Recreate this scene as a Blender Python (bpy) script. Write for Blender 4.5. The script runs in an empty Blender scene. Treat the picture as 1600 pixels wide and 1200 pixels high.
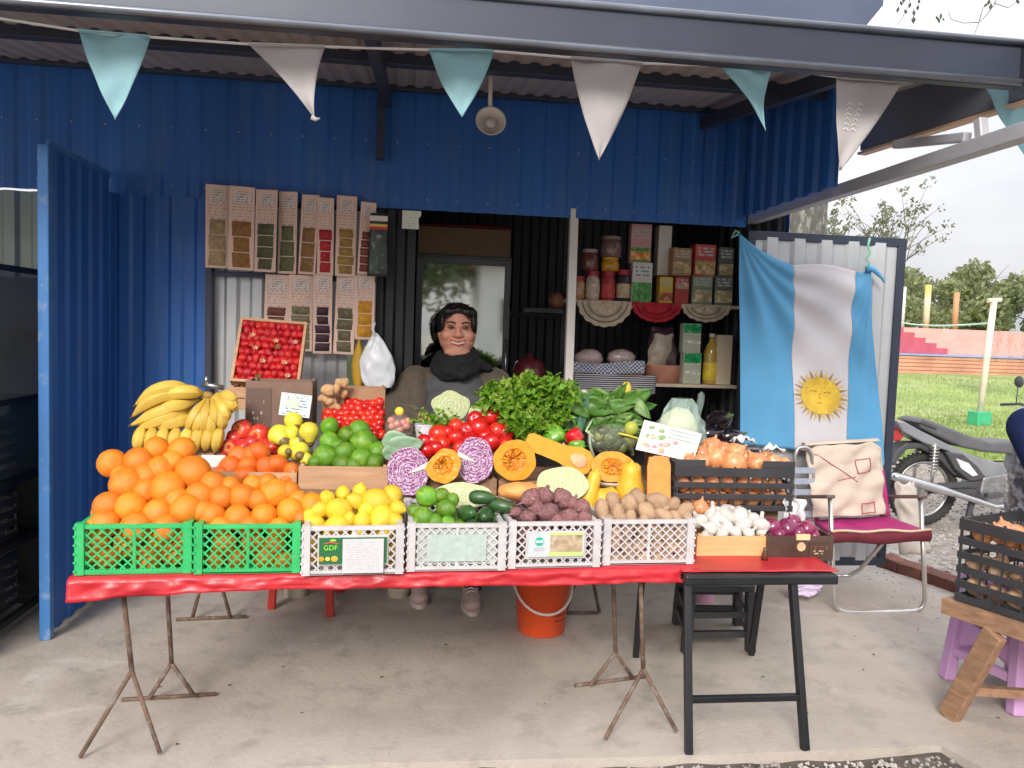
import bpy, bmesh, math, random
from mathutils import Vector as V, Matrix, noise
random.seed(7)
SC = bpy.context.scene
COL = SC.collection
RAD = math.radians
# ------------------------------------------------------------------ camera
F, CH = 1240.0, 1.30
_a, _p, _r = RAD(7.2), RAD(3.8), RAD(2.0)
_f0 = V((math.sin(_a), math.cos(_a), 0)); _r0 = V((math.cos(_a), -math.sin(_a), 0)); _z = V((0, 0, 1))
FW = _f0*math.cos(_p) - _z*math.sin(_p); _u0 = _f0*math.sin(_p) + _z*math.cos(_p)
RT = _r0*math.cos(_r) + _u0*math.sin(_r); UP = -_r0*math.sin(_r) + _u0*math.cos(_r)
CAM = V((0, 0, CH))
cam = bpy.data.cameras.new('camera'); camo = bpy.data.objects.new('camera', cam); COL.objects.link(camo)
cam.sensor_fit = 'HORIZONTAL'; cam.sensor_width = 36; cam.lens = F/1600*36; cam.clip_start = .05; cam.clip_end = 600
camo.matrix_world = Matrix(((RT.x, UP.x, -FW.x, 0), (RT.y, UP.y, -FW.y, 0), (RT.z, UP.z, -FW.z, CH), (0, 0, 0, 1)))
SC.camera = camo
# ------------------------------------------------------------------ sky, sun, exposure
SUN_EL, SUN_AZ = RAD(29), RAD(200)          # overcast, brighter towards the street behind the viewer
w = bpy.data.worlds.new('World'); SC.world = w; w.use_nodes = True
nt = w.node_tree; N = nt.nodes; L = nt.links; N.clear()
wo = N.new('ShaderNodeOutputWorld'); bg = N.new('ShaderNodeBackground'); sky = N.new('ShaderNodeTexSky')
sky.sky_type = 'NISHITA'; sky.sun_disc = False; sky.sun_elevation = SUN_EL; sky.sun_rotation = SUN_AZ
sky.air_density = 1.2; sky.dust_density = 3.0
tc = N.new('ShaderNodeTexCoord'); mp = N.new('ShaderNodeMapping'); mp.inputs['Scale'].default_value = (1.2, 1.2, 3.2)
nz = N.new('ShaderNodeTexNoise'); nz.inputs['Scale'].default_value = 1.6; nz.inputs['Detail'].default_value = 6; nz.inputs['Roughness'].default_value = .55
cr = N.new('ShaderNodeValToRGB')
cr.color_ramp.elements[0].position = .32; cr.color_ramp.elements[0].color = (5.6, 5.75, 6.2, 1)
cr.color_ramp.elements[1].position = .68; cr.color_ramp.elements[1].color = (7.4, 7.35, 7.5, 1)
mx = N.new('ShaderNodeMix'); mx.data_type = 'RGBA'; mx.inputs[0].default_value = .97
L.new(tc.outputs['Generated'], mp.inputs[0]); L.new(mp.outputs[0], nz.inputs['Vector']); L.new(nz.outputs[0], cr.inputs[0])
sx = N.new('ShaderNodeSeparateXYZ'); L.new(tc.outputs['Generated'], sx.inputs[0])
mr = N.new('ShaderNodeMapRange'); mr.inputs[1].default_value = 0; mr.inputs[2].default_value = 1; mr.inputs[3].default_value = .44; mr.inputs[4].default_value = 1.35; L.new(sx.outputs[2], mr.inputs[0])
ml = N.new('ShaderNodeMix'); ml.data_type = 'RGBA'; ml.blend_type = 'MULTIPLY'; ml.inputs[0].default_value = 1; L.new(cr.outputs[0], ml.inputs[6]); L.new(mr.outputs[0], ml.inputs[7])
L.new(sky.outputs[0], mx.inputs[6]); L.new(ml.outputs[2], mx.inputs[7]); L.new(mx.outputs[2], bg.inputs[0])
bg.inputs[1].default_value = .10; L.new(bg.outputs[0], wo.inputs[0])
sl = bpy.data.lights.new('sun', 'SUN'); sl.energy = 1.5; sl.angle = RAD(22); sl.color = (1, .94, .86)
so = bpy.data.objects.new('sun', sl); COL.objects.link(so)
_d = V((math.sin(SUN_AZ)*math.cos(SUN_EL), math.cos(SUN_AZ)*math.cos(SUN_EL), math.sin(SUN_EL)))
so.rotation_euler = _d.to_track_quat('Z', 'Y').to_euler(); so.location = (0, -4, 8)
SC.view_settings.view_transform = 'Standard'; SC.view_settings.look = 'None'; SC.view_settings.gamma = 1
SC.view_settings.exposure = 1.27
SC.cycles.max_bounces = 6; SC.cycles.diffuse_bounces = 3; SC.cycles.glossy_bounces = 2; SC.cycles.transparent_max_bounces = 8
SC.cycles.use_adaptive_sampling = True; SC.cycles.adaptive_threshold = .02; SC.cycles.use_denoising = True; SC.cycles.sample_clamp_indirect = 6

# ------------------------------------------------------------------ helpers
def ray(x, y): return FW + RT*((x-800)/F) + UP*((600-y)/F)
def at(x, y, D=None, z=None, Y=None, X=None):
    d = ray(x, y)
    if D is None: D = (z-CH)/d.z if z is not None else (Y/d.y if Y is not None else X/d.x)
    return CAM + d*D
def dist(p): return (V(p)-CAM).dot(FW)
def lerp(a, b, t): return a+(b-a)*t
def rnd(a, b): return random.uniform(a, b)
def n3(p, s=1.0): return noise.noise(V(p)*s)

class MB:
    def __init__(s): s.v = []; s.f = []; s.m = []
    def add(s, vs, fs, mi=0):
        b = len(s.v); s.v += [V(p) for p in vs]; s.f += [tuple(b+i for i in f) for f in fs]; s.m += [mi]*len(fs); return s
    def box(s, c, d, M=None, mi=0):
        c = V(c); x, y, z = d[0]/2, d[1]/2, d[2]/2
        vs = [V(q) for q in ((-x,-y,-z),(x,-y,-z),(x,y,-z),(-x,y,-z),(-x,-y,z),(x,-y,z),(x,y,z),(-x,y,z))]
        if M is not None: vs = [M @ q for q in vs]
        return s.add([c+q for q in vs], ((0,3,2,1),(4,5,6,7),(0,1,5,4),(1,2,6,5),(2,3,7,6),(3,0,4,7)), mi)
    def bb(s, lo, hi, mi=0):
        lo, hi = V(lo), V(hi); return s.box((lo+hi)/2, hi-lo, None, mi)
    def bar(s, p, q, wd, ht, up=(0,0,1), mi=0):
        p, q = V(p), V(q); d = q-p; l = d.length; y = d.normalized(); u = V(up)
        if abs(y.dot(u)) > .98: u = V((0,1,0))
        x = y.cross(u).normalized(); zz = x.cross(y)
        M = Matrix((x, y, zz)).transposed()
        return s.box((p+q)/2, (wd, l, ht), M, mi)
    def tube(s, pts, r, n=8, closed=False, mi=0):
        pts = [V(p) for p in pts]; k = len(pts); R = r if isinstance(r, (list, tuple)) else [r]*k
        t0 = (pts[1]-pts[0]).normalized(); u = t0.orthogonal().normalized(); rings = []
        for i in range(k):
            if closed: t = (pts[(i+1) % k]-pts[i-1])
            else: t = pts[min(i+1, k-1)]-pts[max(i-1, 0)]
            t = t.normalized(); u = (u-t*u.dot(t)); u = u.normalized() if u.length > 1e-6 else t.orthogonal().normalized()
            w_ = t.cross(u); rings.append([pts[i]+(u*math.cos(2*math.pi*j/n)+w_*math.sin(2*math.pi*j/n))*R[i] for j in range(n)])
        vs = [p for rg in rings for p in rg]; fs = []
        for i in range(k if closed else k-1):
            a, b = i*n, ((i+1) % k)*n
            for j in range(n): fs.append((a+j, a+(j+1) % n, b+(j+1) % n, b+j))
        if not closed: fs += [tuple(range(n-1, -1, -1)), tuple((k-1)*n+j for j in range(n))]
        return s.add(vs, fs, mi)
    def lathe(s, prof, n=20, o=(0,0,0), M=None, fn=None, mi=0):
        o = V(o); vs = []; fs = []; k = len(prof)
        for r, z in prof:
            for j in range(n):
                a = 2*math.pi*j/n; rr = r*(fn(a, z) if fn else 1); q = V((rr*math.cos(a), rr*math.sin(a), z))
                vs.append(o+(M @ q if M is not None else q))
        for i in range(k-1):
            for j in range(n): fs.append((i*n+j, i*n+(j+1) % n, (i+1)*n+(j+1) % n, (i+1)*n+j))
        if prof[0][0] > 1e-5: fs.append(tuple(range(n-1, -1, -1)))
        if prof[-1][0] > 1e-5: fs.append(tuple((k-1)*n+j for j in range(n)))
        return s.add(vs, fs, mi)
    def ell(s, c, r, nu=16, nv=10, M=None, fn=None, mi=0):
        vs = []; fs = []; c = V(c)
        for i in range(nv+1):
            ph = -math.pi/2+math.pi*i/nv
            for j in range(nu):
                a = 2*math.pi*j/nu; d = V((math.cos(a)*math.cos(ph), math.sin(a)*math.cos(ph), math.sin(ph)))
                k = fn(d) if fn else 1; q = V((d.x*r[0], d.y*r[1], d.z*r[2]))*k
                vs.append(c+(M @ q if M is not None else q))
        for i in range(nv):
            for j in range(nu): fs.append((i*nu+j, i*nu+(j+1) % nu, (i+1)*nu+(j+1) % nu, (i+1)*nu+j))
        return s.add(vs, fs, mi)
    def grid(s, fn, nu, nv, mi=0, flip=False):
        vs = [fn(i/nu, j/nv) for j in range(nv+1) for i in range(nu+1)]; fs = []
        for j in range(nv):
            for i in range(nu):
                a = j*(nu+1)+i; q = (a, a+1, a+nu+2, a+nu+1); fs.append(q[::-1] if flip else q)
        return s.add(vs, fs, mi)
    def prism(s, poly, a, b, mi=0):
        # poly: list of 3d points; extruded by vector from a to b
        a, b = V(a), V(b); n = len(poly); vs = [V(p)+a for p in poly]+[V(p)+b for p in poly]
        fs = [tuple(range(n-1, -1, -1)), tuple(range(n, 2*n))]+[(i, (i+1) % n, n+(i+1) % n, n+i) for i in range(n)]
        return s.add(vs, fs, mi)
    def mesh(s, name, mats, smooth=False, off=None):
        me = bpy.data.meshes.new(name); o = off or V((0,0,0))
        me.from_pydata([tuple(p-o) for p in s.v], [], s.f)
        mats = mats if isinstance(mats, (list, tuple)) else [mats]
        for m in mats: me.materials.append(m)
        if len(mats) > 1: me.polygons.foreach_set('material_index', s.m)
        bm = bmesh.new(); bm.from_mesh(me); bmesh.ops.remove_doubles(bm, verts=bm.verts, dist=1e-6)
        bmesh.ops.recalc_face_normals(bm, faces=bm.faces); bm.to_mesh(me); bm.free()
        if smooth: me.polygons.foreach_set('use_smooth', [True]*len(me.polygons))
        me.update(); return me
    def build(s, name, mats, parent=None, smooth=False, bevel=0, auto=None):
        if parent is not None: o = V(parent['_w']) if '_w' in parent else V((0,0,0))
        else:
            lo = [min(p[i] for p in s.v) for i in range(3)]; hi = [max(p[i] for p in s.v) for i in range(3)]
            o = V(((lo[0]+hi[0])/2, (lo[1]+hi[1])/2, lo[2]))
        ob = bpy.data.objects.new(name, s.mesh(name, mats, smooth, o)); COL.objects.link(ob)
        if parent is not None:
            ob.parent = parent; ob['_w'] = tuple(o)
        else: ob.location = o; ob['_w'] = tuple(o)
        if bevel:
            m = ob.modifiers.new('bevel', 'BEVEL'); m.width = bevel; m.segments = 2; m.limit_method = 'ANGLE'; m.angle_limit = RAD(40)
        return ob

def tag(o, label=None, cat=None, group=None, kind=None):
    if label: o['label'] = label
    if cat: o['category'] = cat
    if group: o['group'] = group
    if kind: o['kind'] = kind
    return o
def thing(name, loc, label, cat, group=None, rz=0, rot=None):
    e = bpy.data.objects.new(name, None); COL.objects.link(e); e.location = loc; e.empty_display_size = .1
    if rot is not None: e.rotation_euler = rot
    else: e.rotation_euler.z = rz
    e['_w'] = (0, 0, 0) if (rz or rot is not None) else tuple(loc)    # rotated things are built in local coordinates
    return tag(e, label, cat, group)
def local(name, label, cat, loc, rz=0, group=None, rot=None, s=1):
    e = thing(name, loc, label, cat, group, rz, rot); e['_w'] = (0, 0, 0); e.scale = (s, s, s); return e
def put(me, name, loc, rot=(0,0,0), s=1, label=None, cat=None, group=None, parent=None):
    ob = bpy.data.objects.new(name, me); COL.objects.link(ob); ob.location = loc; ob.rotation_euler = rot
    ob.scale = s if isinstance(s, (tuple, list)) else (s, s, s)
    if parent is not None: ob.parent = parent
    return tag(ob, label, cat, group)
def copy_tree(o, parent=None):
    c = o.copy(); COL.objects.link(c)
    if parent is not None: c.parent = parent
    for ch in list(o.children): copy_tree(ch, c)
    return c
def mod_solid(ob, t, off=-1):
    m = ob.modifiers.new('thick', 'SOLIDIFY'); m.thickness = t; m.offset = off; return ob
def mod_sub(ob, n=1):
    m = ob.modifiers.new('sub', 'SUBSURF'); m.levels = n; m.render_levels = n; return ob

# ------------------------------------------------------------------ materials
_mc = {}
def mat(name, col, rough=.55, metal=0, var=.12, vs=6, bump=0, bs=60, rand=0, spec=.5, coat=0, trans=0, col2=None, c2s=4, c2t=(.5,.65), sheen=0, stretch=None, sub=0, transl=0):
    """procedural principled material: colour with noise variation, optional second colour in patches, per-object random tone, bump"""
    if name in _mc: return _mc[name]
    m = bpy.data.materials.new(name); m.use_nodes = True; nt = m.node_tree; N = nt.nodes; L = nt.links
    b = N['Principled BSDF']; tc = N.new('ShaderNodeTexCoord'); oi = N.new('ShaderNodeObjectInfo')
    vec = tc.outputs['Object']
    if stretch:
        mp = N.new('ShaderNodeMapping'); mp.inputs['Scale'].default_value = stretch; L.new(vec, mp.inputs[0]); vec = mp.outputs[0]
    def nzn(scale, detail=4, rough=.55):
        n = N.new('ShaderNodeTexNoise'); n.noise_dimensions = '4D'; n.inputs['Scale'].default_value = scale; n.inputs['Detail'].default_value = detail
        n.inputs['Roughness'].default_value = rough
        mm = N.new('ShaderNodeMath'); mm.operation = 'MULTIPLY'; mm.inputs[1].default_value = 37.0
        L.new(oi.outputs['Random'], mm.inputs[0]); L.new(mm.outputs[0], n.inputs['W']); L.new(vec, n.inputs['Vector']); return n
    def mixc(fac, a, c, bt='MIX'):
        x = N.new('ShaderNodeMix'); x.data_type = 'RGBA'; x.blend_type = bt
        if hasattr(fac, 'links'): L.new(fac, x.inputs[0])
        else: x.inputs[0].default_value = fac
        for sck, val in ((x.inputs[6], a), (x.inputs[7], c)):
            if hasattr(val, 'links'): L.new(val, sck)
            else: sck.default_value = (*val[:3], 1)
        return x.outputs[2]
    c = tuple(col)
    n1 = nzn(vs, 5); lo = tuple(max(0, x*(1-var)) for x in c); hi = tuple(min(1, x*(1+var)) for x in c)
    rp = N.new('ShaderNodeMapRange'); rp.inputs[1].default_value = .3; rp.inputs[2].default_value = .7; L.new(n1.outputs[0], rp.inputs[0])
    out = mixc(rp.outputs[0], lo, hi)
    if col2 is not None:
        n2 = nzn(c2s, 6, .6); r2 = N.new('ShaderNodeMapRange'); r2.inputs[1].default_value = c2t[0]; r2.inputs[2].default_value = c2t[1]
        L.new(n2.outputs[0], r2.inputs[0]); out = mixc(r2.outputs[0], out, col2)
    if rand:
        hs = N.new('ShaderNodeHueSaturation'); L.new(out, hs.inputs['Color'])
        r3 = N.new('ShaderNodeMapRange'); r3.inputs[3].default_value = 1-rand; r3.inputs[4].default_value = 1+rand; L.new(oi.outputs['Random'], r3.inputs[0])
        L.new(r3.outputs[0], hs.inputs['Value'])
        r4 = N.new('ShaderNodeMapRange'); r4.inputs[3].default_value = .5-rand*.025; r4.inputs[4].default_value = .5+rand*.025; L.new(oi.outputs['Random'], r4.inputs[0])
        L.new(r4.outputs[0], hs.inputs['Hue']); out = hs.outputs[0]
    L.new(out, b.inputs['Base Color'])
    rr = N.new('ShaderNodeMapRange'); rr.inputs[3].default_value = max(0, rough-.08); rr.inputs[4].default_value = min(1, rough+.08); L.new(n1.outputs[0], rr.inputs[0])
    L.new(rr.outputs[0], b.inputs['Roughness'])
    b.inputs['Metallic'].default_value = metal; b.inputs['Specular IOR Level'].default_value = spec; b.inputs['Coat Weight'].default_value = coat
    b.inputs['Transmission Weight'].default_value = trans; b.inputs['Sheen Weight'].default_value = sheen
    if sub: b.inputs['Subsurface Weight'].default_value = sub; b.inputs['Subsurface Radius'].default_value = (.012, .005, .003); b.inputs['Subsurface Scale'].default_value = 1
    if bump:
        nb = nzn(bs, 4, .6); bp = N.new('ShaderNodeBump'); bp.inputs['Strength'].default_value = bump; bp.inputs['Distance'].default_value = .01
        L.new(nb.outputs[0], bp.inputs['Height']); L.new(bp.outputs[0], b.inputs['Normal'])
    if transl:
        tl = N.new('ShaderNodeBsdfTranslucent'); L.new(out, tl.inputs[0]); ms = N.new('ShaderNodeMixShader'); ms.inputs[0].default_value = transl
        L.new(b.outputs[0], ms.inputs[1]); L.new(tl.outputs[0], ms.inputs[2]); L.new(ms.outputs[0], N['Material Output'].inputs[0])
    _mc[name] = m; return m

def film(name, col, alpha=.35, rough=.15):
    """thin clear plastic: part see-through, part glossy"""
    if name in _mc: return _mc[name]
    m = bpy.data.materials.new(name); m.use_nodes = True; nt = m.node_tree; N = nt.nodes; L = nt.links; b = N['Principled BSDF']
    b.inputs['Base Color'].default_value = (*col, 1); b.inputs['Roughness'].default_value = rough; b.inputs['Alpha'].default_value = alpha
    b.inputs['Coat Weight'].default_value = .6; b.inputs['Coat Roughness'].default_value = .08
    nz = N.new('ShaderNodeTexNoise'); nz.inputs['Scale'].default_value = 25; nz.inputs['Distortion'].default_value = 1.5; bp = N.new('ShaderNodeBump'); bp.inputs['Strength'].default_value = .5; bp.inputs['Distance'].default_value = .01
    L.new(nz.outputs[0], bp.inputs['Height']); L.new(bp.outputs[0], b.inputs['Normal']); _mc[name] = m; return m

def printed(name, base, ink, rows=12, dens=.5, cols=26, rng=(.05,.95), axis='XZ', rough=.6, art=None, artr=(0,0,1,1)):
    """flat print: rows of small illegible lettering in Generated space, optional blotchy picture area"""
    if name in _mc: return _mc[name]
    m = bpy.data.materials.new(name); m.use_nodes = True; nt = m.node_tree; N = nt.nodes; L = nt.links; b = N['Principled BSDF']
    tc = N.new('ShaderNodeTexCoord'); sp = N.new('ShaderNodeSeparateXYZ'); L.new(tc.outputs['Generated'], sp.inputs[0])
    u = sp.outputs[axis[0]]; v = sp.outputs[axis[1]]
    def mth(op, a, c=None):
        x = N.new('ShaderNodeMath'); x.operation = op
        for i, q in enumerate((a, c)):
            if q is None: continue
            if hasattr(q, 'links'): L.new(q, x.inputs[i])
            else: x.inputs[i].default_value = q
        return x.outputs[0]
    vr = mth('MULTIPLY', v, rows); fr = mth('FRACT', vr); fl = mth('FLOOR', vr)
    cb = N.new('ShaderNodeCombineXYZ'); L.new(mth('MULTIPLY', u, cols), cb.inputs[0]); L.new(mth('MULTIPLY', fl, 7.31), cb.inputs[1])
    nz = N.new('ShaderNodeTexNoise'); nz.inputs['Scale'].default_value = 1; nz.inputs['Detail'].default_value = 1; L.new(cb.outputs[0], nz.inputs['Vector'])
    row = mth('MULTIPLY', mth('GREATER_THAN', fr, .35), mth('LESS_THAN', fr, .85))
    ms = mth('MULTIPLY', row, mth('GREATER_THAN', nz.outputs[0], dens))
    ms = mth('MULTIPLY', ms, mth('MULTIPLY', mth('GREATER_THAN', v, rng[0]), mth('LESS_THAN', v, rng[1])))
    ms = mth('MULTIPLY', ms, mth('MULTIPLY', mth('GREATER_THAN', u, .1), mth('LESS_THAN', u, .9)))
    x = N.new('ShaderNodeMix'); x.data_type = 'RGBA'; L.new(ms, x.inputs[0]); x.inputs[6].default_value = (*base, 1); x.inputs[7].default_value = (*ink, 1)
    out = x.outputs[2]
    if art:
        n2 = N.new('ShaderNodeTexNoise'); n2.inputs['Scale'].default_value = 5.5; n2.inputs['Detail'].default_value = 3; L.new(tc.outputs['Generated'], n2.inputs['Vector'])
        rp = N.new('ShaderNodeValToRGB'); rp.color_ramp.interpolation = 'EASE'
        while len(rp.color_ramp.elements) < len(art): rp.color_ramp.elements.new(.5)
        for i, c in enumerate(art): rp.color_ramp.elements[i].position = .3+.4*i/(len(art)-1); rp.color_ramp.elements[i].color = (*c, 1)
        L.new(n2.outputs[0], rp.inputs[0])
        k = mth('MULTIPLY', mth('MULTIPLY', mth('GREATER_THAN', u, artr[0]), mth('LESS_THAN', u, artr[2])), mth('MULTIPLY', mth('GREATER_THAN', v, artr[1]), mth('LESS_THAN', v, artr[3])))
        y = N.new('ShaderNodeMix'); y.data_type = 'RGBA'; L.new(k, y.inputs[0]); L.new(out, y.inputs[6]); L.new(rp.outputs[0], y.inputs[7]); out = y.outputs[2]
    L.new(out, b.inputs['Base Color']); b.inputs['Roughness'].default_value = rough; _mc[name] = m; return m

def lettering(txt, size, parent, loc, rot, m, name='lettering', ext=.0006):
    cu = bpy.data.curves.new(name, 'FONT'); cu.body = txt; cu.size = size; cu.extrude = ext; cu.align_x = 'CENTER'; cu.align_y = 'CENTER'; cu.materials.append(m)
    tmp = bpy.data.objects.new(name, cu); me = bpy.data.meshes.new_from_object(tmp); bpy.data.objects.remove(tmp)
    if not me.materials: me.materials.append(m)
    ob = bpy.data.objects.new(name, me); COL.objects.link(ob); ob.parent = parent; ob.location = loc; ob.rotation_euler = rot; return ob

BLUE = mat('blue_sheet', (.022, .118, .41), .45, .1, .18, 1.6, .22, 5, col2=(.06, .145, .34), c2s=5, c2t=(.52, .75), stretch=(1.6, 1.6, .35))
BLUE2 = mat('blue_post', (.06, .2, .5), .4, .2, .1, 3, .08, 40, col2=(.25, .36, .52), c2s=14, c2t=(.58, .72))
NAVY = mat('navy_steel', (.035, .044, .07), .42, .3, .18, 4, .05, 50)
BEAM = mat('beam_steel', (.036, .043, .066), .42, .2, .2, 1.5, .08, 6)
GREYSHEET = mat('grey_sheet', (.5, .52, .54), .38, .35, .1, 3, .05, 40)
BLACK = mat('black_paint', (.014, .015, .018), .42, .1, .2, 8, .06, 60)
CONCRETE = None
WOOD = mat('pale_wood', (.52, .3, .17), .62, 0, .2, 9, .2, 50, stretch=(.6, 6, 6))
WOOD2 = mat('brown_wood', (.3, .17, .1), .65, 0, .3, 9, .25, 50, stretch=(6, .6, 6))
WHITEPL = mat('white_plastic', (.55, .525, .535), .45, 0, .12, 14, .1, 60, rand=.05, col2=(.46, .41, .4), c2s=25, c2t=(.58, .72))
GREENPL = mat('green_plastic', (.03, .44, .13), .42, 0, .15, 14, .1, 60, rand=.05, col2=(.12, .42, .2), c2s=30, c2t=(.6, .75))
BLACKPL = mat('dark_plastic', (.035, .035, .04), .4, 0, .2, 8, .05, 60)
REDCLOTH = mat('red_oilcloth', (.48, .018, .028), .42, 0, .2, 7, .3, 22, coat=.12)
RUST = mat('rusty_rebar', (.19, .12, .085), .75, .3, .35, 40, .6, 220, col2=(.3, .26, .23), c2s=25)
CHROME = mat('bare_steel', (.62, .6, .57), .3, .9, .1, 10)
CREAM = mat('cream_card', (.7, .6, .45), .6, 0, .1, 6)
CARDB = mat('cardboard', (.36, .2, .11), .75, 0, .15, 8, .1, 40)
# ================================================================== SETTING
def concrete():
    m = bpy.data.materials.new('concrete'); m.use_nodes = True; nt = m.node_tree; N = nt.nodes; L = nt.links; b = N['Principled BSDF']
    tc = N.new('ShaderNodeTexCoord')
    def nz(s, d=6, r=.6, dist=0):
        n = N.new('ShaderNodeTexNoise'); n.inputs['Scale'].default_value = s; n.inputs['Detail'].default_value = d; n.inputs['Roughness'].default_value = r; n.inputs['Distortion'].default_value = dist
        L.new(tc.outputs['Object'], n.inputs['Vector']); return n.outputs[0]
    def rng(x, a, c):
        r = N.new('ShaderNodeMapRange'); r.inputs[1].default_value = a; r.inputs[2].default_value = c; L.new(x, r.inputs[0]); return r.outputs[0]
    def mix(f, a, c):
        x = N.new('ShaderNodeMix'); x.data_type = 'RGBA'; L.new(f, x.inputs[0])
        for sck, val in ((x.inputs[6], a), (x.inputs[7], c)):
            if hasattr(val, 'links'): L.new(val, sck)
            else: sck.default_value = (*val, 1)
        return x.outputs[2]
    c = mix(rng(nz(1.3, 5), .35, .65), (.42, .365, .315), (.5, .44, .385))
    c = mix(rng(nz(7, 6, .65), .5, .72), c, (.33, .29, .255))
    c = mix(rng(nz(2.7, 4, .5, 1.2), .62, .72), c, (.56, .51, .46))
    c = mix(rng(nz(30, 3), .72, .8), c, (.2, .175, .155))
    c = mix(rng(nz(.9, 3, .5, .6), .58, .75), c, (.34, .3, .265))
    c = mix(rng(nz(90, 2), .62, .8), c, (.5, .47, .43))
    vo = N.new('ShaderNodeTexVoronoi'); vo.feature = 'DISTANCE_TO_EDGE'; vo.inputs['Scale'].default_value = .55
    mv = N.new('ShaderNodeVectorMath'); mv.operation = 'ADD'; nn = N.new('ShaderNodeTexNoise'); nn.inputs['Scale'].default_value = 5; L.new(tc.outputs['Object'], nn.inputs['Vector'])
    sc = N.new('ShaderNodeVectorMath'); sc.operation = 'SCALE'; sc.inputs['Scale'].default_value = .18; L.new(nn.outputs[1], sc.inputs[0]); L.new(tc.outputs['Object'], mv.inputs[0]); L.new(sc.outputs[0], mv.inputs[1]); L.new(mv.outputs[0], vo.inputs['Vector'])
    c = mix(rng(vo.outputs[0], .0008, .0), c, (.33, .295, .26))
    L.new(c, b.inputs['Base Color']); b.inputs['Roughness'].default_value = .8
    bp = N.new('ShaderNodeBump'); bp.inputs['Strength'].default_value = .35; bp.inputs['Distance'].default_value = .01; L.new(nz(45, 6, .7), bp.inputs['Height']); L.new(bp.outputs[0], b.inputs['Normal'])
    return m
CONCRETE = concrete()
DIRT = mat('gravelly_dirt', (.27, .235, .205), .9, 0, .35, 9, .9, 45, col2=(.4, .37, .34), c2s=30, c2t=(.52, .62))
GRASS = mat('grass_turf', (.25, .32, .1), .9, 0, .3, .9, .6, 9, col2=(.33, .37, .16), c2s=.35)
SOILM = mat('gutter_soil', (.1, .082, .068), .95, 0, .4, 14, .9, 60)
g = MB(); g.bb((-150, -150, -.62), (150, 9.2, -.12)); tag(g.build('ground', DIRT), kind='structure')
# lawn with a low bank rising to the terrace wall
def lawn_z(x, y):
    t = min(1, max(0, (y-15)/7.5)); return -.10 + .5*t*t*(3-2*t) + .05*n3((x, y, 0), .35)*min(1, (y-9)/2)
g = MB(); g.grid(lambda u, v: V((lerp(-60, 90, u), lerp(9.0, 46, v**1.3), lawn_z(lerp(-60, 90, u), lerp(9.0, 46, v**1.3)))), 150, 70); tag(g.build('lawn', GRASS, smooth=True), kind='structure')
g = MB()
BLADE = mat('grass_blade', (.27, .36, .1), .8, 0, .35, .4, col2=(.38, .42, .18), c2s=.5, transl=.3)
for i in range(14000):
    y = 9.1+13.5*random.random()**1.5; x = y*rnd(.5, .95); z = lawn_z(x, y); h = rnd(.03, .075); a = rnd(0, 6.28); wv = V((math.cos(a), math.sin(a), 0))*.012; ln = V((rnd(-.03, .03), rnd(-.03, .03), h))
    g.add([V((x, y, z))-wv, V((x, y, z))+wv, V((x, y, z))+ln], [(0, 1, 2)])
tag(g.build('grass', BLADE), 'short green grass on the lawn behind the motorbike', 'grass', kind='stuff')
# concrete slab: L-shaped outline, broken edge towards the gravel
g = MB(); out = [(-6, 2.30), (-2.0, 2.305), (-.05, 2.315), (.9, 2.30), (1.745, 2.31), (1.79, 2.17), (1.98, 1.6), (2.2, 1.0), (3.3, .9), (3.2, 2.2), (3.02, 3.3), (2.86, 3.9), (2.72, 4.28), (2.55, 4.5), (2.3, 4.75), (2.2, 7.2), (-6, 7.2)]
pts = []
for i, p in enumerate(out):
    q = out[(i+1) % len(out)]; n = max(1, int((V(q)-V(p)).length/.06)) if i < 14 else 1
    for k in range(n):
        t = k/n; x, y = lerp(p[0], q[0], t), lerp(p[1], q[1], t); j = .006 if i < 8 else .03
        pts.append((x+j*n3((x*9, y*9, 1)), y+j*n3((x*9, y*9, 5)), 0))
g.prism(pts, (0, 0, 0), (0, 0, -.3)); tag(g.build('concrete_slab', CONCRETE), kind='structure')
g2 = MB(); g2.grid(lambda u, v: V((lerp(-2.5, 1.95, u), lerp(1.2, 2.34, v), -.03+.016*n3((u*30, v*9, 2)))), 120, 30); tag(g2.build('gutter_soil_strip', SOILM, smooth=True), kind='structure')
# loose gravel in the gutter in front and on the dirt at right
g = MB()
STONE = mat('gravel_stone', (.3, .265, .24), .85, 0, .4, 3, .3, 60, col2=(.5, .47, .44), c2s=5)
def pebble(x, y, z, r):
    M = Matrix.Rotation(rnd(0, 6), 3, 'Z') @ Matrix.Rotation(rnd(0, 6), 3, 'X')
    g.add([V((x, y, z))+M @ V(q)*r for q in ((1,0,0),(-.8,.2,0),(0,.8,.1),(.1,-.9,0),(0,.1,.6),(0,0,-.6))], ((0,2,4),(2,1,4),(1,3,4),(3,0,4),(2,0,5),(1,2,5),(3,1,5),(0,3,5)))
for i in range(1500): x = rnd(-.6, 1.75); pebble(x, rnd(2.05, 2.28), -.024, rnd(.004, .014))
for i in range(3400):
    y = rnd(3.3, 8.5); pebble(rnd(2.6+max(0, 3.9-y)*.5, 6.2) if y < 4.6 else rnd(2.3, 7.5), y, -.115, rnd(.008, .03))
for i in range(160): pebble(2.75-.35*random.random()**2+rnd(-.1, .1), rnd(2.4, 4.3), .002, rnd(.003, .008))
tag(g.build('gravel', STONE), 'loose grey gravel stones around the concrete slab', 'gravel', kind='stuff')
g = MB()
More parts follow.
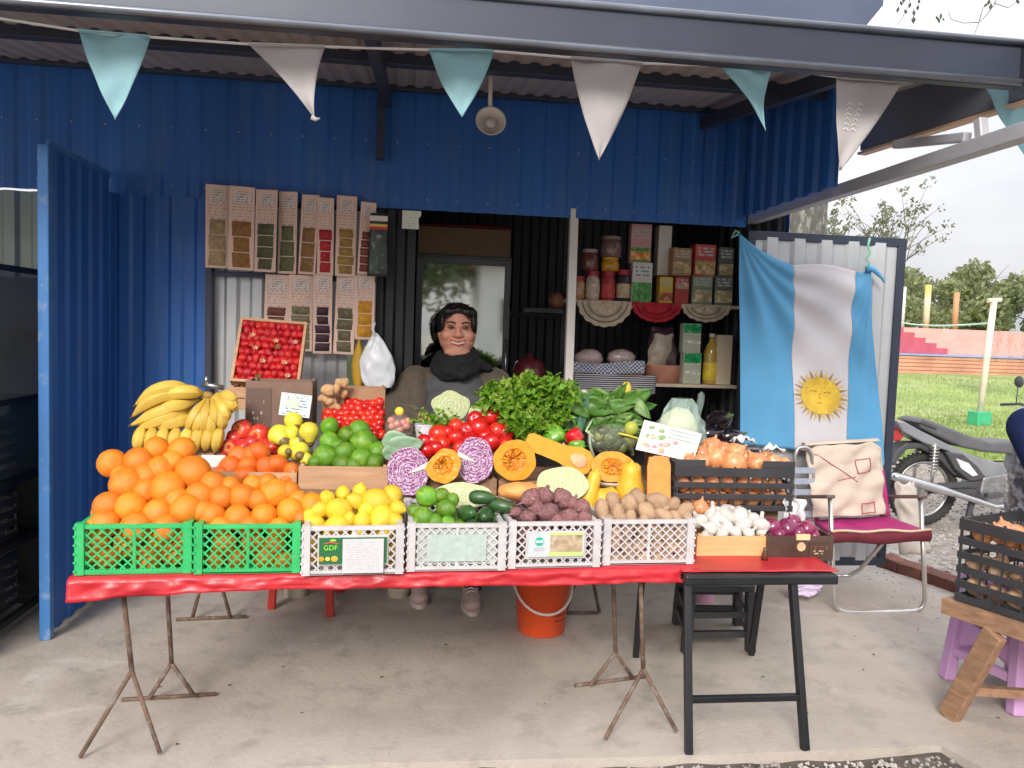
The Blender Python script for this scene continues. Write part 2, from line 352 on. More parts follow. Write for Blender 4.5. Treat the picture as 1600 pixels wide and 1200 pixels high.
for i in range(26):
    x, y = rnd(-1.2, 2.7), rnd(2.35, 3.5); a = rnd(0, 6); r = rnd(.004, .013); d = V((math.cos(a), math.sin(a), 0))*r; e = V((-d.y, d.x, 0))*rnd(.3, .6); c = V((x, y, .003))
    g.add([c-d, c+e+V((0,0,.003)), c+d, c-e+V((0,0,.002))], [(0,1,2,3)])
tag(g.build('floor_litter', mat('dry_leaf', (.12, .085, .05), .9, 0, .4, 9)), 'small dry leaf scraps scattered on the concrete floor', 'litter', kind='stuff')
# brick kerb at the slab's right edge
BRICK = mat('old_brick', (.17, .065, .045), .85, 0, .3, 14, .4, 60, rand=.2)
t = thing('brick_kerb', (2.9, 4.05, 0), 'low row of dark red bricks along the slab edge by the chair', 'kerb')
for i in range(4):
    p = lerp(V((2.80, 4.32, .0)), V((2.95, 3.72, .0)), (i+.5)/4); b = MB(); b.box((0,0,0), (.11, .15, .12)); me = b.mesh('brick', BRICK)
    o = put(me, 'brick', p-V((2.9, 4.05, 0)), (rnd(-.05, .05), rnd(-.05, .05), .24+rnd(-.06, .06)), parent=t); m = o.modifiers.new('b', 'BEVEL'); m.width = .006; m.segments = 2

# ------------------------------------------------------------------ kiosk
def corr(name, p0, p1, z0, z1, m, parent, n, pitch=.13, dep=.016, th=.0015, zf=None):
    """trapezoid-ribbed sheet from p0 to p1 (xy), ribs proud towards n; zf(t)->(z0,z1) for raked ends"""
    p0, p1 = V((*p0, 0)), V((*p1, 0)); n = V((*n, 0)); Lg = (p1-p0).length; prof = []; s = 0
    while s < Lg-1e-6:
        for a, o in ((0, 0), (.36, 0), (.5, 1), (.86, 1)):
            q = s+a*pitch
            if q < Lg: prof.append((q, o))
        s += pitch
    prof.append((Lg, prof[-1][1])); g = MB(); k = len(prof); vs = []
    for back in (0, 1):
        for top in (0, 1):
            for q, o in prof:
                za, zb = zf(q/Lg) if zf else (z0, z1)
                p = p0+(p1-p0)*(q/Lg)+n*(o*dep-back*th); vs.append(V((p.x, p.y, zb if top else za)))
    fs = []
    for i in range(k-1): fs += [(i, i+1, k+i+1, k+i), (2*k+i+1, 2*k+i, 3*k+i, 3*k+i+1), (i+1, i, 2*k+i, 2*k+i+1), (k+i, k+i+1, 3*k+i+1, 3*k+i)]
    fs += [(0, k, 3*k, 2*k), (k-1, 3*k-1, 4*k-1, 2*k-1)]
    g.add(vs, fs); return g.build(name, m, parent)

FB, FY = 1.882, 4.0
K = thing('market_kiosk', (0, 4.0, 0), 'blue corrugated metal kiosk with open front, awning roof and fold-back doors', 'kiosk')
fa = corr('fascia_sheet', (-4.2, FY), (1.705, FY), FB, 2.49, BLUE, K, (0, -1), .118, .008)
SCREW = mat('sheet_screw', (.35, .4, .5), .4, .7)
sg = MB()
for i in range(24):
    x = -1.9+i*.15
    for z in (1.93, 2.2): sg.ell((x, FY-.018, z), (.005, .003, .005), 6, 4)
sg.build('screws', SCREW, fa, True)['kind'] = 'stuff'
corr('wall_sheet', (-1.45, FY+.004), (-.985, FY+.004), 0, FB+.02, BLUE, K, (0, -1), .118, .008)
b = MB(); b.bb((-.99, 3.96, 0), (-.962, 4.03, FB)); b.build('door_jamb', NAVY, K)
# left door leaf standing open at a right angle, with light blue edge post
b = MB(); b.bb((-1.455, 3.955, 0), (-1.415, 4.0, FB)); b.build('hinge_post', BLUE, K)
lf = corr('door_leaf', (-1.425, 3.953), (-1.43, 3.335), .02, 1.95, BLUE, K, (1, 0), .115, .011); lf['label'] = 'left door leaf folded open towards the street'
b = MB(); b.bb((-1.452, 3.302, 0), (-1.41, 3.338, 1.955)); b.build('edge_post', BLUE2, lf, bevel=.004)
b = MB(); b.bb((-1.435, 3.336, 1.95), (-1.42, 3.965, 1.975)); b.build('top_rail', BLUE2, lf)
for z in (.35, 1.2): 
    b = MB(); b.bb((-1.462, 3.336, z), (-1.434, 3.965, z+.03)); b.build('cross_rail', NAVY, lf)
# grey inner sheet behind the spice cards
corr('inner_sheet', (-.962, 4.03), (-.19, 4.03), 0, FB-.02, GREYSHEET, K, (0, -1), .12)
b = MB(); b.bb((-.962, 3.985, 1.515), (-.19, 4.008, 1.54)); b.build('cross_rail', NAVY, K)
corr('dark_panel', (-.19, 4.03), (.0, 4.03), 0, FB-.002, mat('black_sheet', (.016, .018, .024), .5, .2, .2, 5), K, (0, -1), .1)
pole = MB(); a0 = at(889, 616, Y=4.02); a1 = at(896.5, 340, Y=4.02); pole.bar((a0.x, 4.02, .0), (a1.x, 4.02, FB+.05), .042, .042); o = pole.build('white_post', mat('white_paint', (.68, .65, .62), .5, 0, .1, 6, .05), K, bevel=.003); o['label'] = 'white upright post in the opening'
# interior shell
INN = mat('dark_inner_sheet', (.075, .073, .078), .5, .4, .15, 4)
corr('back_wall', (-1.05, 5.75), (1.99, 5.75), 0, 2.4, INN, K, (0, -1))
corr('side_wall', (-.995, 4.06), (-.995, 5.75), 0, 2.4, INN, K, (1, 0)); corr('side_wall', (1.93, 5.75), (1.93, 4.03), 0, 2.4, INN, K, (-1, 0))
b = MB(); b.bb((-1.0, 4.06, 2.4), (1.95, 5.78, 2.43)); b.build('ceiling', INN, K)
for y in (5.70,):
    b = MB(); b.bb((-.95, y-.03, 1.40), (1.9, y, 1.45)); b.build('cross_rail', BLACK, K)
corr('outer_side', (1.952, 4.02), (1.952, 5.8), 0, 2.5, BLUE, K, (1, 0))
# right door leaf folded flat beside the opening (grey inside, navy frame)
x0, x1, yy, zb, zt = 1.70, 2.578, 3.965, .10, 1.862
lf = corr('door_leaf', (x0+.03, yy), (x1-.03, yy), zb+.03, zt-.03, GREYSHEET, K, (0, -1), .15, .014); lf['label'] = 'grey right door leaf with navy frame behind the flag'
for lo, hi in (((x0, yy-.012, zt-.045), (x1, yy+.03, zt)), ((x0, yy-.012, zb), (x1, yy+.03, zb+.045)), ((x0, yy-.014, zb+.045), (x0+.042, yy+.03, zt-.045)), ((x1-.045, yy-.014, zb+.045), (x1, yy+.03, zt-.045))):
    b = MB(); b.bb(lo, hi); b.build('frame_bar', NAVY, lf, bevel=.003)
# side cheek sheet above the truss at right
corr('cheek_sheet', (1.69, 4.02), (1.69, 3.08), 1.935, 2.4, BLUE, K, (-1, 0), .13, .016, zf=lambda t: (1.935, 2.47-.12*t))
# awning roof
RZ = lambda y: 2.275+(y-2.3)*.128
ROOF = mat('galvanised_roof', (.42, .38, .37), .5, .3, .12, 3, .05)
rf = MB(); prof = []
x = -4.2
while x < 1.72: prof += [(x, 0), (x+.03, 0), (x+.045, .009), (x+.07, .009)]; x += .082
vs = []; k = len(prof)
for dz in (0, .002):
    for y in (2.42, 4.25): vs += [V((px, y, RZ(y)+pz+dz-.036)) for px, pz in prof]
fs = []
for i in range(k-1): fs += [(i, i+1, k+i+1, k+i), (2*k+i, 3*k+i, 3*k+i+1, 2*k+i+1)]
rf.add(vs, fs); rf.build('roof_sheet', ROOF, K)
def purl(y, h, d): 
    b = MB(); b.bb((-4.2, y-d/2, RZ(y)-h-.003), (1.70, y+d/2, RZ(y)-.003)); b.build('purlin', NAVY, K, bevel=.003)
purl(3.93, .05, .05); purl(3.2, .075, .05); purl(2.62, .05, .05)
for px_ in (590, 1240):
    q = at(px_, 100, Y=3.0); b = MB(); b.bar((q.x, 2.4, RZ(2.4)-.10), (q.x, 3.96, RZ(3.96)-.1), .04, .06); b.build('rafter', NAVY, K)
q = at(596, 150, Y=3.93); b = MB(); b.bb((q.x-.018, 3.90, at(605, 250, Y=3.93).z), (q.x+.018, 3.955, RZ(3.93)-.05)); b.build('bracket', NAVY, K)
# front gutter beam with lips, and its return at the right
bmz0, bmz1 = 2.108, 2.245
b = MB(); b.bb((-4.2, 2.30, bmz0), (1.84, 2.345, bmz1)); b.build('gutter_beam', BEAM, K, bevel=.006)
for z, r in ((bmz0+.012, .011), (bmz1-.006, .011)):
    b = MB(); b.tube([(-4.2, 2.296, z), (1.84, 2.296, z)], r, 10); b.build('beam_lip', mat('lip_highlight', (.2, .22, .26), .3, .6, .2, 6), K, True)  # lips coloured lighter than the beam to carry its edge highlight
b = MB(); b.bar((1.862, 2.345, (bmz0+bmz1)/2), (1.90, .9, (bmz0+bmz1)/2+.02), .05, bmz1-bmz0); b.build('return_beam', BEAM, K, bevel=.006)
# upper roof edge above the beam
u0 = at(1380, 8, Y=2.62); u1 = at(1343, 42, Y=2.62)
b = MB(); b.prism([(-4.2, 2.62, u1.z-.05), (u1.x-.02, 2.62, u1.z-.05), (u0.x, 2.62, u0.z), (u0.x, 2.62, u0.z+.12), (-4.2, 2.62, u0.z+.12)], (0, 0, 0), (0, .5, .03)); b.build('upper_fascia', mat('slate_blue_sheet', (.09, .11, .17), .4, .3, .15, 3, .05), K)
# side truss running to the street at right
zc = 1.925
for nm, p, q, wd in (('bottom_chord', (1.735, 4.0, zc), (1.735, 1.5, zc), .05), ('top_chord', (1.735, 3.95, 2.4), (1.735, 2.36, 2.22), .05), ('web', at(1400, 226, X=1.735), at(1512, 214, X=1.735), .03), ('web', at(1532, 186, X=1.735), at(1536, 232, X=1.735), .03), ('web', (1.735, 2.1, zc+.02), (1.735, 1.6, 2.2), .035)):
    b = MB(); b.bar(p, q, wd, wd); b.build(nm, mat('truss_steel', (.42, .42, .45), .45, .2, .12, 5), K, bevel=.004)
b = MB(); b.bar((1.85, 3.18, 2.2), (2.0, 1.9, 2.2), .03, .19); sb = b.build('side_board', mat('board_grey', (.13, .14, .17), .5, .1, .12, 4), K)
b = MB(); b.bar((1.846, 3.185, 2.093), (1.998, 1.9, 2.093), .04, .010); b.build('lit_edge', mat('lit_edge_peach', (.6, .42, .3), .6, 0, .2, 8), sb)  # peach strip colours in the light caught by the board's lower edge
b = MB(); b.prism([(1.72, 2.42, 2.26), (1.72, 3.2, 2.34), (1.86, 3.2, 2.30), (1.93, 2.42, 2.24)], (0, 0, 0), (0, 0, .01)); b.build('side_soffit', ROOF, K)

# ------------------------------------------------------------------ beyond: terraces, poles, trees
def zat(px, py, Y): return at(px, py, Y=Y).z
TY = 24.0
wz0, wz1 = -.2, zat(1450, 556, TY)
TW = thing('terrace_wall', (18, TY, 0), 'orange brick retaining wall with blue capping across the lawn', 'wall')
b = MB(); b.bb((2, TY, wz0), (48, TY+.3, wz1)); b.build('brickwork', mat('orange_brickwork', (.5, .25, .17), .85, 0, .15, 3, .2, 30), TW)  # brick colour lightened in place of haze over the distance
bm_ = MB(); nrow = 6
for i in range(nrow):
    z = lerp(.25, wz1, i/nrow); bm_.bb((2, TY-.03, z+.012), (48, TY, lerp(.25, wz1, (i+1)/nrow)-.012))
o = bm_.build('brick_courses', mat('orange_brick2', (.54, .27, .18), .85, 0, .25, 1.5, .2, 30), TW); o['kind'] = 'stuff'
b = MB(); b.bb((1.9, TY-.08, wz1), (48, TY+.4, wz1+.06)); b.build('capping', mat('blue_cap', (.25, .33, .55), .6), TW)
BL = thing('terrace_steps', (18, TY+1, 0), 'salmon pink stepped seating terrace behind the orange wall', 'terrace')
tz1 = zat(1500, 515, TY+2.2); PINK = mat('salmon_paint', (.64, .34, .3), .8, 0, .1, 2)
for i in range(5):
    z0, z1_ = lerp(wz1-.1, tz1, i/5), lerp(wz1-.1, tz1, (i+1)/5); b = MB(); b.bb((2, TY+.45+i*.42, wz0), (48, TY+.45+(i+1)*.42+.02, z1_)); b.build('step', PINK, BL)
ST = thing('stair_flight', (16, TY, 0), 'deep pink zigzag stair flight at the left of the terrace', 'stairs')
for i in range(5):
    xa = at(1390, 550, Y=TY+.4).x; xb = at(1478-18*i, 550, Y=TY+.4).x; z0, z1_ = wz1+.065, lerp(wz1+.1, tz1, (i+1)/5.2)
    b = MB(); b.bb((xa-3, TY+.32-i*.012, z0), (xb, TY+.44, z1_)); b.build('step', mat('deep_pink', (.45, .09, .13), .8, 0, .15, 3), ST)
def bgpole(px, py0, py1, Y, r, m, label, name='pole', hang=False):
    p = at(px, py1, Y=Y); q = at(px+.034*(py1-py0), py0, Y=Y); b = MB(); b.tube([(p.x, Y, p.z-.1), (p.x, Y, q.z)], r, 10)
    return tag(b.build(name, m, smooth=True), label, 'pole')
bgpole(1408, 448, 517, 26.9, .09, mat('pale_pole', (.55, .58, .5), .6), 'pale pole on the terrace next to the door leaf edge')
bgpole(1446, 445, 517, 26.9, .11, mat('ochre_pole', (.6, .45, .12), .6, 0, .1, 1, col2=(.6, .58, .5), c2s=.6), 'ochre and white pole standing on the terrace')
bgpole(1491, 457, 517, 26.9, .10, mat('rust_pole', (.5, .26, .13), .6, 0, .1, 1, col2=(.55, .52, .46), c2s=.6), 'rust and white pole standing on the terrace')
LP = at(1530, 655, z=.0); t = thing('lawn_post', (LP.x, LP.y, lawn_z(LP.x, LP.y)), 'slim cream post with green concrete foot on the lawn', 'post')
b = MB(); z1_ = zat(1551, 470, LP.y)
b.tube([(LP.x, LP.y, .0), (LP.x+.12, LP.y, z1_)], .055, 12); b.build('shaft', mat('cream_post', (.66, .6, .5), .7, 0, .15, 4), t, True)
b = MB(); b.bb((LP.x-.14, LP.y-.14, lawn_z(LP.x, LP.y)-.05), (LP.x+.14, LP.y+.14, .14)); b.build('foot', mat('green_foot', (.05, .4, .2), .6), t, bevel=.01)
b = MB(); b.tube([(LP.x+.0, LP.y, z1_), (LP.x+.25, LP.y, z1_+.02)], .04, 8); b.build('lamp_arm', mat('cream_post', ()), t)
b = MB(); p0 = at(1380, 499, Y=20); p1 = at(1547, 505, Y=LP.y); b.tube([lerp(p0, p1, i/12)-V((0, 0, .1*math.sin(math.pi*i/12))) for i in range(13)], .018, 6); tag(b.build('rope', mat('pale_rope', (.6, .75, .75), .6)), 'pale rope strung across above the terrace to the cream post', 'rope')

LEAFMATS = {}
def leafm(n, c, c2): return mat(n, c, .6, 0, .4, 1.3, col2=c2, c2s=.9, transl=.35)
def tree(px, py0, py1, Y, rx, n, m, label, seed, leaf=.16, sparse=0, trunkr=.12, kind='tree'):
    """tree with tapered trunk, limbs and leaf-clump crown; py0..py1 crown top/bottom pixel, rx in metres"""
    random.seed(seed); top = at(px, py0, Y=Y); bot = at(px, py1, Y=Y); cx = top.x; zc_ = (top.z+bot.z)/2; rz = (top.z-bot.z)/2; gz = -.1
    T = thing('tree', (cx, Y, gz), label, 'tree', 'trees beyond the lawn')
    tr = MB(); tp = [V((cx+.1*math.sin(i*1.3+seed), Y+.1*math.cos(i*2.1), lerp(gz, zc_, i/5))) for i in range(6)]; tr.tube(tp, [trunkr*(1-.13*i) for i in range(6)], 9)
    ends = []
    for i in range(9):
        a = rnd(0, 6.28); s = lerp(tp[3], tp[5], rnd(0, 1)); e = V((cx+math.cos(a)*rx*rnd(.4, .9), Y+math.sin(a)*rx*rnd(.3, .8), zc_+rz*rnd(-.5, .9))); md = lerp(s, e, .5)+V((0, 0, .12*rz)); tr.tube([s, md, e], [trunkr*.4, trunkr*.22, trunkr*.07], 6); ends.append(e)
        for k in range(3): e2 = e+V((rnd(-.4, .4)*rx, rnd(-.4, .4)*rx, rnd(-.1, .5)*rz)); tr.tube([md, lerp(md, e2, .6)+V((0, 0, .05)), e2], [trunkr*.16, trunkr*.09, trunkr*.04], 5); ends.append(e2)
    tr.build('trunk', mat('tree_bark', (.12, .1, .08), .9, 0, .3, 6, .6, 20), T, True)
    cw = MB(); cl = [(e, rnd(.25, .5)) for e in ends] if sparse else [(V((cx+math.cos(a)*rx*q, Y+math.sin(a)*rx*q, zc_+rz*h)), rnd(.3, .55)) for a, q, h in ((rnd(0, 6.28), math.sqrt(random.random())*.8, rnd(-.8, .75)) for _ in range(34))]
    for i in range(n):
        c, s = random.choice(cl); s *= (.55 if sparse else 1)*min(rx, rz)*.9; d = V((random.gauss(0, 1), random.gauss(0, 1), random.gauss(0, .8))); d = d.normalized()*s*random.random()**.4
        p = c+d; a = V((random.gauss(0, 1), random.gauss(0, 1), random.gauss(0, .6))).normalized(); u = a.orthogonal().normalized(); wv = a.cross(u); l = leaf*rnd(.5, 1.2)
        cw.add([p-u*l*.5, p+wv*l*.28, p+u*l*.5, p-wv*l*.28], [(0, 1, 2, 3)])
    cw.build('crown', m, T); random.seed(seed+99)
G1 = leafm('foliage_mid', (.17, .21, .1), (.22, .26, .13)); G2 = leafm('foliage_pale', (.23, .26, .12), (.28, .31, .17)); G3 = leafm('foliage_grey', (.17, .19, .12), (.22, .24, .16))  # leaf colours lightened in place of haze over the far trees
tree(1420, 425, 520, 36, 3.6, 3200, G2, 'pale green tree behind the left end of the terrace', 3, .32)
tree(1475, 440, 522, 40, 3.8, 3000, G1, 'mid green low tree behind the two terrace poles', 4, .32)
tree(1560, 418, 515, 38, 5.2, 5200, G2, 'large rounded light green tree right of the terrace poles', 5, .34)
tree(1650, 440, 520, 36, 4.5, 3500, G1, 'dark green tree at the right edge behind the terrace', 6, .34)
tree(1330, 330, 420, 30, 2.2, 620, G3, 'thin sparse tree showing above the door leaf', 8, .2, 1, .12)
tree(1395, 305, 430, 33, 2.3, 620, G3, 'taller wispy sparse tree right of the door leaf corner', 9, .2, 1, .12)
tree(1255, 360, 470, 34, 2.6, 900, G2, 'yellowish small tree behind the thick trunk', 12, .22, 1, .12)
# weeping foliage at the right edge
random.seed(21)
WP = at(1625, 470, Y=17); T = thing('weeping_tree', (WP.x, 17, -.1), 'grey green weeping tree hanging in at the right edge', 'tree')
b = MB(); b.tube([(WP.x+.2, 17, -.1), (WP.x+.1, 17, 1.2), (WP.x, 17, WP.z+.1)], [.13, .1, .05], 9); b.build('trunk', mat('tree_bark', ()), T, True)
cw = MB()
for i in range(90):
    a = rnd(0, 6.28); r = rnd(.1, 1.05); p = V((WP.x+math.cos(a)*r, 17+math.sin(a)*r, WP.z+rnd(-.1, .25)-.25*r)); l = rnd(.8, 1.9)
    for k in range(26):
        q = p+V((rnd(-.04, .04)+math.cos(a)*.1*k/26, rnd(-.04, .04), -l*k/26)); u = V((rnd(-.5, .5), rnd(-.5, .5), -1)).normalized()*rnd(.05, .1); wv = u.orthogonal().normalized()*.014
        cw.add([q-u, q+wv, q+u, q-wv], [(0, 1, 2, 3)])
cw.build('crown', leafm('foliage_weep', (.12, .17, .1), (.2, .25, .16)), T)
# thick trunk close behind the kiosk
random.seed(33)
t0 = at(1243, 365, Y=9.5); T = thing('large_tree', (t0.x, 9.5, -.1), 'thick grey barked tree trunk rising behind the door leaf', 'tree')
b = MB(); b.grid(lambda u, v: V((t0.x+(lerp(.44, .32, v)+.03*n3((math.cos(u*6.283)*3, math.sin(u*6.283)*3, v*6)))*math.cos(u*6.2832), 9.5+(lerp(.44, .32, v)+.03*n3((math.cos(u*6.283)*3, math.sin(u*6.283)*3, v*6)))*math.sin(u*6.2832), lerp(-.1, 4.3, v))), 40, 60)
b.build('trunk', mat('grey_bark', (.1, .095, .085), .95, 0, .4, 9, 1, 22, stretch=(1, 1, .4), col2=(.24, .245, .21), c2s=16, c2t=(.5, .6)), T, True)
cw = MB(); br = MB()
for i in range(12):
    a = rnd(1.9, 4.3); e = V((t0.x-.4+math.cos(a)*2.4, 9.5+abs(math.sin(a))*1.8+.4, rnd(5.0, 6.6))); br.tube([(t0.x, 9.5, 4.1), lerp(V((t0.x, 9.5, 4.2)), e, .5)+V((0, 0, .3)), e], [.16, .09, .03], 7)
    for k in range(220):
        p = e+V((random.gauss(0, .5), random.gauss(0, .5), random.gauss(0, .35))); u = V((random.gauss(0, 1), random.gauss(0, 1), random.gauss(0, 1))).normalized()*.06; wv = u.orthogonal().normalized()*.025; cw.add([p-u, p+wv, p+u, p-wv], [(0, 1, 2, 3)])
br.build('limb', mat('grey_bark', ()), T, True); cw.build('crown', G1, T)
# twigs with a few leaves in the top right sky
TG = thing('hanging_twig', at(1500, -40, D=5), 'thin bare twigs with a few dark leaves against the sky', 'twig')
b = MB(); lf = MB()
def twig(pts, r=.004): b.tube([at(x, y, D=5) for x, y in pts], [r*(1-.6*i/len(pts)) for i in range(len(pts))], 5)
twig([(1600, -60), (1565, -20), (1553, 8), (1540, 25), (1530, 35), (1522, 55)]); twig([(1530, 35), (1505, 36), (1486, 30), (1482, 18)], .003); twig([(1553, 5), (1575, 12), (1590, 2)], .003); twig([(1430, -60), (1424, -20), (1420, 8), (1410, 28), (1402, 40)], .003); twig([(1530, 33), (1536, 12), (1548, 4)], .003)
for x, y in ((1403, 15), (1408, 5), (1415, 18), (1422, 8), (1428, 20), (1434, 12), (1426, 33), (1428, 30), (1412, 0), (1436, 2), (1464, 28), (1470, 25), (1467, 32), (1474, 30), (1540, 8), (1545, 3), (1548, 10), (1590, 2)):
    p = at(x, y, D=5+rnd(-.05, .05)); u = (RT*rnd(-.4, .4)-UP).normalized()*rnd(.016, .026); wv = (RT+FW*rnd(-.5, .5)).normalized()*.011; lf.add([p-u, p-wv+u*.1, p+u, p+wv+u*.1], [(0, 1, 2, 3)])
b.build('stems', mat('tree_bark', ()), TG, True)['kind'] = 'stuff'; lf.build('leaves', leafm('foliage_dark', (.05, .07, .04), (.08, .1, .05)), TG)
# street side behind the viewer (seen mirrored in the fridge door): white house and a tree
H = thing('white_house', (4.5, -9.5, -.12), 'plain white rendered house across the street, mirrored in the fridge door', 'house')
b = MB(); b.bb((1.55, -13, -.12), (8.5, -9, 2.85)); b.build('wall', mat('white_render', (.72, .72, .7), .8, 0, .08, 1.5, .1, 20), H)
b = MB(); b.bb((2.05, -9, 1.25), (2.6, -8.97, 2.05)); wn = b.build('window', mat('window_dark', (.1, .11, .13), .2), H)
for a_, c_ in (((1.98, -8.98, 2.05), (2.67, -8.94, 2.12)), ((1.98, -8.98, 1.18), (2.67, -8.94, 1.25))): b = MB(); b.bb(a_, c_); b.build('window_frame', mat('white_render', ()), wn)
b = MB(); b.bb((1.3, -13.2, 2.85), (8.7, -8.75, 2.95)); b.build('roof', mat('tile_roof', (.36, .2, .13), .8), H)
random.seed(44); T = thing('street_tree', (.1, -11, -.12), 'leafy street tree across the road, mirrored in the fridge door', 'tree')
b = MB(); b.tube([(.1, -11, -.12), (.0, -11, 1.5), (.2, -11, 3)], [.2, .16, .1], 10); b.build('trunk', mat('tree_bark', ()), T, True)
cw = MB()
for i in range(5200):
    d = V((random.gauss(0, 1), random.gauss(0, .8), random.gauss(0, .75))); p = V((-.2, -11, 3.3))+V((d.x*1.15, d.y, d.z*.75)); u = V((random.gauss(0, 1), random.gauss(0, 1), random.gauss(0, .6))).normalized()*.12; wv = u.orthogonal().normalized()*.055; cw.add([p-u, p+wv, p+u, p-wv], [(0, 1, 2, 3)])
cw.build('crown', G1, T)
random.seed(7)
# ================================================================== TABLES
TZ = .55
def rebar_leg(root, top, knee, feet, bar=None, r=.007):
    b = MB(); b.tube([top, knee], r*1.15, 8); b.build('leg', RUST, root, True)
    for f in feet: b = MB(); b.tube([knee, f], r, 8); b.build('foot', RUST, root, True)
    if bar: b = MB(); b.tube([bar[0], bar[1]], r, 8); b.build('foot_bar', RUST, root, True)
def trestle(label, f_top, f_knee, f_feet, b_top, b_knee, b_feet, b_bar):
    pts = [at(x, y, Y=Y) for x, y, Y in (f_top, f_knee, b_top, b_knee)]; fe = [at(x, y, z=.008) for x, y in f_feet]; be = [at(x, y, z=.014) for x, y in b_feet]; bb_ = [at(x, y, z=.008) for x, y in b_bar]
    root = thing('rebar_trestle', ((fe[0]+be[1])/2).to_3d()*1, label, 'trestle', 'rusty rebar trestles under the long table'); root.location.z = 0; root['_w'] = tuple(root.location)
    t1, t2 = V((pts[0].x, pts[0].y, .515)), V((pts[2].x, pts[2].y, .515))
    b = MB(); b.tube([t1-(t2-t1)*.2, t2+(t2-t1)*.2], .008, 8); b.build('top_bar', RUST, root, True)
    rebar_leg(root, t1, pts[1], fe); rebar_leg(root, t2, pts[3], be, bb_)
trestle('rusty rebar trestle under the left end of the long table', (190, 925, 2.47), (206, 1048, 2.45), ((125, 1183), (250, 1177)), (258, 925, 2.72), (268, 1036, 2.74), ((233, 1091), (304, 1088)), ((190, 1093), (338, 1084)))
trestle('rusty rebar trestle under the right end of the long table', (1000, 905, 2.52), (1005, 1045, 2.50), ((945, 1155), (1057, 1143)), (955, 905, 2.76), (962, 1020, 2.78), ((922, 1071), (988, 1058)), ((898, 1071), (1012, 1056)))
tl0, tl1 = V((-.985, 2.375)), V((.95, 2.472)); tdir = (tl1-tl0).normalized(); tn = V((-tdir.y, tdir.x))
def tp(s, d, z): q = tl0+tdir*s+tn*d; return V((q.x, q.y, z))
TL = (tl1-tl0).length
b = MB(); b.prism([tp(.03, .012, .524), tp(TL, .012, .524), tp(TL, .5, .524), tp(.03, .5, .524)], (0, 0, 0), (0, 0, .02)); tag(b.build('table_board', WOOD2), 'long wooden table board under the red oilcloth, on rebar trestles', 'table')
def cloth_pt(u, v):
    s = .018+u*(TL-.012)
    if v < .30:
        k = v/.30; hem = .044+.010*n3((s*2.3, 3, 0))+.006*n3((s*9, 1, 0))+.02*max(0, 1-s/.35); z = TZ-.004-hem*(1-k); d = -.006-.008*(1-k)+.010*n3((s*7, k*2, 4))*(1-.5*k)+.006*n3((s*22, k*3, 9))
    else:
        k = (v-.30)/.70; z = TZ-.003+.0015*n3((s*5, k*4, 2)); d = -.004+k*.5
    return tp(s, d, z)
b = MB(); b.grid(cloth_pt, 240, 22); o = b.build('red_oilcloth', REDCLOTH, smooth=True); mod_solid(o, .002, 0); tag(o, 'shiny red oilcloth over the long table with its hem hanging in front', 'tablecloth')
# back tier: board on a low trestle, carries the second row of boxes
b = MB(); b.bb((-1.0, 2.90, .685), (1.0, 3.46, .705)); o = tag(b.build('tier_board', WOOD2), 'raised plank behind the crates carrying the second row of produce', 'table')
for nm_, xs, lab in (('l', (275, 335, 385), 'small dark rebar trestle far back under the left of the stall'), ('r', (885, 905, 935), 'small dark rebar trestle far back beside the orange bucket')):
    p0, p1 = at(xs[0], 968 if nm_ == 'l' else 957, z=.008), at(xs[2], 963 if nm_ == 'l' else 957, z=.008); root = thing('low_trestle', (p0+p1)/2, lab, 'trestle'); mdp = (p0+p1)/2
    b = MB(); b.tube([p0, p1], .008, 8); b.build('foot_bar', RUST, root, True)
    for s in (-.08, .08): b = MB(); b.tube([mdp+V((s, 0, 0)), mdp+V((0, -.03, .32))], .008, 8); b.build('foot', RUST, root, True)
    b = MB(); b.tube([mdp+V((0, -.03, .32)), V((mdp.x, 3.42, .684))], .01, 8); b.build('leg', BLACK, root, True)
# folding black table at right
R2 = thing('black_folding_table', (1.1, 2.45, 0), 'low black metal folding table with red cloth right of the crates', 'table')
lt, rtp = at(1074, 900, Y=2.42), at(1238, 900, Y=2.42); lb, rb = at(1076, 1178, z=0), at(1258, 1172, z=0)
for p, q in ((lt, lb), (rtp, rb)): b = MB(); b.bar((p.x, p.y, .525), q+V((0, 0, .0)), .024, .024); b.build('leg', BLACK, R2, bevel=.003)
c0, c1 = lerp(lt, lb, .70), lerp(rtp, rb, .70); b = MB(); b.bar(c0, c1, .02, .02); b.build('stretcher', BLACK, R2, bevel=.002)
b = MB(); b.bb((.885, 2.398, .507), (1.405, 2.428, .539)); b.build('front_rail', BLACK, R2, bevel=.006)
b = MB(); b.bb((.885, 2.90, .505), (1.405, 2.93, .531)); b.build('back_rail', BLACK, R2)
for x in (.9, 1.39): 
    b = MB(); b.bb((x-.012, 2.456, .507), (x+.012, 2.9, .530)); b.build('side_rail', BLACK, R2)
    b = MB(); b.bar((x, 2.9, .52), (x+.03, 3.05, 0), .024, .024); b.build('leg', BLACK, R2)
b = MB(); b.bb((.89, 2.42, .532), (1.40, 2.94, .5395)); b.build('top_board', BLACK, R2)
b = MB(); b.grid(lambda u, v: V((lerp(.885, 1.425, u), lerp(2.432, 2.93, v)-.004*n3((u*6, 0, 3))*(1-v), .5435+.003*n3((u*5, v*5, 1)))), 36, 30)
o = b.build('red_cloth', REDCLOTH, smooth=True); mod_solid(o, .002, 0); tag(o, 'small red cloth on the black folding table under the garlic box', 'tablecloth')

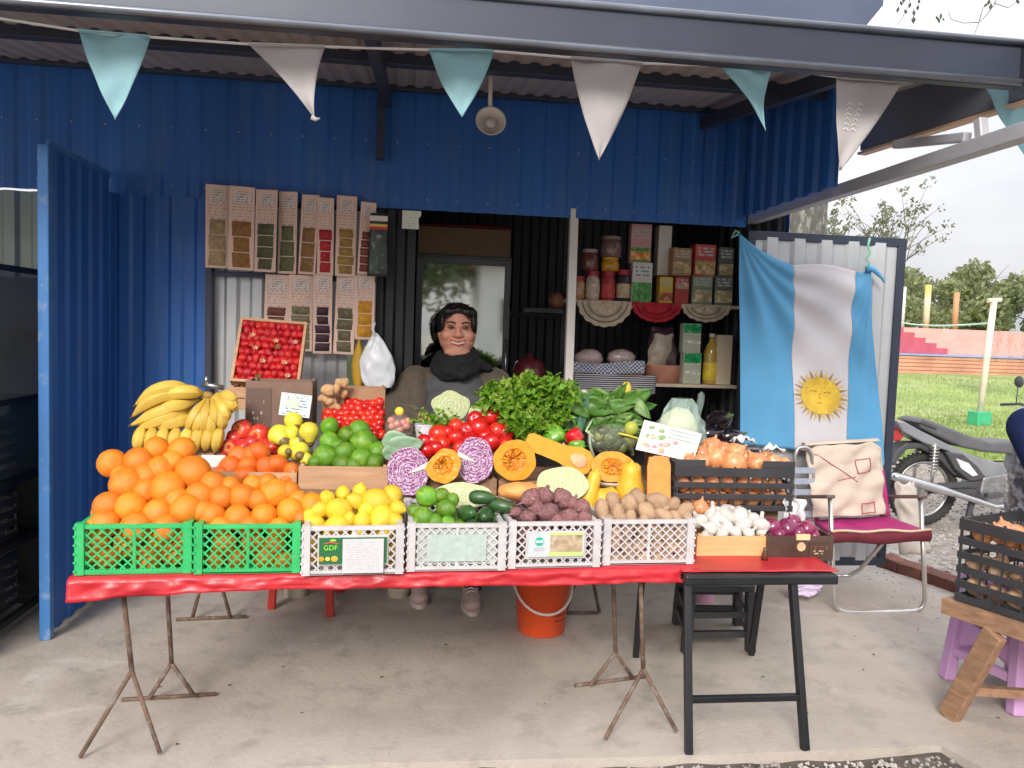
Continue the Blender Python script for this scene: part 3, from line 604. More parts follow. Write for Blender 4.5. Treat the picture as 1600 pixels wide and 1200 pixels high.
# ================================================================== CRATES
def lattice(g, w, h, y, sp=.027, sw=.0048, th=.004, z0=0, x0=0, axis='x'):
    """criss-cross diagonal strips clipped to the rectangle x0..x0+w, z0..z0+h in plane y"""
    for sgn in (1, -1):
        c = -h
        while c < w+h:
            # line x = c + sgn*z  (z 0..h)
            za, zb_ = 0.0, h
            xa, xb = (c, c+h) if sgn == 1 else (c+h, c)
            pa, pb = V((xa, za)), V((xb, zb_)); 
            ts = [0, 1]; dx = pb.x-pa.x
            t0, t1 = (0-pa.x)/dx, (w-pa.x)/dx
            if t0 > t1: t0, t1 = t1, t0
            t0, t1 = max(0, t0), min(1, t1)
            if t1-t0 > .04:
                q0, q1 = lerp(pa, pb, t0), lerp(pa, pb, t1)
                yy_ = y+(th*.5*sgn*.5)
                P = (lambda q: V((x0+q.x, yy_, z0+q.y))) if axis == 'x' else (lambda q: V((yy_, x0+q.x, z0+q.y)))
                g.bar(P(q0), P(q1), th if axis == 'x' else sw, sw if axis == 'x' else th, up=(0, 0, 1) if axis == 'x' else (1, 0, 0))
            c += sp
def crate_proto(w, d, h, m, name, panel=False):
    r = local(name, 'x', 'crate', (0, 0, 0)); pw = .024
    for sx in (0, 1):
        for sy in (0, 1):
            g = MB(); x = sx*w; y = sy*d
            g.bb((x if sx == 0 else x-pw, y if sy == 0 else y-pw, 0), (x+pw if sx == 0 else x, y+pw if sy == 0 else y, h))
            for k in range(6): z = .012+k*(h-.024)/5; g.bb((x-.003 if sx == 0 else x-.004, y-.0035 if sy == 0 else y+.0005, z-.0035), (x+.004 if sx == 0 else x+.003, y-.0005 if sy == 0 else y+.0035, z+.0035))
            g.build('corner_post', m, r)
    for a, b_, nm in (((pw, .004, h-.016), (w-pw, .018, h-.004), 'rim'), ((pw, d-.018, h-.016), (w-pw, d-.004, h-.004), 'rim'), ((.004, pw, h-.016), (.018, d-pw, h-.004), 'rim'), ((w-.018, pw, h-.016), (w-.004, d-pw, h-.004), 'rim'), ((pw, .004, .001), (w-pw, .016, .014), 'bottom_rail'), ((pw, d-.016, .001), (w-pw, d-.004, .014), 'bottom_rail'), ((w/2-.004, .005, .014), (w/2+.004, .013, h-.016), 'centre_bar'), ((.004, .004, 0), (w-.004, d-.004, .005), 'floor')):
        g = MB(); g.bb(a, b_); g.build(nm, m, r)
    for y in (.009, d-.009): g = MB(); lattice(g, w-2*pw, h-.03, y, x0=pw, z0=.014); g.build('lattice_panel', m, r)['kind'] = 'stuff'
    for x in (.009, w-.009): g = MB(); lattice(g, d-2*pw, h-.03, x, x0=pw, z0=.014, axis='y'); g.build('lattice_panel', m, r)['kind'] = 'stuff'
    if panel: g = MB(); g.bb((.055, .002, .03), (w-.055, .0045, h-.032)); g.build('label_panel', m, r)
    return r
CR = [(118, 298, 898), (303, 468, 897), (471, 630, 899), (635, 790, 893), (793, 938, 888), (941, 1084, 883)]
CH_, CD = .152, .38
gp = crate_proto(.312, CD, CH_, GREENPL, 'fruit_crate'); wp = crate_proto(.298, CD, CH_, WHITEPL, 'fruit_crate')
crates = []
labs = ['green lattice crate of big oranges at the left end of the table', 'green lattice crate heaped with smaller oranges, second from left', 'white lattice crate of lemons with green printed label and paper sheet', 'white lattice crate of limes and courgettes with pale lining', 'white lattice crate of beetroots with a cut corner label', 'white lattice crate of potatoes at the right end of the table']
for i, (x0_, x1_, y_) in enumerate(CR):
    src = gp if i < 2 else wp; used = any(c is src for c in crates); o = copy_tree(src) if used else src; crates.append(o)
    a_, b_ = at(x0_, y_, z=TZ), at(x1_, y_-1, z=TZ); wd = .312 if i < 2 else .298; ctr = (a_+b_)/2; an = math.atan2(tdir.y, tdir.x)+(.012, -.01, .014, -.012, .008, -.006)[i]; s = (b_-a_).length/wd
    o.rotation_euler.z = an; o.scale = (s, 1, 1); o.location = ctr-V((math.cos(an), math.sin(an), 0))*wd*s/2; o.location.z = TZ; tag(o, labs[i], 'crate', 'lattice crates along the front of the table')
# printed label and paper on the lemon crate; label on the beetroot crate; liner in the lime crate
def local_box(parent, name, a, b_, m): g = MB(); g.bb(a, b_); o = bpy.data.objects.new(name, g.mesh(name, m)); COL.objects.link(o); o.parent = parent; o['_w'] = (0, 0, 0); return o
c3 = crates[2]
DG = mat('label_green', (.015, .12, .04), .5)
lb_ = local_box(c3, 'crate_label', (.05, -.004, .036), (.247, .001, .115), DG)
PAPW = mat('white_print', (.75, .75, .74), .55)
lettering('GDF', .021, lb_, (.083, -.0045, .085), (RAD(90), 0, 0), mat('lime_print', (.3, .75, .05), .5))
g = MB(); g.tube([(.062, -.0045, .097), (.083, -.0045, .102), (.107, -.0045, .098)], [.001, .0022, .001], 6); o = bpy.data.objects.new('red_swoosh', g.mesh('red_swoosh', mat('print_red', (.7, .06, .05), .5))); COL.objects.link(o); o.parent = lb_
g = MB(); g.ell((.09, -.0045, .108), (.009, .0006, .0035), 10, 6); o = bpy.data.objects.new('leaf_mark', g.mesh('leaf_mark', mat('lime_print', ()))); COL.objects.link(o); o.parent = lb_
for x, rr_, cc in ((.057, .008, (.8, .3, .02)), (.095, .010, (.8, .42, .05)), (.075, .007, (.75, .6, .1))):
    g = MB(); g.ell((x, -.0045, .052), (rr_, .0006, rr_*.9), 12, 8); o = bpy.data.objects.new('fruit_print', g.mesh('fruit_print', mat('fp%.3f' % x, cc, .5))); COL.objects.link(o); o.parent = lb_
local_box(c3, 'paper_sheet', (.118, -.008, .008), (.238, -.0045, .112), printed('paper_lines', (.56, .55, .57), (.45, .45, .47), 14, .5, 30))
c5 = crates[4]
lb_ = bpy.data.objects.new('crate_label', MB().prism([(.062, 0, .038), (.242, 0, .038), (.242, 0, .118), (.085, 0, .118), (.062, 0, .1)], (0, -.004, 0), (0, .001, 0)).mesh('crate_label', mat('label_white', (.56, .6, .62), .4))); COL.objects.link(lb_); lb_.parent = c5
local_box(lb_, 'picture', (.132, -.006, .054), (.236, -.0042, .108), mat('label_picture', (.42, .31, .2), .5, 0, .4, 40, col2=(.6, .5, .4), c2s=60))
local_box(lb_, 'green_band', (.128, -.0058, .041), (.24, -.0041, .0535), mat('label_lime', (.5, .7, .2), .5)); local_box(lb_, 'green_band', (.128, -.0058, .1085), (.24, -.0041, .116), mat('label_lime', ()))
g = MB(); g.lathe([(0, 0), (.014, 0), (.014, .0015), (0, .0015)], 18, M=Matrix.Rotation(RAD(90), 3, 'X')); o = bpy.data.objects.new('round_emblem', g.mesh('round_emblem', mat('teal_print', (.02, .42, .3), .5))); COL.objects.link(o); o.parent = lb_; o.location = (.097, -.0045, .088)
local_box(o, 'emblem_bar', (-.012, -.0028, -.004), (.012, -.0016, .004), mat('label_white', ()))
for z in (.066, .06): local_box(lb_, 'text_line', (.08, -.0055, z), (.115, -.0042, z+.002), mat('grey_ink', (.4, .45, .47), .6))
local_box(crates[3], 'liner_sheet', (.03, .014, .018), (.268, .018, .13), mat('pale_liner', (.46, .52, .49), .5, 0, .1, 20))
local_box(crates[3], 'label_panel', (.06, .0025, .03), (.238, .0045, .115), mat('frosted_panel', (.42, .5, .46), .4, 0, .12, 60))
local_box(c5, 'label_panel', (.055, .0025, .03), (.25, .0045, .12), WHITEPL); local_box(c3, 'label_panel', (.045, .0025, .03), (.252, .0045, .122), WHITEPL)

# ================================================================== PRODUCE MESHES
def stemend(m, col, z0, z1):
    """second colour on the local-z end of a fruit (stem scar)"""
    nt = m.node_tree; N = nt.nodes; L = nt.links; b = N['Principled BSDF']; tc = N.new('ShaderNodeTexCoord'); sp = N.new('ShaderNodeSeparateXYZ'); L.new(tc.outputs['Object'], sp.inputs[0])
    mr = N.new('ShaderNodeMapRange'); mr.inputs[1].default_value = z0; mr.inputs[2].default_value = z1; L.new(sp.outputs[2], mr.inputs[0])
    x = N.new('ShaderNodeMix'); x.data_type = 'RGBA'; L.new(mr.outputs[0], x.inputs[0]); src = b.inputs['Base Color'].links[0].from_socket; L.new(src, x.inputs[6]); x.inputs[7].default_value = (*col, 1); L.new(x.outputs[2], b.inputs['Base Color']); return m
MO = stemend(mat('orange_peel', (.76, .225, .012), .46, 0, .12, 3, .3, 16, rand=.15, col2=(.66, .17, .012), c2s=1.6, c2t=(.48, .68)), (.25, .2, .04), .945, .985)
MM = stemend(mat('mandarin_peel', (.76, .15, .014), .4, 0, .1, 3, .3, 16, rand=.09), (.3, .22, .05), .93, .97)
ML = mat('lemon_peel', (.8, .52, .03), .44, 0, .1, 3, .3, 16, rand=.14, col2=(.68, .5, .07), c2s=2, c2t=(.52, .7))
MLI = mat('lime_peel', (.1, .25, .018), .36, 0, .25, 2, .25, 16, rand=.3, col2=(.24, .36, .03), c2s=1.3)
MAP = stemend(mat('apple_skin', (.6, .035, .03), .3, 0, .25, 3, 0, rand=.12, col2=(.72, .3, .08), c2s=2.4, c2t=(.58, .75), coat=.2), (.62, .42, .1), .82, .92)
MPE = stemend(mat('pear_skin', (.72, .62, .06), .42, 0, .12, 4, .05, 60, rand=.1, col2=(.5, .42, .08), c2s=7, c2t=(.62, .7)), (.2, .14, .05), .9, .98)
MT = mat('tomato_skin', (.6, .022, .012), .24, 0, .2, 1.5, 0, rand=.15, coat=.25)
MPO = mat('potato_skin', (.45, .29, .18), .8, 0, .18, 5, .4, 40, rand=.1, col2=(.3, .19, .12), c2s=9, c2t=(.58, .68))
MB_ = mat('beet_skin', (.23, .095, .1), .7, 0, .25, 5, .4, 30, rand=.15, col2=(.34, .19, .17), c2s=5)
MG = mat('garlic_skin', (.6, .56, .52), .5, 0, .08, 6, .1, 40, rand=.04, col2=(.65, .55, .55), c2s=6, c2t=(.58, .7))
MRO = mat('red_onion_skin', (.2, .02, .075), .25, 0, .25, 4, 0, rand=.15, coat=.3, stretch=(1, 1, .3))
MBO = mat('onion_skin', (.62, .24, .1), .35, 0, .2, 5, .05, rand=.14, coat=.15, stretch=(1, 1, .3), col2=(.72, .42, .2), c2s=4)
MZ = mat('courgette_skin', (.03, .085, .025), .32, 0, .3, 7, .05, rand=.2, col2=(.12, .24, .06), c2s=12, c2t=(.55, .65), stretch=(3, 3, .5))
MEG = mat('aubergine_skin', (.012, .008, .014), .16, 0, .2, 4, 0, coat=.5)
MBA = mat('banana_peel', (.64, .43, .07), .5, 0, .12, 9, .05, 40, rand=.1, col2=(.5, .33, .06), c2s=22, c2t=(.6, .72))
ORANGE = MB().ell((0, 0, 0), (1, 1, .97), 22, 14, fn=lambda d: 1-.07*max(0, abs(d.z)-.9)/.1).mesh('orange', MO, True)
MANDA = MB().ell((0, 0, 0), (1.05, 1.05, .86), 22, 14, fn=lambda d: 1-.14*max(0, abs(d.z)-.8)/.2+.012*math.cos(9*math.atan2(d.y, d.x))*(1-abs(d.z))).mesh('mandarin', MM, True)
LEMON = MB().lathe([(0, -1.25), (.12, -1.22), (.22, -1.1), (.5, -.9), (.8, -.55), (.93, -.1), (.92, .25), (.74, .65), (.45, .93), (.2, 1.08), (.1, 1.15), (0, 1.15)], 18, fn=lambda a, z: 1+.03*math.sin(3*a+z)).mesh('lemon', ML, True)
LIME = MB().lathe([(0, -1.06), (.14, -1.03), (.5, -.88), (.84, -.5), (.97, 0), (.86, .45), (.52, .85), (.2, 1.02), (.08, 1.08), (0, 1.08)], 18).mesh('lime', MLI, True)
APPLE = MB().lathe([(0, -.72), (.2, -.82), (.45, -.86), (.8, -.55), (1, 0), (.97, .4), (.75, .75), (.45, .88), (.2, .84), (.06, .7), (0, .66)], 20, fn=lambda a, z: 1+.025*math.cos(5*a)).mesh('apple', MAP, True)
PEAR = MB().lathe([(0, -1.0), (.3, -1.02), (.75, -.8), (1, -.3), (.97, .1), (.72, .55), (.5, .9), (.38, 1.2), (.2, 1.38), (.05, 1.42), (0, 1.42)], 20, fn=lambda a, z: 1+.03*math.sin(2*a+z*2)).mesh('pear', MPE, True)
TOMATO = MB().lathe([(0, -.86), (.4, -.85), (.82, -.58), (1, -.05), (.96, .35), (.72, .72), (.42, .84), (.15, .8), (0, .74)], 22, fn=lambda a, z: 1+.035*math.cos(5*a)*(z+.9)/1.8).mesh('tomato', MT, True)
CHERRY = MB().ell((0, 0, 0), (1, 1, 1.18), 14, 9).mesh('cherry_tomato', MT, True)
POTS = [MB().ell((0, 0, 0), (1.3, .9, .85), 18, 12, fn=lambda d, s=s: 1+.22*n3(d+V((s*9, 0, 0)), 1.3)+.04*n3(d, 5)).mesh('potato', MPO, True) for s in range(4)]
BEETS = [MB().lathe([(0, -2.1), (.04, -1.9), (.07, -1.5), (.16, -1.15), (.6, -.85), (.95, -.3), (1, .1), (.8, .6), (.42, .85), (.2, .95), (.22, 1.25), (.12, 1.45), (0, 1.45)], 18, fn=lambda a, z, s=s: 1+.1*math.sin(2*a+s+z)+.04*math.sin(5*a+3*s)).mesh('beetroot', MB_, True) for s in range(3)]
GARLIC = MB().lathe([(0, -.6), (.3, -.66), (.72, -.5), (1, -.08), (.9, .3), (.5, .62), (.24, .85), (.17, 1.2), (.2, 1.5), (.12, 1.56), (0, 1.56)], 27, fn=lambda a, z: 1+(.1*abs(math.cos(4.5*a))-.05 if z < .7 else .1*math.sin(3*a))).mesh('garlic_bulb', MG, True)
def onion_mesh(m, nm): return MB().lathe([(0, -.98), (.12, -.97), (.4, -.85), (.82, -.5), (1, -.02), (.92, .38), (.62, .7), (.3, .9), (.15, 1.08), (.1, 1.25), (.13, 1.34), (0, 1.34)], 20, fn=lambda a, z: 1+.03*math.sin(7*a+z)).mesh(nm, m, True)
RONION, BONION = onion_mesh(MRO, 'red_onion'), onion_mesh(MBO, 'onion')
COURG = MB().lathe([(0, -2.4), (.3, -2.38), (.72, -2.1), (1, -1.2), (1, .2), (.85, 1.4), (.6, 2.0), (.45, 2.3), (.42, 2.7), (0, 2.7)], 16, fn=lambda a, z: 1+.05*math.cos(6*a)).mesh('courgette', MZ, True)
def rrot(): return (rnd(0, 6.28), rnd(0, 6.28), rnd(0, 6.28))
def heap(me, name, lst, Yf, label, cat, group, rot=None, sq=1):
    for e in lst:
        x, y, r = e[:3]; Y = Yf(x, y) if callable(Yf) else Yf; p = at(x, y, Y=Y); s = r*dist(p)/F
        m_ = random.choice(me) if isinstance(me, list) else me
        ro = rot() if rot else rrot(); s *= rnd(.93, 1.06); jx, jy = rnd(.95, 1.05), rnd(.95, 1.05)
        if len(e) > 3: ro = e[3]
        put(m_, name, p, ro, (s*sq*jx, s*sq*jy, s*sq) if not isinstance(sq, tuple) else tuple(s*q for q in sq), label, cat, group)
def fy(x): return lerp(2.372, 2.468, (x-118)/966)      # front plane of the crates by pixel column
slope = lambda d0, k=.0017: (lambda x, y: fy(x)+d0+max(0, 824-y)*k)
# --- oranges
ol = [(175,724,24),(217,722,25),(244,702,21),(284,704,23),(302,739,27),(251,734,25),(198,757,27),(263,764,28),(312,775,24),(170,791,23),(204,794,25),(246,802,23),(290,797,27),(164,818,24),(213,824,24),(260,826,23),(333,757,23),(228,768,22),(318,800,18),(228,745,20),(270,722,20),(190,742,18),(276,782,20),(150,822,16)]
heap(ORANGE, 'orange', ol, slope(.07), 'big orange heaped in the green crate at the left end', 'orange', 'oranges in the leftmost green crate')
heap(ORANGE, 'orange', [(170,873,21),(230,874,22),(275,865,20),(140,865,18),(200,850,20),(250,846,20),(155,845,17),(285,842,15)], lambda x, y: fy(x)+.078, 'big orange heaped in the green crate at the left end', 'orange', 'oranges in the leftmost green crate')
for k in range(16): put(ORANGE, 'orange', tp(.06+(k % 4)*.068, .2+(k//8)*.1, .62+.07*((k//4) % 2)), rrot(), .045, 'big orange heaped in the green crate at the left end', 'orange', 'oranges in the leftmost green crate')
ol = [(332,806,20),(372,809,21),(413,806,22),(454,799,22),(379,777,22),(430,771,23),(347,778,20),(405,782,18),(452,768,18),(487,789,19),(436,825,17),(466,782,16),(395,757,16),(360,760,17),(418,755,15),(390,824,18),(345,823,17),(470,810,15)]
heap(ORANGE, 'orange', ol, slope(.07), 'smaller orange heaped in the second green crate', 'orange', 'oranges in the second green crate')
heap(ORANGE, 'orange', [(350,850,19),(395,848,19),(430,852,20),(335,875,17),(415,872,22),(445,876,18),(372,874,16)], lambda x, y: fy(x)+.074, 'smaller orange heaped in the second green crate', 'orange', 'oranges in the second green crate')
for k in range(12): put(ORANGE, 'orange', tp(.40+(k % 4)*.064, .2+(k//8)*.1, .63+.07*((k//4) % 2)), rrot(), .042, 'smaller orange heaped in the second green crate', 'orange', 'oranges in the second green crate')
# --- lemons
heap(LEMON, 'lemon', [(536,770,13),(562,768,13),(587,784,22),(530,798,22),(556,784,15),(613,773,16),(621,794,14),(597,809,20),(566,815,15),(492,818,16),(528,821,17),(511,779,14),(500,797,15),(574,797,14),(545,812,13),(618,815,13),(484,806,12)], slope(.06), 'yellow lemon heaped in the white crate with printed label', 'lemon', 'lemons in the white crate')
heap(LEMON, 'lemon', [(485,850,15),(490,875,14),(515,838,13),(560,837,14),(600,840,15),(613,862,15),(612,884,12),(500,888,11),(545,889,12)], lambda x, y: fy(x)+.072, 'yellow lemon heaped in the white crate with printed label', 'lemon', 'lemons in the white crate')
for k in range(10): put(LEMON, 'lemon', tp(.72+(k % 5)*.056, .13+(k//5)*.1, .66), rrot(), .034, 'yellow lemon heaped in the white crate with printed label', 'lemon', 'lemons in the white crate')
# --- limes, courgettes in crate four
heap(LIME, 'lime', [(667,776,18),(690,774,13),(697,795,17),(662,808,18),(700,818,14),(707,781,12),(680,815,14),(647,797,10),(648,818,9)], slope(.06), 'green lime in the white crate with pale lining', 'lime', 'limes in the white crate')
heap(COURG, 'courgette', [(730,801,13,(RAD(80),0,.3)),(759,806,13,(RAD(82),0,-.2)),(752,777,11,(RAD(90),0,RAD(75))),(782,790,12,(RAD(95),0,RAD(60))),(738,818,10,(RAD(85),0,.1)),(775,812,9,(RAD(90),0,RAD(50)))], slope(.10, .0012), 'dark green courgette in the white crate with pale lining', 'courgette', 'courgettes in the white crate', sq=(1, 1, .75))
for k in range(8): put(LIME, 'lime', tp(1.03+(k % 4)*.062, .14+(k//4)*.1, .65), rrot(), .034, 'green lime in the white crate with pale lining', 'lime', 'limes in the white crate')
# --- beetroots
heap(BEETS, 'beetroot', [(830,779,17),(851,775,15),(879,779,16),(909,795,16),(858,802,18),(890,809,15),(825,808,13),(913,812,13),(840,795,13),(893,786,12),(806,800,10),(871,815,12)], slope(.06), 'dusty purple beetroot in the white crate with cut corner label', 'beetroot', 'beetroots in the white crate')
heap(BEETS, 'beetroot', [(815,840,13),(850,838,13),(885,838,13),(920,842,13),(808,868,12),(922,868,12)], lambda x, y: fy(x)+.068, 'dusty purple beetroot in the white crate with cut corner label', 'beetroot', 'beetroots in the white crate')
for k in range(8): put(random.choice(BEETS), 'beetroot', tp(1.33+(k % 4)*.062, .14+(k//4)*.1, .65), rrot(), .032, 'dusty purple beetroot in the white crate with cut corner label', 'beetroot', 'beetroots in the white crate')
# --- potatoes
heap(POTS, 'potato', [(941,797,13),(965,803,13),(983,789,16),(957,784,12),(996,776,14),(1026,783,16),(1010,801,15),(1052,789,14),(1068,798,13),(1036,806,14),(1055,809,11),(969,813,11),(1005,815,11),(1075,812,9),(985,810,12),(950,813,10),(1040,790,11)], slope(.06), 'brown potato heaped in the white crate at the right end', 'potato', 'potatoes in the white crate')
heap(POTS, 'potato', [(x+rnd(-3, 3), y+rnd(-2, 2), 13) for y in (832, 852, 870) for x in range(962, 1075, 20)], lambda x, y: fy(x)+.064, 'brown potato heaped in the white crate at the right end', 'potato', 'potatoes in the white crate')
for k in range(8): put(random.choice(POTS), 'potato', tp(1.64+(k % 4)*.062, .14+(k//4)*.1, .65), rrot(), .032, 'brown potato heaped in the white crate at the right end', 'potato', 'potatoes in the white crate')

# ================================================================== BOXES
def wood_box(name, x0, x1, yb, yt, Y, depth, label, m=WOOD, boards=1, rz=0, tilt=0, lip=True, group=None, cat='box'):
    a_, b_ = at(x0, yb, Y=Y), at(x1, yb, Y=Y); zt = at((x0+x1)/2, yt, Y=Y).z; w_ = b_.x-a_.x; h = zt-(a_.z+b_.z)/2; z = (a_.z+b_.z)/2
    r = local(name, label, cat, ((a_.x+b_.x)/2, Y, z), rz, group, rot=(tilt, 0, rz)); e = .006
    for k in range(boards):
        hh = (h-.004*(boards-1))/boards; z0 = k*(hh+.004)
        for nm, lo, hi in (('front_board', (-w_/2, 0, z0), (w_/2, e, z0+hh)), ('back_board', (-w_/2, depth-e, z0), (w_/2, depth, z0+hh)), ('side_board', (-w_/2, e+.0005, z0), (-w_/2+e, depth-e-.0005, z0+hh)), ('side_board', (w_/2-e, e+.0005, z0), (w_/2, depth-e-.0005, z0+hh))):
            g = MB(); g.bb(lo, hi); g.build(nm, m, r)
    for sx in (-1, 1):
        for y in (e+.001, depth-e-.013): g = MB(); x = sx*(w_/2-e-.007); g.bb((x-.006, y, .001), (x+.006, y+.012, h+.006)); g.build('corner_block', m, r)
    g = MB(); g.bb((-w_/2+e+.001, e+.001, .0005), (w_/2-e-.001, depth-e-.001, .005)); g.build('base', m, r)
    r['_h'] = h; r['_wd'] = w_; return r
MY = 2.90
wood_box('wooden_box', 466, 606, 766, 729, MY, .30, 'pale wooden fruit box of limes behind the lemon crate')
wood_box('wooden_box', 330, 463, 772, 738, MY+.02, .28, 'wooden box under the mandarins behind the second crate')
ms = lambda d0, k=.0022, y0=740: (lambda x, y: MY+d0+max(0, y0-y)*k)
heap(MANDA, 'mandarin', [(359,731,18),(404,709,18),(433,727,19),(387,729,16),(383,747,19),(416,748,16),(373,712,15),(448,750,16),(349,753,15),(455,735,13),(414,728,15),(399,763,15),(430,762,14),(362,765,13),(345,740,12),(390,712,14)], ms(.05), 'reddish mandarin heaped between the bananas and the pears', 'mandarin', 'mandarins behind the second crate')
heap(APPLE, 'apple', [(380,673,18),(406,679,17),(358,700,15,(RAD(78), 0, .2)),(427,699,14),(366,684,13),(395,694,14),(425,681,12),(412,697,13),(380,698,13)], ms(.14, .002), 'red apple in the pile beside the bananas', 'apple', 'red apples beside the bananas')
heap(PEAR, 'pear', [(458,659,16,(RAD(190), .2, .3)),(437,681,17,(RAD(120), .5, .9)),(483,676,18,(RAD(170), -.1, 0)),(468,707,17,(RAD(100), .1, .2)),(462,692,11,(RAD(60), .4, 1)),(447,706,14,(RAD(80), .4, .4)),(480,718,12,(RAD(100), 0, 2)),(455,676,12,(RAD(40), 0, 2))], ms(.08, .002), 'yellow pear in the small pile next to the limes', 'pear', 'yellow pears beside the limes', sq=.95)
heap(LIME, 'lime', [(515,667,16),(562,673,18),(515,690,17),(543,680,16),(569,691,20),(508,713,20),(538,707,17),(566,717,19),(535,726,16),(590,705,15),(585,722,14),(492,722,12),(552,727,14),(528,697,13)], ms(.06, .0022), 'large green lime heaped in the wooden box', 'lime', 'limes in the wooden box', sq=1.02)

# ================================================================== CUT VEGETABLES
def ringmat(name, c0, c1, scale, dist, core=None):
    m = bpy.data.materials.new(name); m.use_nodes = True; nt = m.node_tree; N = nt.nodes; L = nt.links; b = N['Principled BSDF']; tc = N.new('ShaderNodeTexCoord')
    mp = N.new('ShaderNodeMapping'); mp.inputs['Scale'].default_value = (1, .15, 1); L.new(tc.outputs['Object'], mp.inputs[0])
    wv = N.new('ShaderNodeTexWave'); wv.wave_type = 'RINGS'; wv.rings_direction = 'Y'; wv.inputs['Scale'].default_value = scale*1.55; wv.inputs['Distortion'].default_value = dist*1.7; wv.inputs['Detail'].default_value = 4; wv.inputs['Detail Scale'].default_value = 2.6; wv.inputs['Detail Roughness'].default_value = .62
    L.new(mp.outputs[0], wv.inputs['Vector']); cr_ = N.new('ShaderNodeValToRGB'); cr_.color_ramp.elements[0].position = .3; cr_.color_ramp.elements[1].position = .62; cr_.color_ramp.elements[0].color = (*c0, 1); cr_.color_ramp.elements[1].color = (*c1, 1)
    L.new(wv.outputs[1], cr_.inputs[0]); L.new(cr_.outputs[0], b.inputs['Base Color']); b.inputs['Roughness'].default_value = .4
    bp = N.new('ShaderNodeBump'); bp.inputs['Strength'].default_value = .6; bp.inputs['Distance'].default_value = .004; L.new(wv.outputs[1], bp.inputs['Height']); L.new(bp.outputs[0], b.inputs['Normal']); return m
RCAB = ringmat('red_cabbage_cut', (.25, .045, .2), (.62, .46, .6), 16, 7); GCAB = ringmat('green_cabbage_cut', (.5, .56, .27), (.63, .66, .42), 14, 6)
RCO = mat('red_cabbage_leaf', (.2, .05, .16), .4, 0, .25, 12, .2, 30); GCO = mat('green_cabbage_leaf', (.38, .5, .2), .5, 0, .2, 10, .3, 25); COREM = mat('cabbage_core', (.76, .72, .58), .5)
def cut_half(name, x, y, rx, ry, Y, rz, tilt, mcut, mout, label, cat, core=None, depth=.8, rough=.06, seed=0):
    """half vegetable, local -y is the cut face; rx, ry pixel radii"""
    p = at(x, y, Y=Y); k = dist(p)/F; rx, ry = rx*k, ry*k; r = local(name, label, cat, p, rot=(tilt, 0, rz)); r['_w'] = (0, 0, 0)
    def rad(a): return 1+rough*n3((math.cos(a)*1.5+seed, math.sin(a)*1.5, seed*2), 1)+.3*rough*math.sin(5*a+seed)
    def face(u, v):
        a = u*6.28318; q = v*rad(a); bumpy = .0022*math.sin(v*34+3*n3((math.cos(a)*2, math.sin(a)*2, v*2+seed)))*(1 if core is not None or 'cabbage' in name else 0)
        return V((math.cos(a)*rx*q, bumpy*(1-v**8), math.sin(a)*ry*q))
    def back(u, v):
        a = u*6.28318; q = math.cos(v*math.pi/2); return V((math.cos(a)*rx*rad(a)*q, math.sin(v*math.pi/2)*depth*min(rx, ry)+.0005, math.sin(a)*ry*rad(a)*q))
    g = MB(); g.grid(face, 48, 14); g.build('cut_face', mcut, r, True); g = MB(); g.grid(back, 40, 8, flip=True); g.build('outer_leaf' if 'cabbage' in name else 'rind', mout, r, True)
    if core:
        x0_, z0_, x1_, z1_, wd = core; a_ = V((x0_*rx, -.0045, z0_*ry)); b_ = V((x1_*rx, -.0045, z1_*ry)); n_ = V((-(b_-a_).z, 0, (b_-a_).x)).normalized()*wd*rx
        g = MB(); g.prism([a_-n_, a_+n_, lerp(a_, b_, .6)+n_*.6, b_, lerp(a_, b_, .6)-n_*.6], (0, 0, 0), (0, .008, 0)); g.build('core', COREM, r, bevel=.002)
    return r, rx, ry
cut_half('red_cabbage_half', 638, 736, 33, 38, 2.80, .12, -.22, RCAB, RCO, 'halved red cabbage left of the pumpkin wedge, cut face showing', 'cabbage', (.95, .25, 0, -.1, .13), seed=1)
cut_half('red_cabbage_half', 742, 719, 29, 36, 2.84, -.05, -.15, RCAB, RCO, 'halved red cabbage right of the pumpkin wedge, below the tomatoes', 'cabbage', (-.95, .25, .1, -.1, .15), seed=4)
cut_half('green_cabbage_half', 705, 634, 30, 22, 3.22, .1, -.2, GCAB, GCO, 'halved pale green cabbage in front of the seated woman', 'cabbage', seed=6, rough=.12)
cut_half('green_cabbage_half', 879, 756, 41, 28, 2.72, -.1, -.45, GCAB, GCO, 'halved pale cabbage lying behind the beetroots', 'cabbage', seed=8)
cut_half('green_cabbage_half', 722, 774, 46, 22, 2.70, 0, -.6, GCAB, GCO, 'pale cabbage slab lying between the limes and courgettes', 'cabbage', seed=11)
cut_half('green_cabbage_half', 752, 646, 20, 17, 3.18, 0, -.5, GCAB, GCO, 'small yellowish cabbage half behind the topmost tomato', 'cabbage', seed=13)
FLESH = mat('pumpkin_flesh', (.76, .29, .014), .38, 0, .1, 20, .1, 90); CAV = mat('pumpkin_cavity', (.68, .23, .02), .4, 0, .3, 30, .9, 45); RIND = mat('pumpkin_rind', (.2, .19, .16), .5, 0, .4, 9, .15, 30, col2=(.5, .45, .36), c2s=12); SEED = mat('pumpkin_seed', (.75, .42, .12), .4)
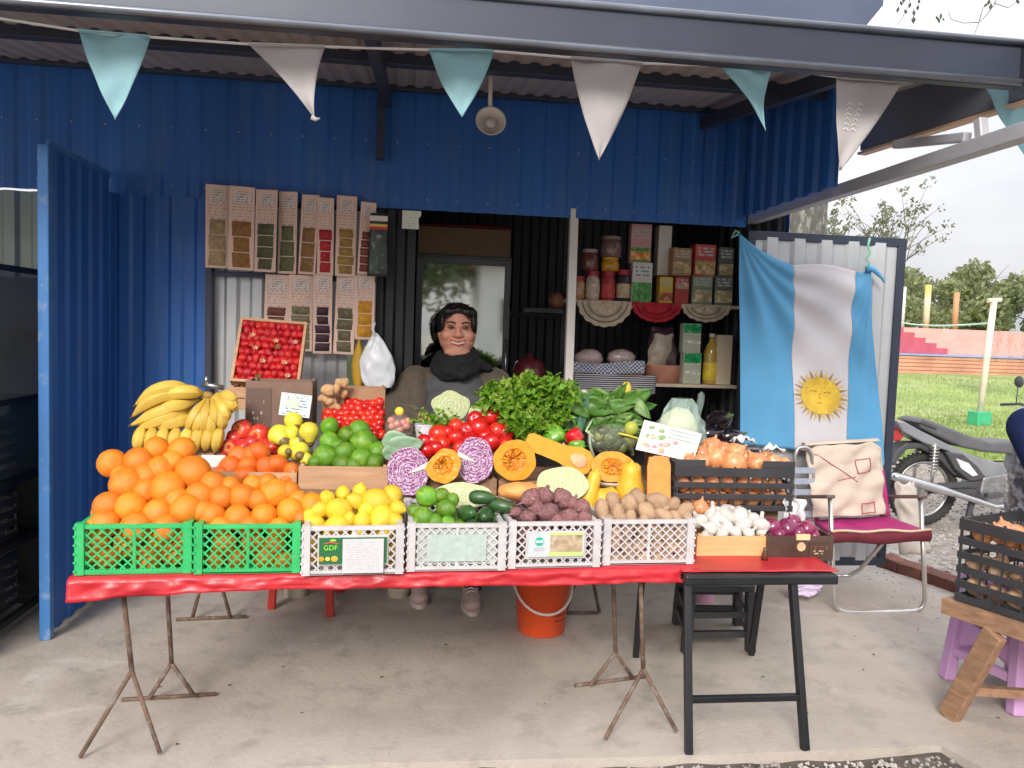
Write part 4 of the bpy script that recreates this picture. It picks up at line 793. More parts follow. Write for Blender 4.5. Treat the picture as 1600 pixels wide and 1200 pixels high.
def pumpkin(x, y, rx, ry, Y, rz, tilt, label, seed, depth=.75, tear=0):
    p = at(x, y, Y=Y); k = dist(p)/F; rx, ry = rx*k, ry*k; r = local('pumpkin_half', label, 'pumpkin', p, rot=(tilt, 0, rz))
    def rad(a): return 1+.018*math.cos(8*a+seed)+.05*n3((math.cos(a)+seed, math.sin(a), 0))-tear*.25*max(0, math.cos(a-2.4))**3
    ring = MB()
    def f1(u, v):
        a = u*6.28318; q = lerp(1, .58, v)*rad(a); return V((math.cos(a)*rx*q, .0025*n3((a*3, v*3, seed)), math.sin(a)*ry*q))
    ring.grid(f1, 48, 5, flip=True); ring.build('flesh', FLESH, r, True)
    def f2(u, v):
        a = u*6.28318; q = .585*(1-v)*rad(a); return V((math.cos(a)*rx*q, .35*min(rx, ry)*math.sin(v*math.pi/2)+.006*n3((math.cos(a)*6*(1-v), math.sin(a)*6*(1-v), seed+v)), math.sin(a)*ry*q))
    g = MB(); g.grid(f2, 40, 10, flip=True); g.build('seed_cavity', CAV, r, True)
    g = MB(); g.grid(lambda u, v: V((math.cos(u*6.28318)*rx*1.005*rad(u*6.28318)*math.cos(v*math.pi/2), math.sin(v*math.pi/2)*depth*min(rx, ry)+.0008, math.sin(u*6.28318)*ry*1.005*rad(u*6.28318)*math.cos(v*math.pi/2))), 44, 8); g.build('rind', RIND, r, True)
    g = MB(); random.seed(seed)
    for i in range(14): 
        a = rnd(0, 6.28); q = rnd(.15, .5); g.ell((math.cos(a)*rx*q, .004+.2*min(rx, ry)*(1-q/.58), math.sin(a)*ry*q), (.006, .002, .0035), 8, 5, Matrix.Rotation(rnd(0, 6), 3, 'Y'))
    for i in range(34):
        a = rnd(0, 6.28); p0 = V((math.cos(a)*rx*.56, .004, math.sin(a)*ry*.56)); p1 = V((math.cos(a+.5)*rx*.15, .2*min(rx, ry), math.sin(a+.5)*ry*.15)); g.tube([p0, lerp(p0, p1, .5)+V((rnd(-.004, .004), -.004, rnd(-.004, .004))), p1], [.0015, .002, .001], 5, mi=1)
    g.build('seeds', [SEED, FLESH], r, True)['kind'] = 'stuff'
pumpkin(804, 719, 34, 32, 2.84, .05, -.12, 'round pumpkin half between red cabbage and long butternut', 2)
pumpkin(692, 727, 28, 28, 2.79, -.1, -.1, 'pumpkin wedge lying between the two red cabbage halves', 5, .8, 1)
pumpkin(958, 729, 35, 26, 2.84, -.1, -.55, 'pumpkin half tilted up in front of the leafy bag', 9)
g = MB(); pp = at(957, 752, Y=2.84); g.lathe([(0, 0), (.06, 0), (.078, .012), (.082, .02), (.08, .022), (.074, .015), (.058, .004), (0, .004)], 32, pp-V((0, -.03, .02))); tag(g.build('plate', mat('clear_plate', (.6, .5, .42), .2, 0, .05, coat=.4), smooth=True), 'shallow clear plate under the tilted pumpkin half', 'plate')
# butternut halves and pieces
BNR = mat('butternut_rind', (.72, .36, .14), .5, 0, .1, 8, .05); BNF = mat('butternut_flesh', (.85, .32, .02), .4, 0, .1, 25, .1, 80); BNP = mat('butternut_pulp', (.8, .38, .2), .5, 0, .25, 30, .5, 50)
def butternut_half(x0, y0, x1, y1, Y, label):
    a_, b_ = at(x0, y0, Y=Y), at(x1, y1, Y=Y); d = b_-a_; Lg = d.length; ang = math.atan2(-d.z, d.x); p = (a_+b_)/2
    r = local('butternut_half', label, 'squash', p, rot=(-.25, ang, .0)); prof = [(-.5, .0), (-.49, .09), (-.42, .125), (-.25, .12), (0, .125), (.15, .15), (.28, .185), (.4, .175), (.47, .11), (.5, 0)]
    n_ = len(prof)
    g = MB(); g.add([V((px*Lg, 0, pz*Lg)) for px, pz in prof]+[V((px*Lg, 0, -pz*Lg)) for px, pz in prof[1:-1]][::-1], [tuple(range(2*n_-2))]); g.build('cut_face', BNF, r)
    g = MB(); g.grid(lambda u, v: V((prof[round(u*(n_-1))][0]*Lg, math.sin(v*math.pi)*prof[round(u*(n_-1))][1]*Lg*.9+.0006, math.cos(v*math.pi)*prof[round(u*(n_-1))][1]*Lg)), n_-1, 12); g.build('rind', BNR, r, True)
    g = MB(); g.ell((.29*Lg, -.001, 0), (.13*Lg, .006, .1*Lg), 20, 12, fn=lambda d_: 1+.12*n3(d_, 3)); g.build('seed_cavity', BNP, r, True)
butternut_half(822, 687, 926, 728, 2.86, 'long butternut half lying slantwise with orange cut face')
def slab(name, x0, x1, y0, y1, Y, th, m, label, cat, tilt=-.12, mcut=None):
    a_, b_ = at(x0, (y0+y1)/2, Y=Y), at(x1, (y0+y1)/2, Y=Y); h = at((x0+x1)/2, y0, Y=Y).z-at((x0+x1)/2, y1, Y=Y).z; w_ = b_.x-a_.x; r = local(name, label, cat, ((a_.x+b_.x)/2, Y, at((x0+x1)/2, y1, Y=Y).z), rot=(tilt, 0, .03))
    ol_ = [(-.5, 0), (.5, 0), (.5, .5), (.48, .8), (.36, .95), (.15, 1), (-.2, 1), (-.4, .94), (-.49, .78)]
    g = MB(); g.prism([V((px*w_*(1+.03*math.sin(9*pz)), 0, pz*h)) for px, pz in ol_], (0, 0, 0), (0, .004, 0)); g.build('cut_face', mcut or m, r, bevel=.001)
    g = MB(); g.grid(lambda u, v: V((math.cos(math.pi*u)*w_*.5*(1-.25*max(0, v-.75)*2), .0045+math.sin(math.pi*u)*th, v*h*.97)), 14, 8); g.build('rind', BNR, r, True); return r
slab('butternut_piece', 1013, 1050, 713, 782, 2.70, .03, BNF, 'upright cut butternut piece behind the potatoes', 'squash', mcut=mat('butternut_flesh2', (.8, .3, .07), .45, 0, .15, 30, .2, 70))
def butternut_whole(x, y, rx, ry, Y, ro, label):
    p = at(x, y, Y=Y); k = dist(p)/F; me = MB().lathe([(0, -1), (.3, -.99), (.75, -.85), (.98, -.5), (.95, -.15), (.75, .2), (.66, .55), (.6, .85), (.4, .97), (.12, 1), (.1, 1.1), (0, 1.1)], 20).mesh('butternut', mat('butternut_yellow', (.8, .45, .04), .42, 0, .12, 5, .05), True)
    put(me, 'butternut', p, ro, (rx*k, rx*k, ry*k), label, 'squash')
butternut_whole(985, 756, 24, 34, 2.80, (.1, 0, 0), 'whole yellow butternut standing behind the upright piece'); butternut_whole(945, 780, 22, 22, 2.76, (0, 1.2, .3), 'yellow butternut lying behind the potatoes'); butternut_whole(922, 770, 16, 36, 2.74, (.0, .25, 0), 'slim yellow butternut end beside the cabbage half')
g = MB(); pp = at(812, 767, Y=2.70); g.ell(pp, (.075, .05, .032), 24, 12, fn=lambda d: 1+.12*n3(d, 2)); o = g.build('pumpkin_piece', mat('pumpkin_piece', (.82, .33, .1), .45, 0, .15, 20, .3, 60), smooth=True); tag(o, 'pale orange pumpkin chunk behind the beetroots', 'pumpkin')
# dark red tray/fill under the second row
wood_box('wooden_box', 612, 775, 790, 748, MY-.04, .3, 'shallow wooden box hidden behind the cabbage halves', m=WOOD2); wood_box('wooden_box', 778, 1010, 795, 752, MY-.03, .3, 'wide wooden box under the pumpkin halves', m=WOOD2)
heap(TOMATO, 'tomato', [(766,650,17),(749,669,18),(729,672,13),(712,665,12),(685,678,15),(664,690,13),(777,674,15),(769,691,15),(712,684,14),(692,693,13),(681,700,13),(742,655,12),(789,677,15),(667,704,13),(700,675,12),(735,690,15),(790,694,13),(755,705,14),(720,702,13),(698,708,12),(758,680,14),(676,688,12)], lambda x, y: 2.95+max(0, 710-y)*.0024, 'ripe red tomato in the heap above the red cabbages', 'tomato', 'tomatoes above the red cabbages', rot=lambda: (rnd(-1, 1), rnd(-1, 1), rnd(0, 6)))
# ================================================================== BACK ROW
random.seed(11)
# bananas: each one a tapered, faceted, curved tube between two pixel points
BROOT = thing('banana_bunch', at(285, 710, Y=3.15), 'big bunch of yellow bananas at the left of the back row', 'bananas')
def banana(x0, y0, xm, ym, x1, y1, Y, w_=10, Y2=None, lab='banana in the big bunch at the left of the back row'):
    Y2 = Y2 or Y; a_, m_, b_ = at(x0, y0, Y=Y), at(xm, ym, Y=min(Y, Y2)-.02), at(x1, y1, Y=Y2); n_ = 11; pts = []
    for i in range(n_):
        t = i/(n_-1); pts.append(a_*(1-t)**2+(m_*2-(a_+b_)/2)*2*t*(1-t)+b_*t**2)
    r = w_*dist(a_)/F; prof = [.28, .34, .62, .88, 1, 1.02, 1, .95, .8, .5, .22]
    ctr = pts[5]; g = MB(); g.tube([p-ctr for p in pts], [r*q for q in prof], 6); g.tube([pts[-1]-ctr, pts[-1]-ctr+(pts[-1]-pts[-2]).normalized()*r*.5], [r*.24, r*.2], 6, mi=1)
    me = g.mesh('banana', [MBA, mat('banana_tip', (.08, .05, .03), .8)], True); o = put(me, 'banana', ctr-BROOT.location, parent=BROOT); m = o.modifiers.new('b', 'BEVEL'); m.width = r*.22; m.segments = 2; m.limit_method = 'ANGLE'; m.angle_limit = RAD(25)
for e in [(312,618,262,606,213,632),(316,624,275,634,252,636),(306,622,255,618,208,650),(300,634,262,640,206,664),(306,640,262,652,214,672),(318,616,290,612,240,618),(312,646,275,660,238,664)]: banana(*e, 3.16, 12, 3.12)
for e in [(322,622,304,650,292,676),(326,622,320,652,316,680),(330,622,338,648,336,662),(333,620,350,640,352,660),(336,618,360,630,363,642),(338,616,358,620,366,630),(328,626,330,660,330,684),(322,628,312,655,304,680),(335,624,346,652,346,672)]: banana(*e, 3.14, 10, 3.10)
for x in (220, 238, 256, 275, 293, 310, 326, 342): banana(x+4, 664, x-2, 684, x-6, 703+rnd(0, 8), 3.13, 10, 3.09)
for x in (228, 262, 296, 330): banana(x+4, 640, x+6, 655, x, 690, 3.2, 11, 3.17)
g = MB(); g.ell(at(323, 619, Y=3.15), (.03, .025, .018), 12, 8, fn=lambda d: 1+.3*n3(d, 3)); g.build('stem', mat('banana_crown', (.3, .2, .06), .8, 0, .3, 20, .4), BROOT, True)
wood_box('wooden_box', 212, 350, 740, 706, 3.10, .28, 'wooden box under the banana bunch', m=WOOD)
g = MB(); q0, q1 = at(315, 711, Y=3.02), at(352, 730, Y=3.02); g.bb((q0.x, 3.02, q1.z), (q1.x, 3.025, q0.z)); tag(g.build('price_card', PAPW), 'small white card between bananas and mandarins', 'card')
# stacked wooden boxes and strawberry tray leaning at the back left
wood_box('wooden_box', 356, 392, 640, 605, 3.30, .2, 'small pale wooden box under the red tray', boards=2)
a_, b_ = at(360, 600, Y=3.46), at(468, 601, Y=3.46); hh = (at(415, 503, Y=3.6)-at(415, 602, Y=3.46)); wd = b_.x-a_.x; til = -math.atan2(hh.y, hh.z); ht = hh.length
ST_ = local('strawberry_tray', 'tilted pale wooden tray showing bright red strawberries', 'tray', ((a_.x+b_.x)/2, 3.46, a_.z), rot=(til, RAD(2.5), 0)); e = .012
for nm, lo, hi in (('frame_board', (-wd/2, -.02, 0), (wd/2, .03, e)), ('frame_board', (-wd/2, -.02, ht-e), (wd/2, .03, ht)), ('frame_board', (-wd/2, -.02, e), (-wd/2+e, .03, ht-e)), ('frame_board', (wd/2-e, -.02, e), (wd/2, .03, ht-e)), ('base', (-wd/2+.001, .03, .001), (wd/2-.001, .036, ht-.001))):
    g = MB(); g.bb(lo, hi); g.build(nm, WOOD, ST_)
STM = mat('strawberry_skin', (.5, .012, .018), .4, 0, .3, 3, .3, 14, rand=.14, coat=.1); STB = MB().lathe([(0, -1.2), (.3, -1.05), (.7, -.5), (.95, .1), (.85, .6), (.45, .85), (0, .85)], 12, fn=lambda a, z: 1+.06*math.sin(3*a)).mesh('strawberry', STM, True)
mtx = Matrix.Translation(ST_.location) @ Matrix.Rotation(RAD(2.5), 4, 'Y') @ Matrix.Rotation(til, 4, 'X')
for j in range(9):
    for i in range(9):
        p = mtx @ V((-wd/2+.022+(wd-.044)*(i+.5*(j % 2)*.8)/8.4, .004+rnd(-.006, .006), .022+(ht-.044)*j/8)); put(STB, 'strawberry', p, rrot(), .0185*rnd(.95, 1.3), 'red strawberry packed in the tilted tray', 'strawberry', 'strawberries in the tilted tray')
g = MB()
for (x, z, c) in ((.02, .2, 1), (-.02, .1, 1), (.09, .04, 1), (.1, .2, 1), (-.06, .16, 1), (-.03, .03, 0), (.03, .17, 0), (.07, .1, 1), (-.08, .22, 1)):
    for k in range(6): a = k*1.047; g.add([V((x, -.026, z)), V((x+.012*math.cos(a), -.024, z+.009*math.sin(a))), V((x+.015*math.cos(a+.5), -.027, z+.011*math.sin(a+.5)))], [(0, 1, 2)], c)
o = g.build('blossom_scraps', [mat('leafy_green', (.08, .2, .04), .6), mat('petal_cream', (.8, .55, .35), .6)], ST_); o['kind'] = 'stuff'
# carton with printed sides and price card
cb = wood_box('open_carton', 383, 487, 672, 596, 3.22, .16, 'brown printed carton behind the apples with a price card', m=mat('brown_carton', (.2, .12, .085), .6, 0, .2, 12, .1), cat='carton')
local_box(cb, 'printed_panel', (-.125, -.003, .01), (-.03, -.0005, .165), printed('carton_print', (.13, .08, .06), (.5, .42, .36), 7, .62, 8, (.1, .7)))
q0, q1 = at(437, 614, Y=3.16), at(482, 652, Y=3.12); pc = local('price_card', 'pale blue printed price card standing on the carton', 'card', ((q0.x+q1.x)/2, 3.14, q1.z), rot=(-.15, RAD(6), .05)); g = MB(); hw = (q1.x-q0.x)/2; g.bb((-hw, 0, 0), (hw, .003, q0.z-q1.z)); g.build('card', printed('card_print', (.6, .68, .72), (.18, .28, .36), 8, .5, 10, (.05, .95)), pc); local_box(pc, 'emblem', (-hw*.55, -.0015, (q0.z-q1.z)*.35), (hw*.25, 0, (q0.z-q1.z)*.8), mat('emblem_cream', (.7, .7, .5), .5, 0, .3, 40, col2=(.25, .4, .5), c2s=60))
# cherry tomato carton with ginger
rb_ = wood_box('open_carton', 502, 600, 682, 606, 3.26, .12, 'open cardboard box of small red tomatoes with its back flap up', m=CARDB, cat='carton')
for j in range(8):
    for i in range(9):
        x = 508+i*10.4+(j % 2)*4; y = 621+j*8.2; Y = 3.33-.018*j
        if x > 520+max(0, 645-y)*.9 or y > 640: heap(CHERRY, 'cherry_tomato', [(x+rnd(-2, 2), y+rnd(-2, 2), 7.2)], Y-.05, 'small shiny red tomato in the cardboard box', 'tomato', 'small tomatoes in the cardboard box')
GING = mat('ginger_skin', (.5, .3, .15), .75, 0, .2, 14, .4, 40)
for k, (x, y, s) in enumerate(((512, 612, 1.0), (532, 604, .9), (507, 628, .8), (525, 630, .75), (540, 612, .7))):
    g = MB(); p = at(x, y, Y=3.19+.01*k)
    for i in range(4): d = V((rnd(-.03, .03), rnd(-.008, .008), rnd(-.02, .02)))*s; g.ell(p+d, (.024*s, .016*s, .017*s), 12, 8, Matrix.Rotation(rnd(0, 3), 3, 'Y'), fn=lambda q: 1+.15*n3(q, 3))
    o = g.build('ginger_root', GING, smooth=True); m = o.modifiers.new('r', 'REMESH'); m.mode = 'VOXEL'; m.voxel_size = .004; tag(o, 'knobbly brown ginger root on the corner of the tomato box', 'ginger', 'ginger roots on the tomato box')
# net bag of shallots, leaf sheets, white tub
NB = local('net_bag', 'small clear bag of pink shallots beside the tomato box', 'bag', at(623, 683, Y=3.08)); g = MB(); g.ell((0, 0, .04), (.055, .035, .05), 20, 14, fn=lambda d: 1+.12*n3(d, 2.5)); g.build('film', film('net_film', (.85, .6, .55), .15), NB, True)
for i in range(12): g = MB(); g.ell((rnd(-.035, .035), rnd(-.02, .015), rnd(.015, .07)), (.015, .013, .014), 10, 7); g.build('shallot', mat('shallot_skin', (.6, .25, .2), .5, 0, .2, 8, rand=.1), NB, True)
g = MB(); g.ell((0, 0, .1), (.018, .012, .018), 10, 7); g.build('knot', mat('yellow_tie', (.8, .6, .06), .5), NB, True)
PALEL = mat('pale_leaf', (.36, .55, .36), .45, 0, .12, 14, .3, 60, transl=.2, stretch=(1, 1, 6))
def leafgrid(g, p, u, v, n_, L_, W_, curl=.2, fold=.15, ruf=.0, seed=0, mi=0):
    """curled leaf: base p, along u, across v, normal n_"""
    def f(a, b_):
        s = b_; wv = W_*math.sin(math.pi*min(.999, s**.75))**.8*(a-.5)*2; return p+u*(L_*s)+v*wv+n_*(-curl*L_*s*s+fold*abs(wv)+ruf*n3((a*5+seed, s*6, seed)))
    g.grid(f, 6, 9, mi)
for k, (x, y, L_, W_, ang, lab) in enumerate(((600, 706, .15, .05, .35, 'pale mint green leaf lying above the left red cabbage'), (596, 690, .11, .045, .05, 'pale green leaf tucked behind the limes'), (603, 718, .07, .03, 1.2, 'small striped pale leaf end next to the limes'))):
    g = MB(); u = V((math.cos(ang), -.1, math.sin(ang)*.7)).normalized(); v_ = V((-math.sin(ang)*.7, -.2, math.cos(ang))).normalized(); leafgrid(g, at(x, y, Y=2.93), u, v_, u.cross(v_), L_, W_, .1, .1, .01, k); o = g.build('cabbage_leaf', PALEL, smooth=True); mod_solid(o, .002); tag(o, lab, 'leaf')
g = MB(); p = at(665, 672, Y=3.12); g.lathe([(0, 0), (.035, 0), (.045, .05), (.047, .05), (.047, .054), (.0, .054)], 20, p-V((0, 0, .03))); tag(g.build('white_tub', mat('tub_white', (.72, .7, .78), .4), smooth=False), 'small white tub behind the left tomatoes', 'tub')
# parsley and lettuce: many small folded leaves in clumps
def frill(px, py, Y, r, n_, m, label, name, seed, leaf=.02):
    random.seed(seed); c = at(px, py, Y=Y); T = local(name, label, 'herbs', c-V((0, 0, r[2]))); g = MB(); st = MB(); cl = []
    for i in range(26):
        d = V((random.gauss(0, 1), random.gauss(0, 1)-.4, abs(random.gauss(0, 1))-.2)).normalized(); e = V((d.x*r[0], d.y*r[1], r[2]+d.z*r[2])); cl.append(e); st.tube([(0, .02, 0), V((e.x*.4, e.y*.4, e.z*.7)), e], [.004, .003, .0015], 5)
    for i in range(n_):
        e = random.choice(cl); p = e+V((random.gauss(0, .028), random.gauss(0, .024), random.gauss(0, .022))); u = V((random.gauss(0, 1), random.gauss(0, 1)-.5, random.gauss(0, .8))).normalized(); w_ = u.orthogonal().normalized(); w_ = (w_*math.cos(i)+u.cross(w_)*math.sin(i)); nn = u.cross(w_); l = leaf*rnd(.6, 1.2)
        g.add([p, p+w_*l*.45+u*l*.4+nn*l*.2, p+u*l, p-w_*l*.45+u*l*.4+nn*l*.2, p+u*l*.5-nn*l*.1], [(0, 1, 4), (1, 2, 4), (2, 3, 4), (3, 0, 4)])
    g.build('leaves', m, T)['kind'] = 'stuff'; st.build('stems', mat('stem_green', (.2, .36, .06), .5), T, True)['kind'] = 'stuff'
LET = mat('lettuce_green', (.15, .32, .02), .5, 0, .35, 22, transl=.3, col2=(.38, .52, .09), c2s=14)
frill(792, 638, 3.12, (.095, .07, .075), 800, LET, 'bright green frilly lettuce above the tomatoes', 'lettuce', 51, .036)
frill(848, 626, 3.14, (.105, .07, .075), 950, LET, 'tallest bright green frilly lettuce next to the white post', 'lettuce', 52, .036); frill(835, 668, 3.05, (.11, .06, .06), 750, LET, 'bright green lettuce leaves above the long butternut', 'lettuce', 53, .034); frill(685, 666, 3.13, (.06, .04, .028), 350, LET, 'few loose lettuce leaves under the cabbage half', 'lettuce', 54)
# leeks and chard
random.seed(60)
LEEK = mat('leek_green', (.03, .12, .06), .45, 0, .3, 12, .1, 40, stretch=(4, 4, .4), col2=(.1, .24, .14), c2s=9); CHARD = mat('chard_green', (.08, .2, .03), .42, 0, .3, 10, .35, 25, transl=.15, col2=(.22, .36, .09), c2s=14)
T = local('leek_bunch', 'dark green leek leaves hanging beside the lettuce', 'leeks', at(895, 690, Y=3.12))
for i in range(13):
    g = MB(); x0_ = rnd(-.05, .02); leafgrid(g, V((x0_+rnd(-.02, .02), rnd(-.02, .03), 0)), V((rnd(-.2, .35), rnd(-.1, .1), 1)).normalized(), V((1, rnd(-.4, .4), 0)).normalized(), V((.2, -1, 0)), rnd(.16, .22), .016, rnd(-.25, .4), .3, .004, i); o = g.build('leaf_blade', LEEK, T, True); mod_solid(o, .0015)
T = local('chard_bunch', 'heap of dark green chard leaves in front of the striped cloth', 'chard', at(950, 690, Y=3.10))
for i in range(44):
    g = MB(); an = rnd(-1.2, 1.6); p = V((rnd(-.15, .12), rnd(-.03, .06), rnd(.02, .17))); u = V((math.cos(an), rnd(-.6, -.1), math.sin(an)*.5)).normalized(); v_ = V((-u.z, rnd(-.3, .1), u.x)).normalized(); leafgrid(g, p-u*.06, u, v_, u.cross(v_), rnd(.11, .17), rnd(.028, .045), rnd(.0, .4), .12, .016, i); o = g.build('leaf', CHARD, T, True); mod_solid(o, .0012)
for i in range(8):
    g = MB(); p = V((rnd(-.09, .09), rnd(0, .05), rnd(.03, .12))); g.tube([p, p+V((rnd(-.05, .05), -.02, -.06)), p+V((rnd(-.06, .06), -.03, -.12))], [.004, .006, .007], 7); g.build('stalk', mat('chard_stalk', (.5, .6, .35), .4), T, True)
g = MB(); g.lathe([(0, 0), (.012, 0), (.018, .02), (.02, .06), (.012, .08), (0, .085)], 14, at(978, 628, Y=3.2), fn=lambda a, z: 1+.08*math.cos(4*a)); tag(g.build('yellow_pepper', mat('yellow_pepper', (.8, .55, .03), .3), smooth=True), 'slim yellow pepper standing behind the chard', 'pepper')
g = MB(); p = at(912, 618, Y=3.25); g.ell(p, (.03, .03, .025), 16, 10); tag(g.build('turnip', mat('turnip_skin', (.62, .58, .5), .5), smooth=True), 'pale round turnip behind the chard leaves', 'turnip')
def bellpep(me_m, x, y, r, Y, ro, label):
    me = MB().lathe([(0, -1), (.35, -1.05), (.75, -.85), (.92, -.3), (1, .3), (.85, .75), (.5, .9), (.2, .78), (.1, .8), (.08, 1.2), (0, 1.2)], 24, fn=lambda a, z: 1+.09*math.cos(4*a)*(1 if z < .9 else 0)).mesh('bell_pepper', me_m, True); p = at(x, y, Y=Y); s = r*dist(p)/F; put(me, 'bell_pepper', p, ro, (s*.9, s*.9, s*1.1), label, 'pepper')
bellpep(mat('red_pepper', (.62, .012, .02), .18, 0, .1, 4, coat=.5), 895, 683, 15, 2.98, (1.2, .3, .4), 'red bell pepper in cling film behind the long butternut')
bellpep(mat('green_pepper', (.1, .3, .02), .22, 0, .2, 4, coat=.3, col2=(.3, .5, .06), c2s=3), 866, 682, 17, 2.99, (.3, 1.0, .4), 'green pepper left of the red pepper')
bellpep(mat('green_pepper', ()), 902, 697, 12, 2.95, (1.5, .9, 1.4), 'small dark green pepper under the red pepper')
# bag of avocados and pears with yellow tie
AV = local('produce_bag', 'clear bag of green pears and avocados with a yellow tie', 'bag', at(955, 708, Y=3.0)); g = MB(); g.ell((0, 0, .055), (.1, .05, .06), 24, 14, fn=lambda d: 1+.1*n3(d, 2.5)); g.build('film', film('clear_film', (.75, .8, .75), .1), AV, True)
for i in range(11): g = MB(); g.ell((rnd(-.075, .075), rnd(-.03, .02), rnd(.02, .09)), (.022, .02, .028), 12, 8, Matrix.Rotation(rnd(0, 3), 3, 'Y')); g.build('avocado', mat('avocado_skin', (.07, .09, .02), .4, 0, .4, 8, rand=.3, col2=(.3, .32, .05), c2s=6), AV, True)
g = MB(); g.ell((.07, -.02, .1), (.028, .025, .03), 14, 9); g.build('pear', mat('green_pear', (.4, .42, .06), .45), AV, True)
g = MB(); g.tube([(.01, -.055, .085), (.05, -.06, .078), (.085, -.055, .068), (.1, -.05, .06), (.09, -.055, .05)], .004, 6); g.build('tie', mat('yellow_tie', ()), AV, True)
# mint plastic bag with white cabbage, printed vegetable card leaning in front
PB = local('plastic_bag', 'pale mint plastic bag holding a white cabbage', 'bag', at(1062, 702, Y=2.98)); g = MB(); g.ell((-.01, 0, .085), (.075, .06, .08), 22, 14, fn=lambda d: 1+.1*n3(d, 2)); g.build('cabbage', mat('white_cabbage', (.68, .68, .45), .5, 0, .1, 9, .2, 20), PB, True)
BAGF = film('mint_bag', (.6, .8, .72), .3, .3)
def bagp(u, v):
    a = u*6.28318; q = 1.1*math.cos(max(0, v-.3)/.7*1.15); z = v*.2; return V((math.cos(a)*.085*q*(1+.22*n3((math.cos(a)*3, math.sin(a)*3, v*5))+.06*math.sin(11*a+v*5)), math.sin(a)*.07*q*(1+.22*n3((math.cos(a)*3, 5, v*5))+.06*math.sin(9*a+v*7)), z))
g = MB(); g.grid(bagp, 90, 30); g.build('bag_body', BAGF, PB, True)
for s in (.062,):
    g = MB(); g.grid(lambda u, v: V((s+(u-.5)*.04*(1-.4*v)+.012*v+.004*math.sin(v*9), .012*math.sin(u*7+v*3), .02+v*.21-.01*(2*u-1)**2*v)), 8, 14); g.build('handle', BAGF, PB, True)
q = [at(x, y, Y=Y) for x, y, Y in ((993, 702, 2.80), (1083, 722, 2.80), (1097, 678, 2.86), (1007, 656, 2.86))]
g = MB(); g.add(q, [(0, 1, 2, 3)]); VC = thing('vegetable_card', (q[0]+q[1])/2, 'slanted white card printed with garlic and vegetables by the onion crate', 'card')
def card_uv(u, v): return lerp(lerp(q[0], q[1], u), lerp(q[3], q[2], u), v)
g = MB(); g.grid(card_uv, 1, 1); o = g.build('card', mat('card_stock', (.74, .72, .66), .5), VC); mod_solid(o, .004)
nrm = (q[1]-q[0]).cross(q[3]-q[0]).normalized(); nrm = nrm if nrm.y < 0 else -nrm
random.seed(5)
for i in range(26):
    u, v = rnd(.05, .95), rnd(.06, .5) if i > 7 else rnd(.5, .85)*1; u = u if v < .5 else rnd(.05, .4); c = random.choice(((.62, .36, .38), (.7, .6, .52), (.72, .5, .25), (.66, .62, .55))) if v < .5 else (.3, .45, .2); m_ = mat('vp%d' % (int(c[0]*100)), c, .5)
    g = MB(); p = card_uv(u, v)+nrm*.003; g.ell(p, (.009*rnd(.7, 1.3), .0012, .007*rnd(.7, 1.3)), 8, 5); g.build('vegetable_print', m_, VC, True)
for k in range(3): 
    p0, p1 = card_uv(.45, .88-.13*k)+nrm*.003, card_uv(.93, .88-.13*k)+nrm*.003; g = MB(); g.bar(p0, p1, .0015, .0018); g.build('text_line', mat('grey_ink', (.4, .45, .47), .6), VC)
# black slatted crate of onions on the right end of the tier
def slat_crate(name, p, w_, d, h, label, nslat=4, m=BLACKPL, rz=0, notch=False, fine=None):
    r = local(name, label, 'crate', p, rot=(0, 0, rz)); th = .008; gap = .5
    for y in (0, d-th):
        for k in range(nslat):
            z0 = h*k/nslat; g = MB(); hh_ = h/nslat*gap if k < nslat-1 else h/nslat*.8; g.bb((0, y, z0), (w_, y+th, z0+hh_)); g.build('slat', m, r, bevel=.0015)
        if notch:
            for xa, xb in ((0, w_*.25), (w_*.73, w_)): g = MB(); g.bb((xa, y, h-h/nslat*.2), (xb, y+th, h+.02)); g.build('rim', m, r, bevel=.002)
    for x in (0, w_-th):
        for k in range(nslat): z0 = h*k/nslat; g = MB(); hh_ = h/nslat*gap if k < nslat-1 else h/nslat*.8+(.02 if notch else 0); g.bb((x, th, z0), (x+th, d-th, z0+hh_)); g.build('slat', m, r)
    nv = fine or max(6, int(w_/.055))
    for y in (.0015, d-.0065):
        g = MB()
        for k in range(nv+1): x = th+(w_-2*th-.006)*k/nv; g.bb((x, y, .001), (x+.006, y+.005, h-.004))
        g.build('uprights', m, r)['kind'] = 'stuff'
    for x in (.0015, w_-.0065):
        g = MB()
        for k in range(7): y = th+(d-2*th-.006)*k/6; g.bb((x, y, .001), (x+.005, y+.006, h-.004))
        g.build('uprights', m, r)['kind'] = 'stuff'
    g = MB(); g.bb((.002, .002, 0), (w_-.002, d-.002, .004)); g.build('base', m, r); return r
a_, b_ = at(1052, 795, Y=2.74), at(1236, 798, Y=2.74); oc = slat_crate('onion_crate', (a_.x, 2.74, .675), b_.x-a_.x, .30, .165, 'black slatted crate heaped with brown onions beside the flag', 4, notch=True, rz=-.03)
b = MB(); b.bb((a_.x+.0, 2.80, .5435), (b_.x-.02, 2.93, .672)); tag(b.build('support_box', CARDB), 'cardboard box propping up the onion crate', 'box')
heap(BONION, 'onion', [(1117,716,20),(1148,708,17),(1146,725,20),(1182,724,18),(1111,698,15),(1097,709,15),(1207,722,14),(1096,722,14),(1165,715,13),(1225,724,10),(1130,702,13),(1075,722,14),(1195,715,12)], lambda x, y: 2.80+max(0, 726-y)*.004, 'brown onion on top of the black slatted crate', 'onion', 'brown onions in the slatted crate', rot=lambda: (rnd(-.9, .9), rnd(-.9, .9), rnd(0, 6)))
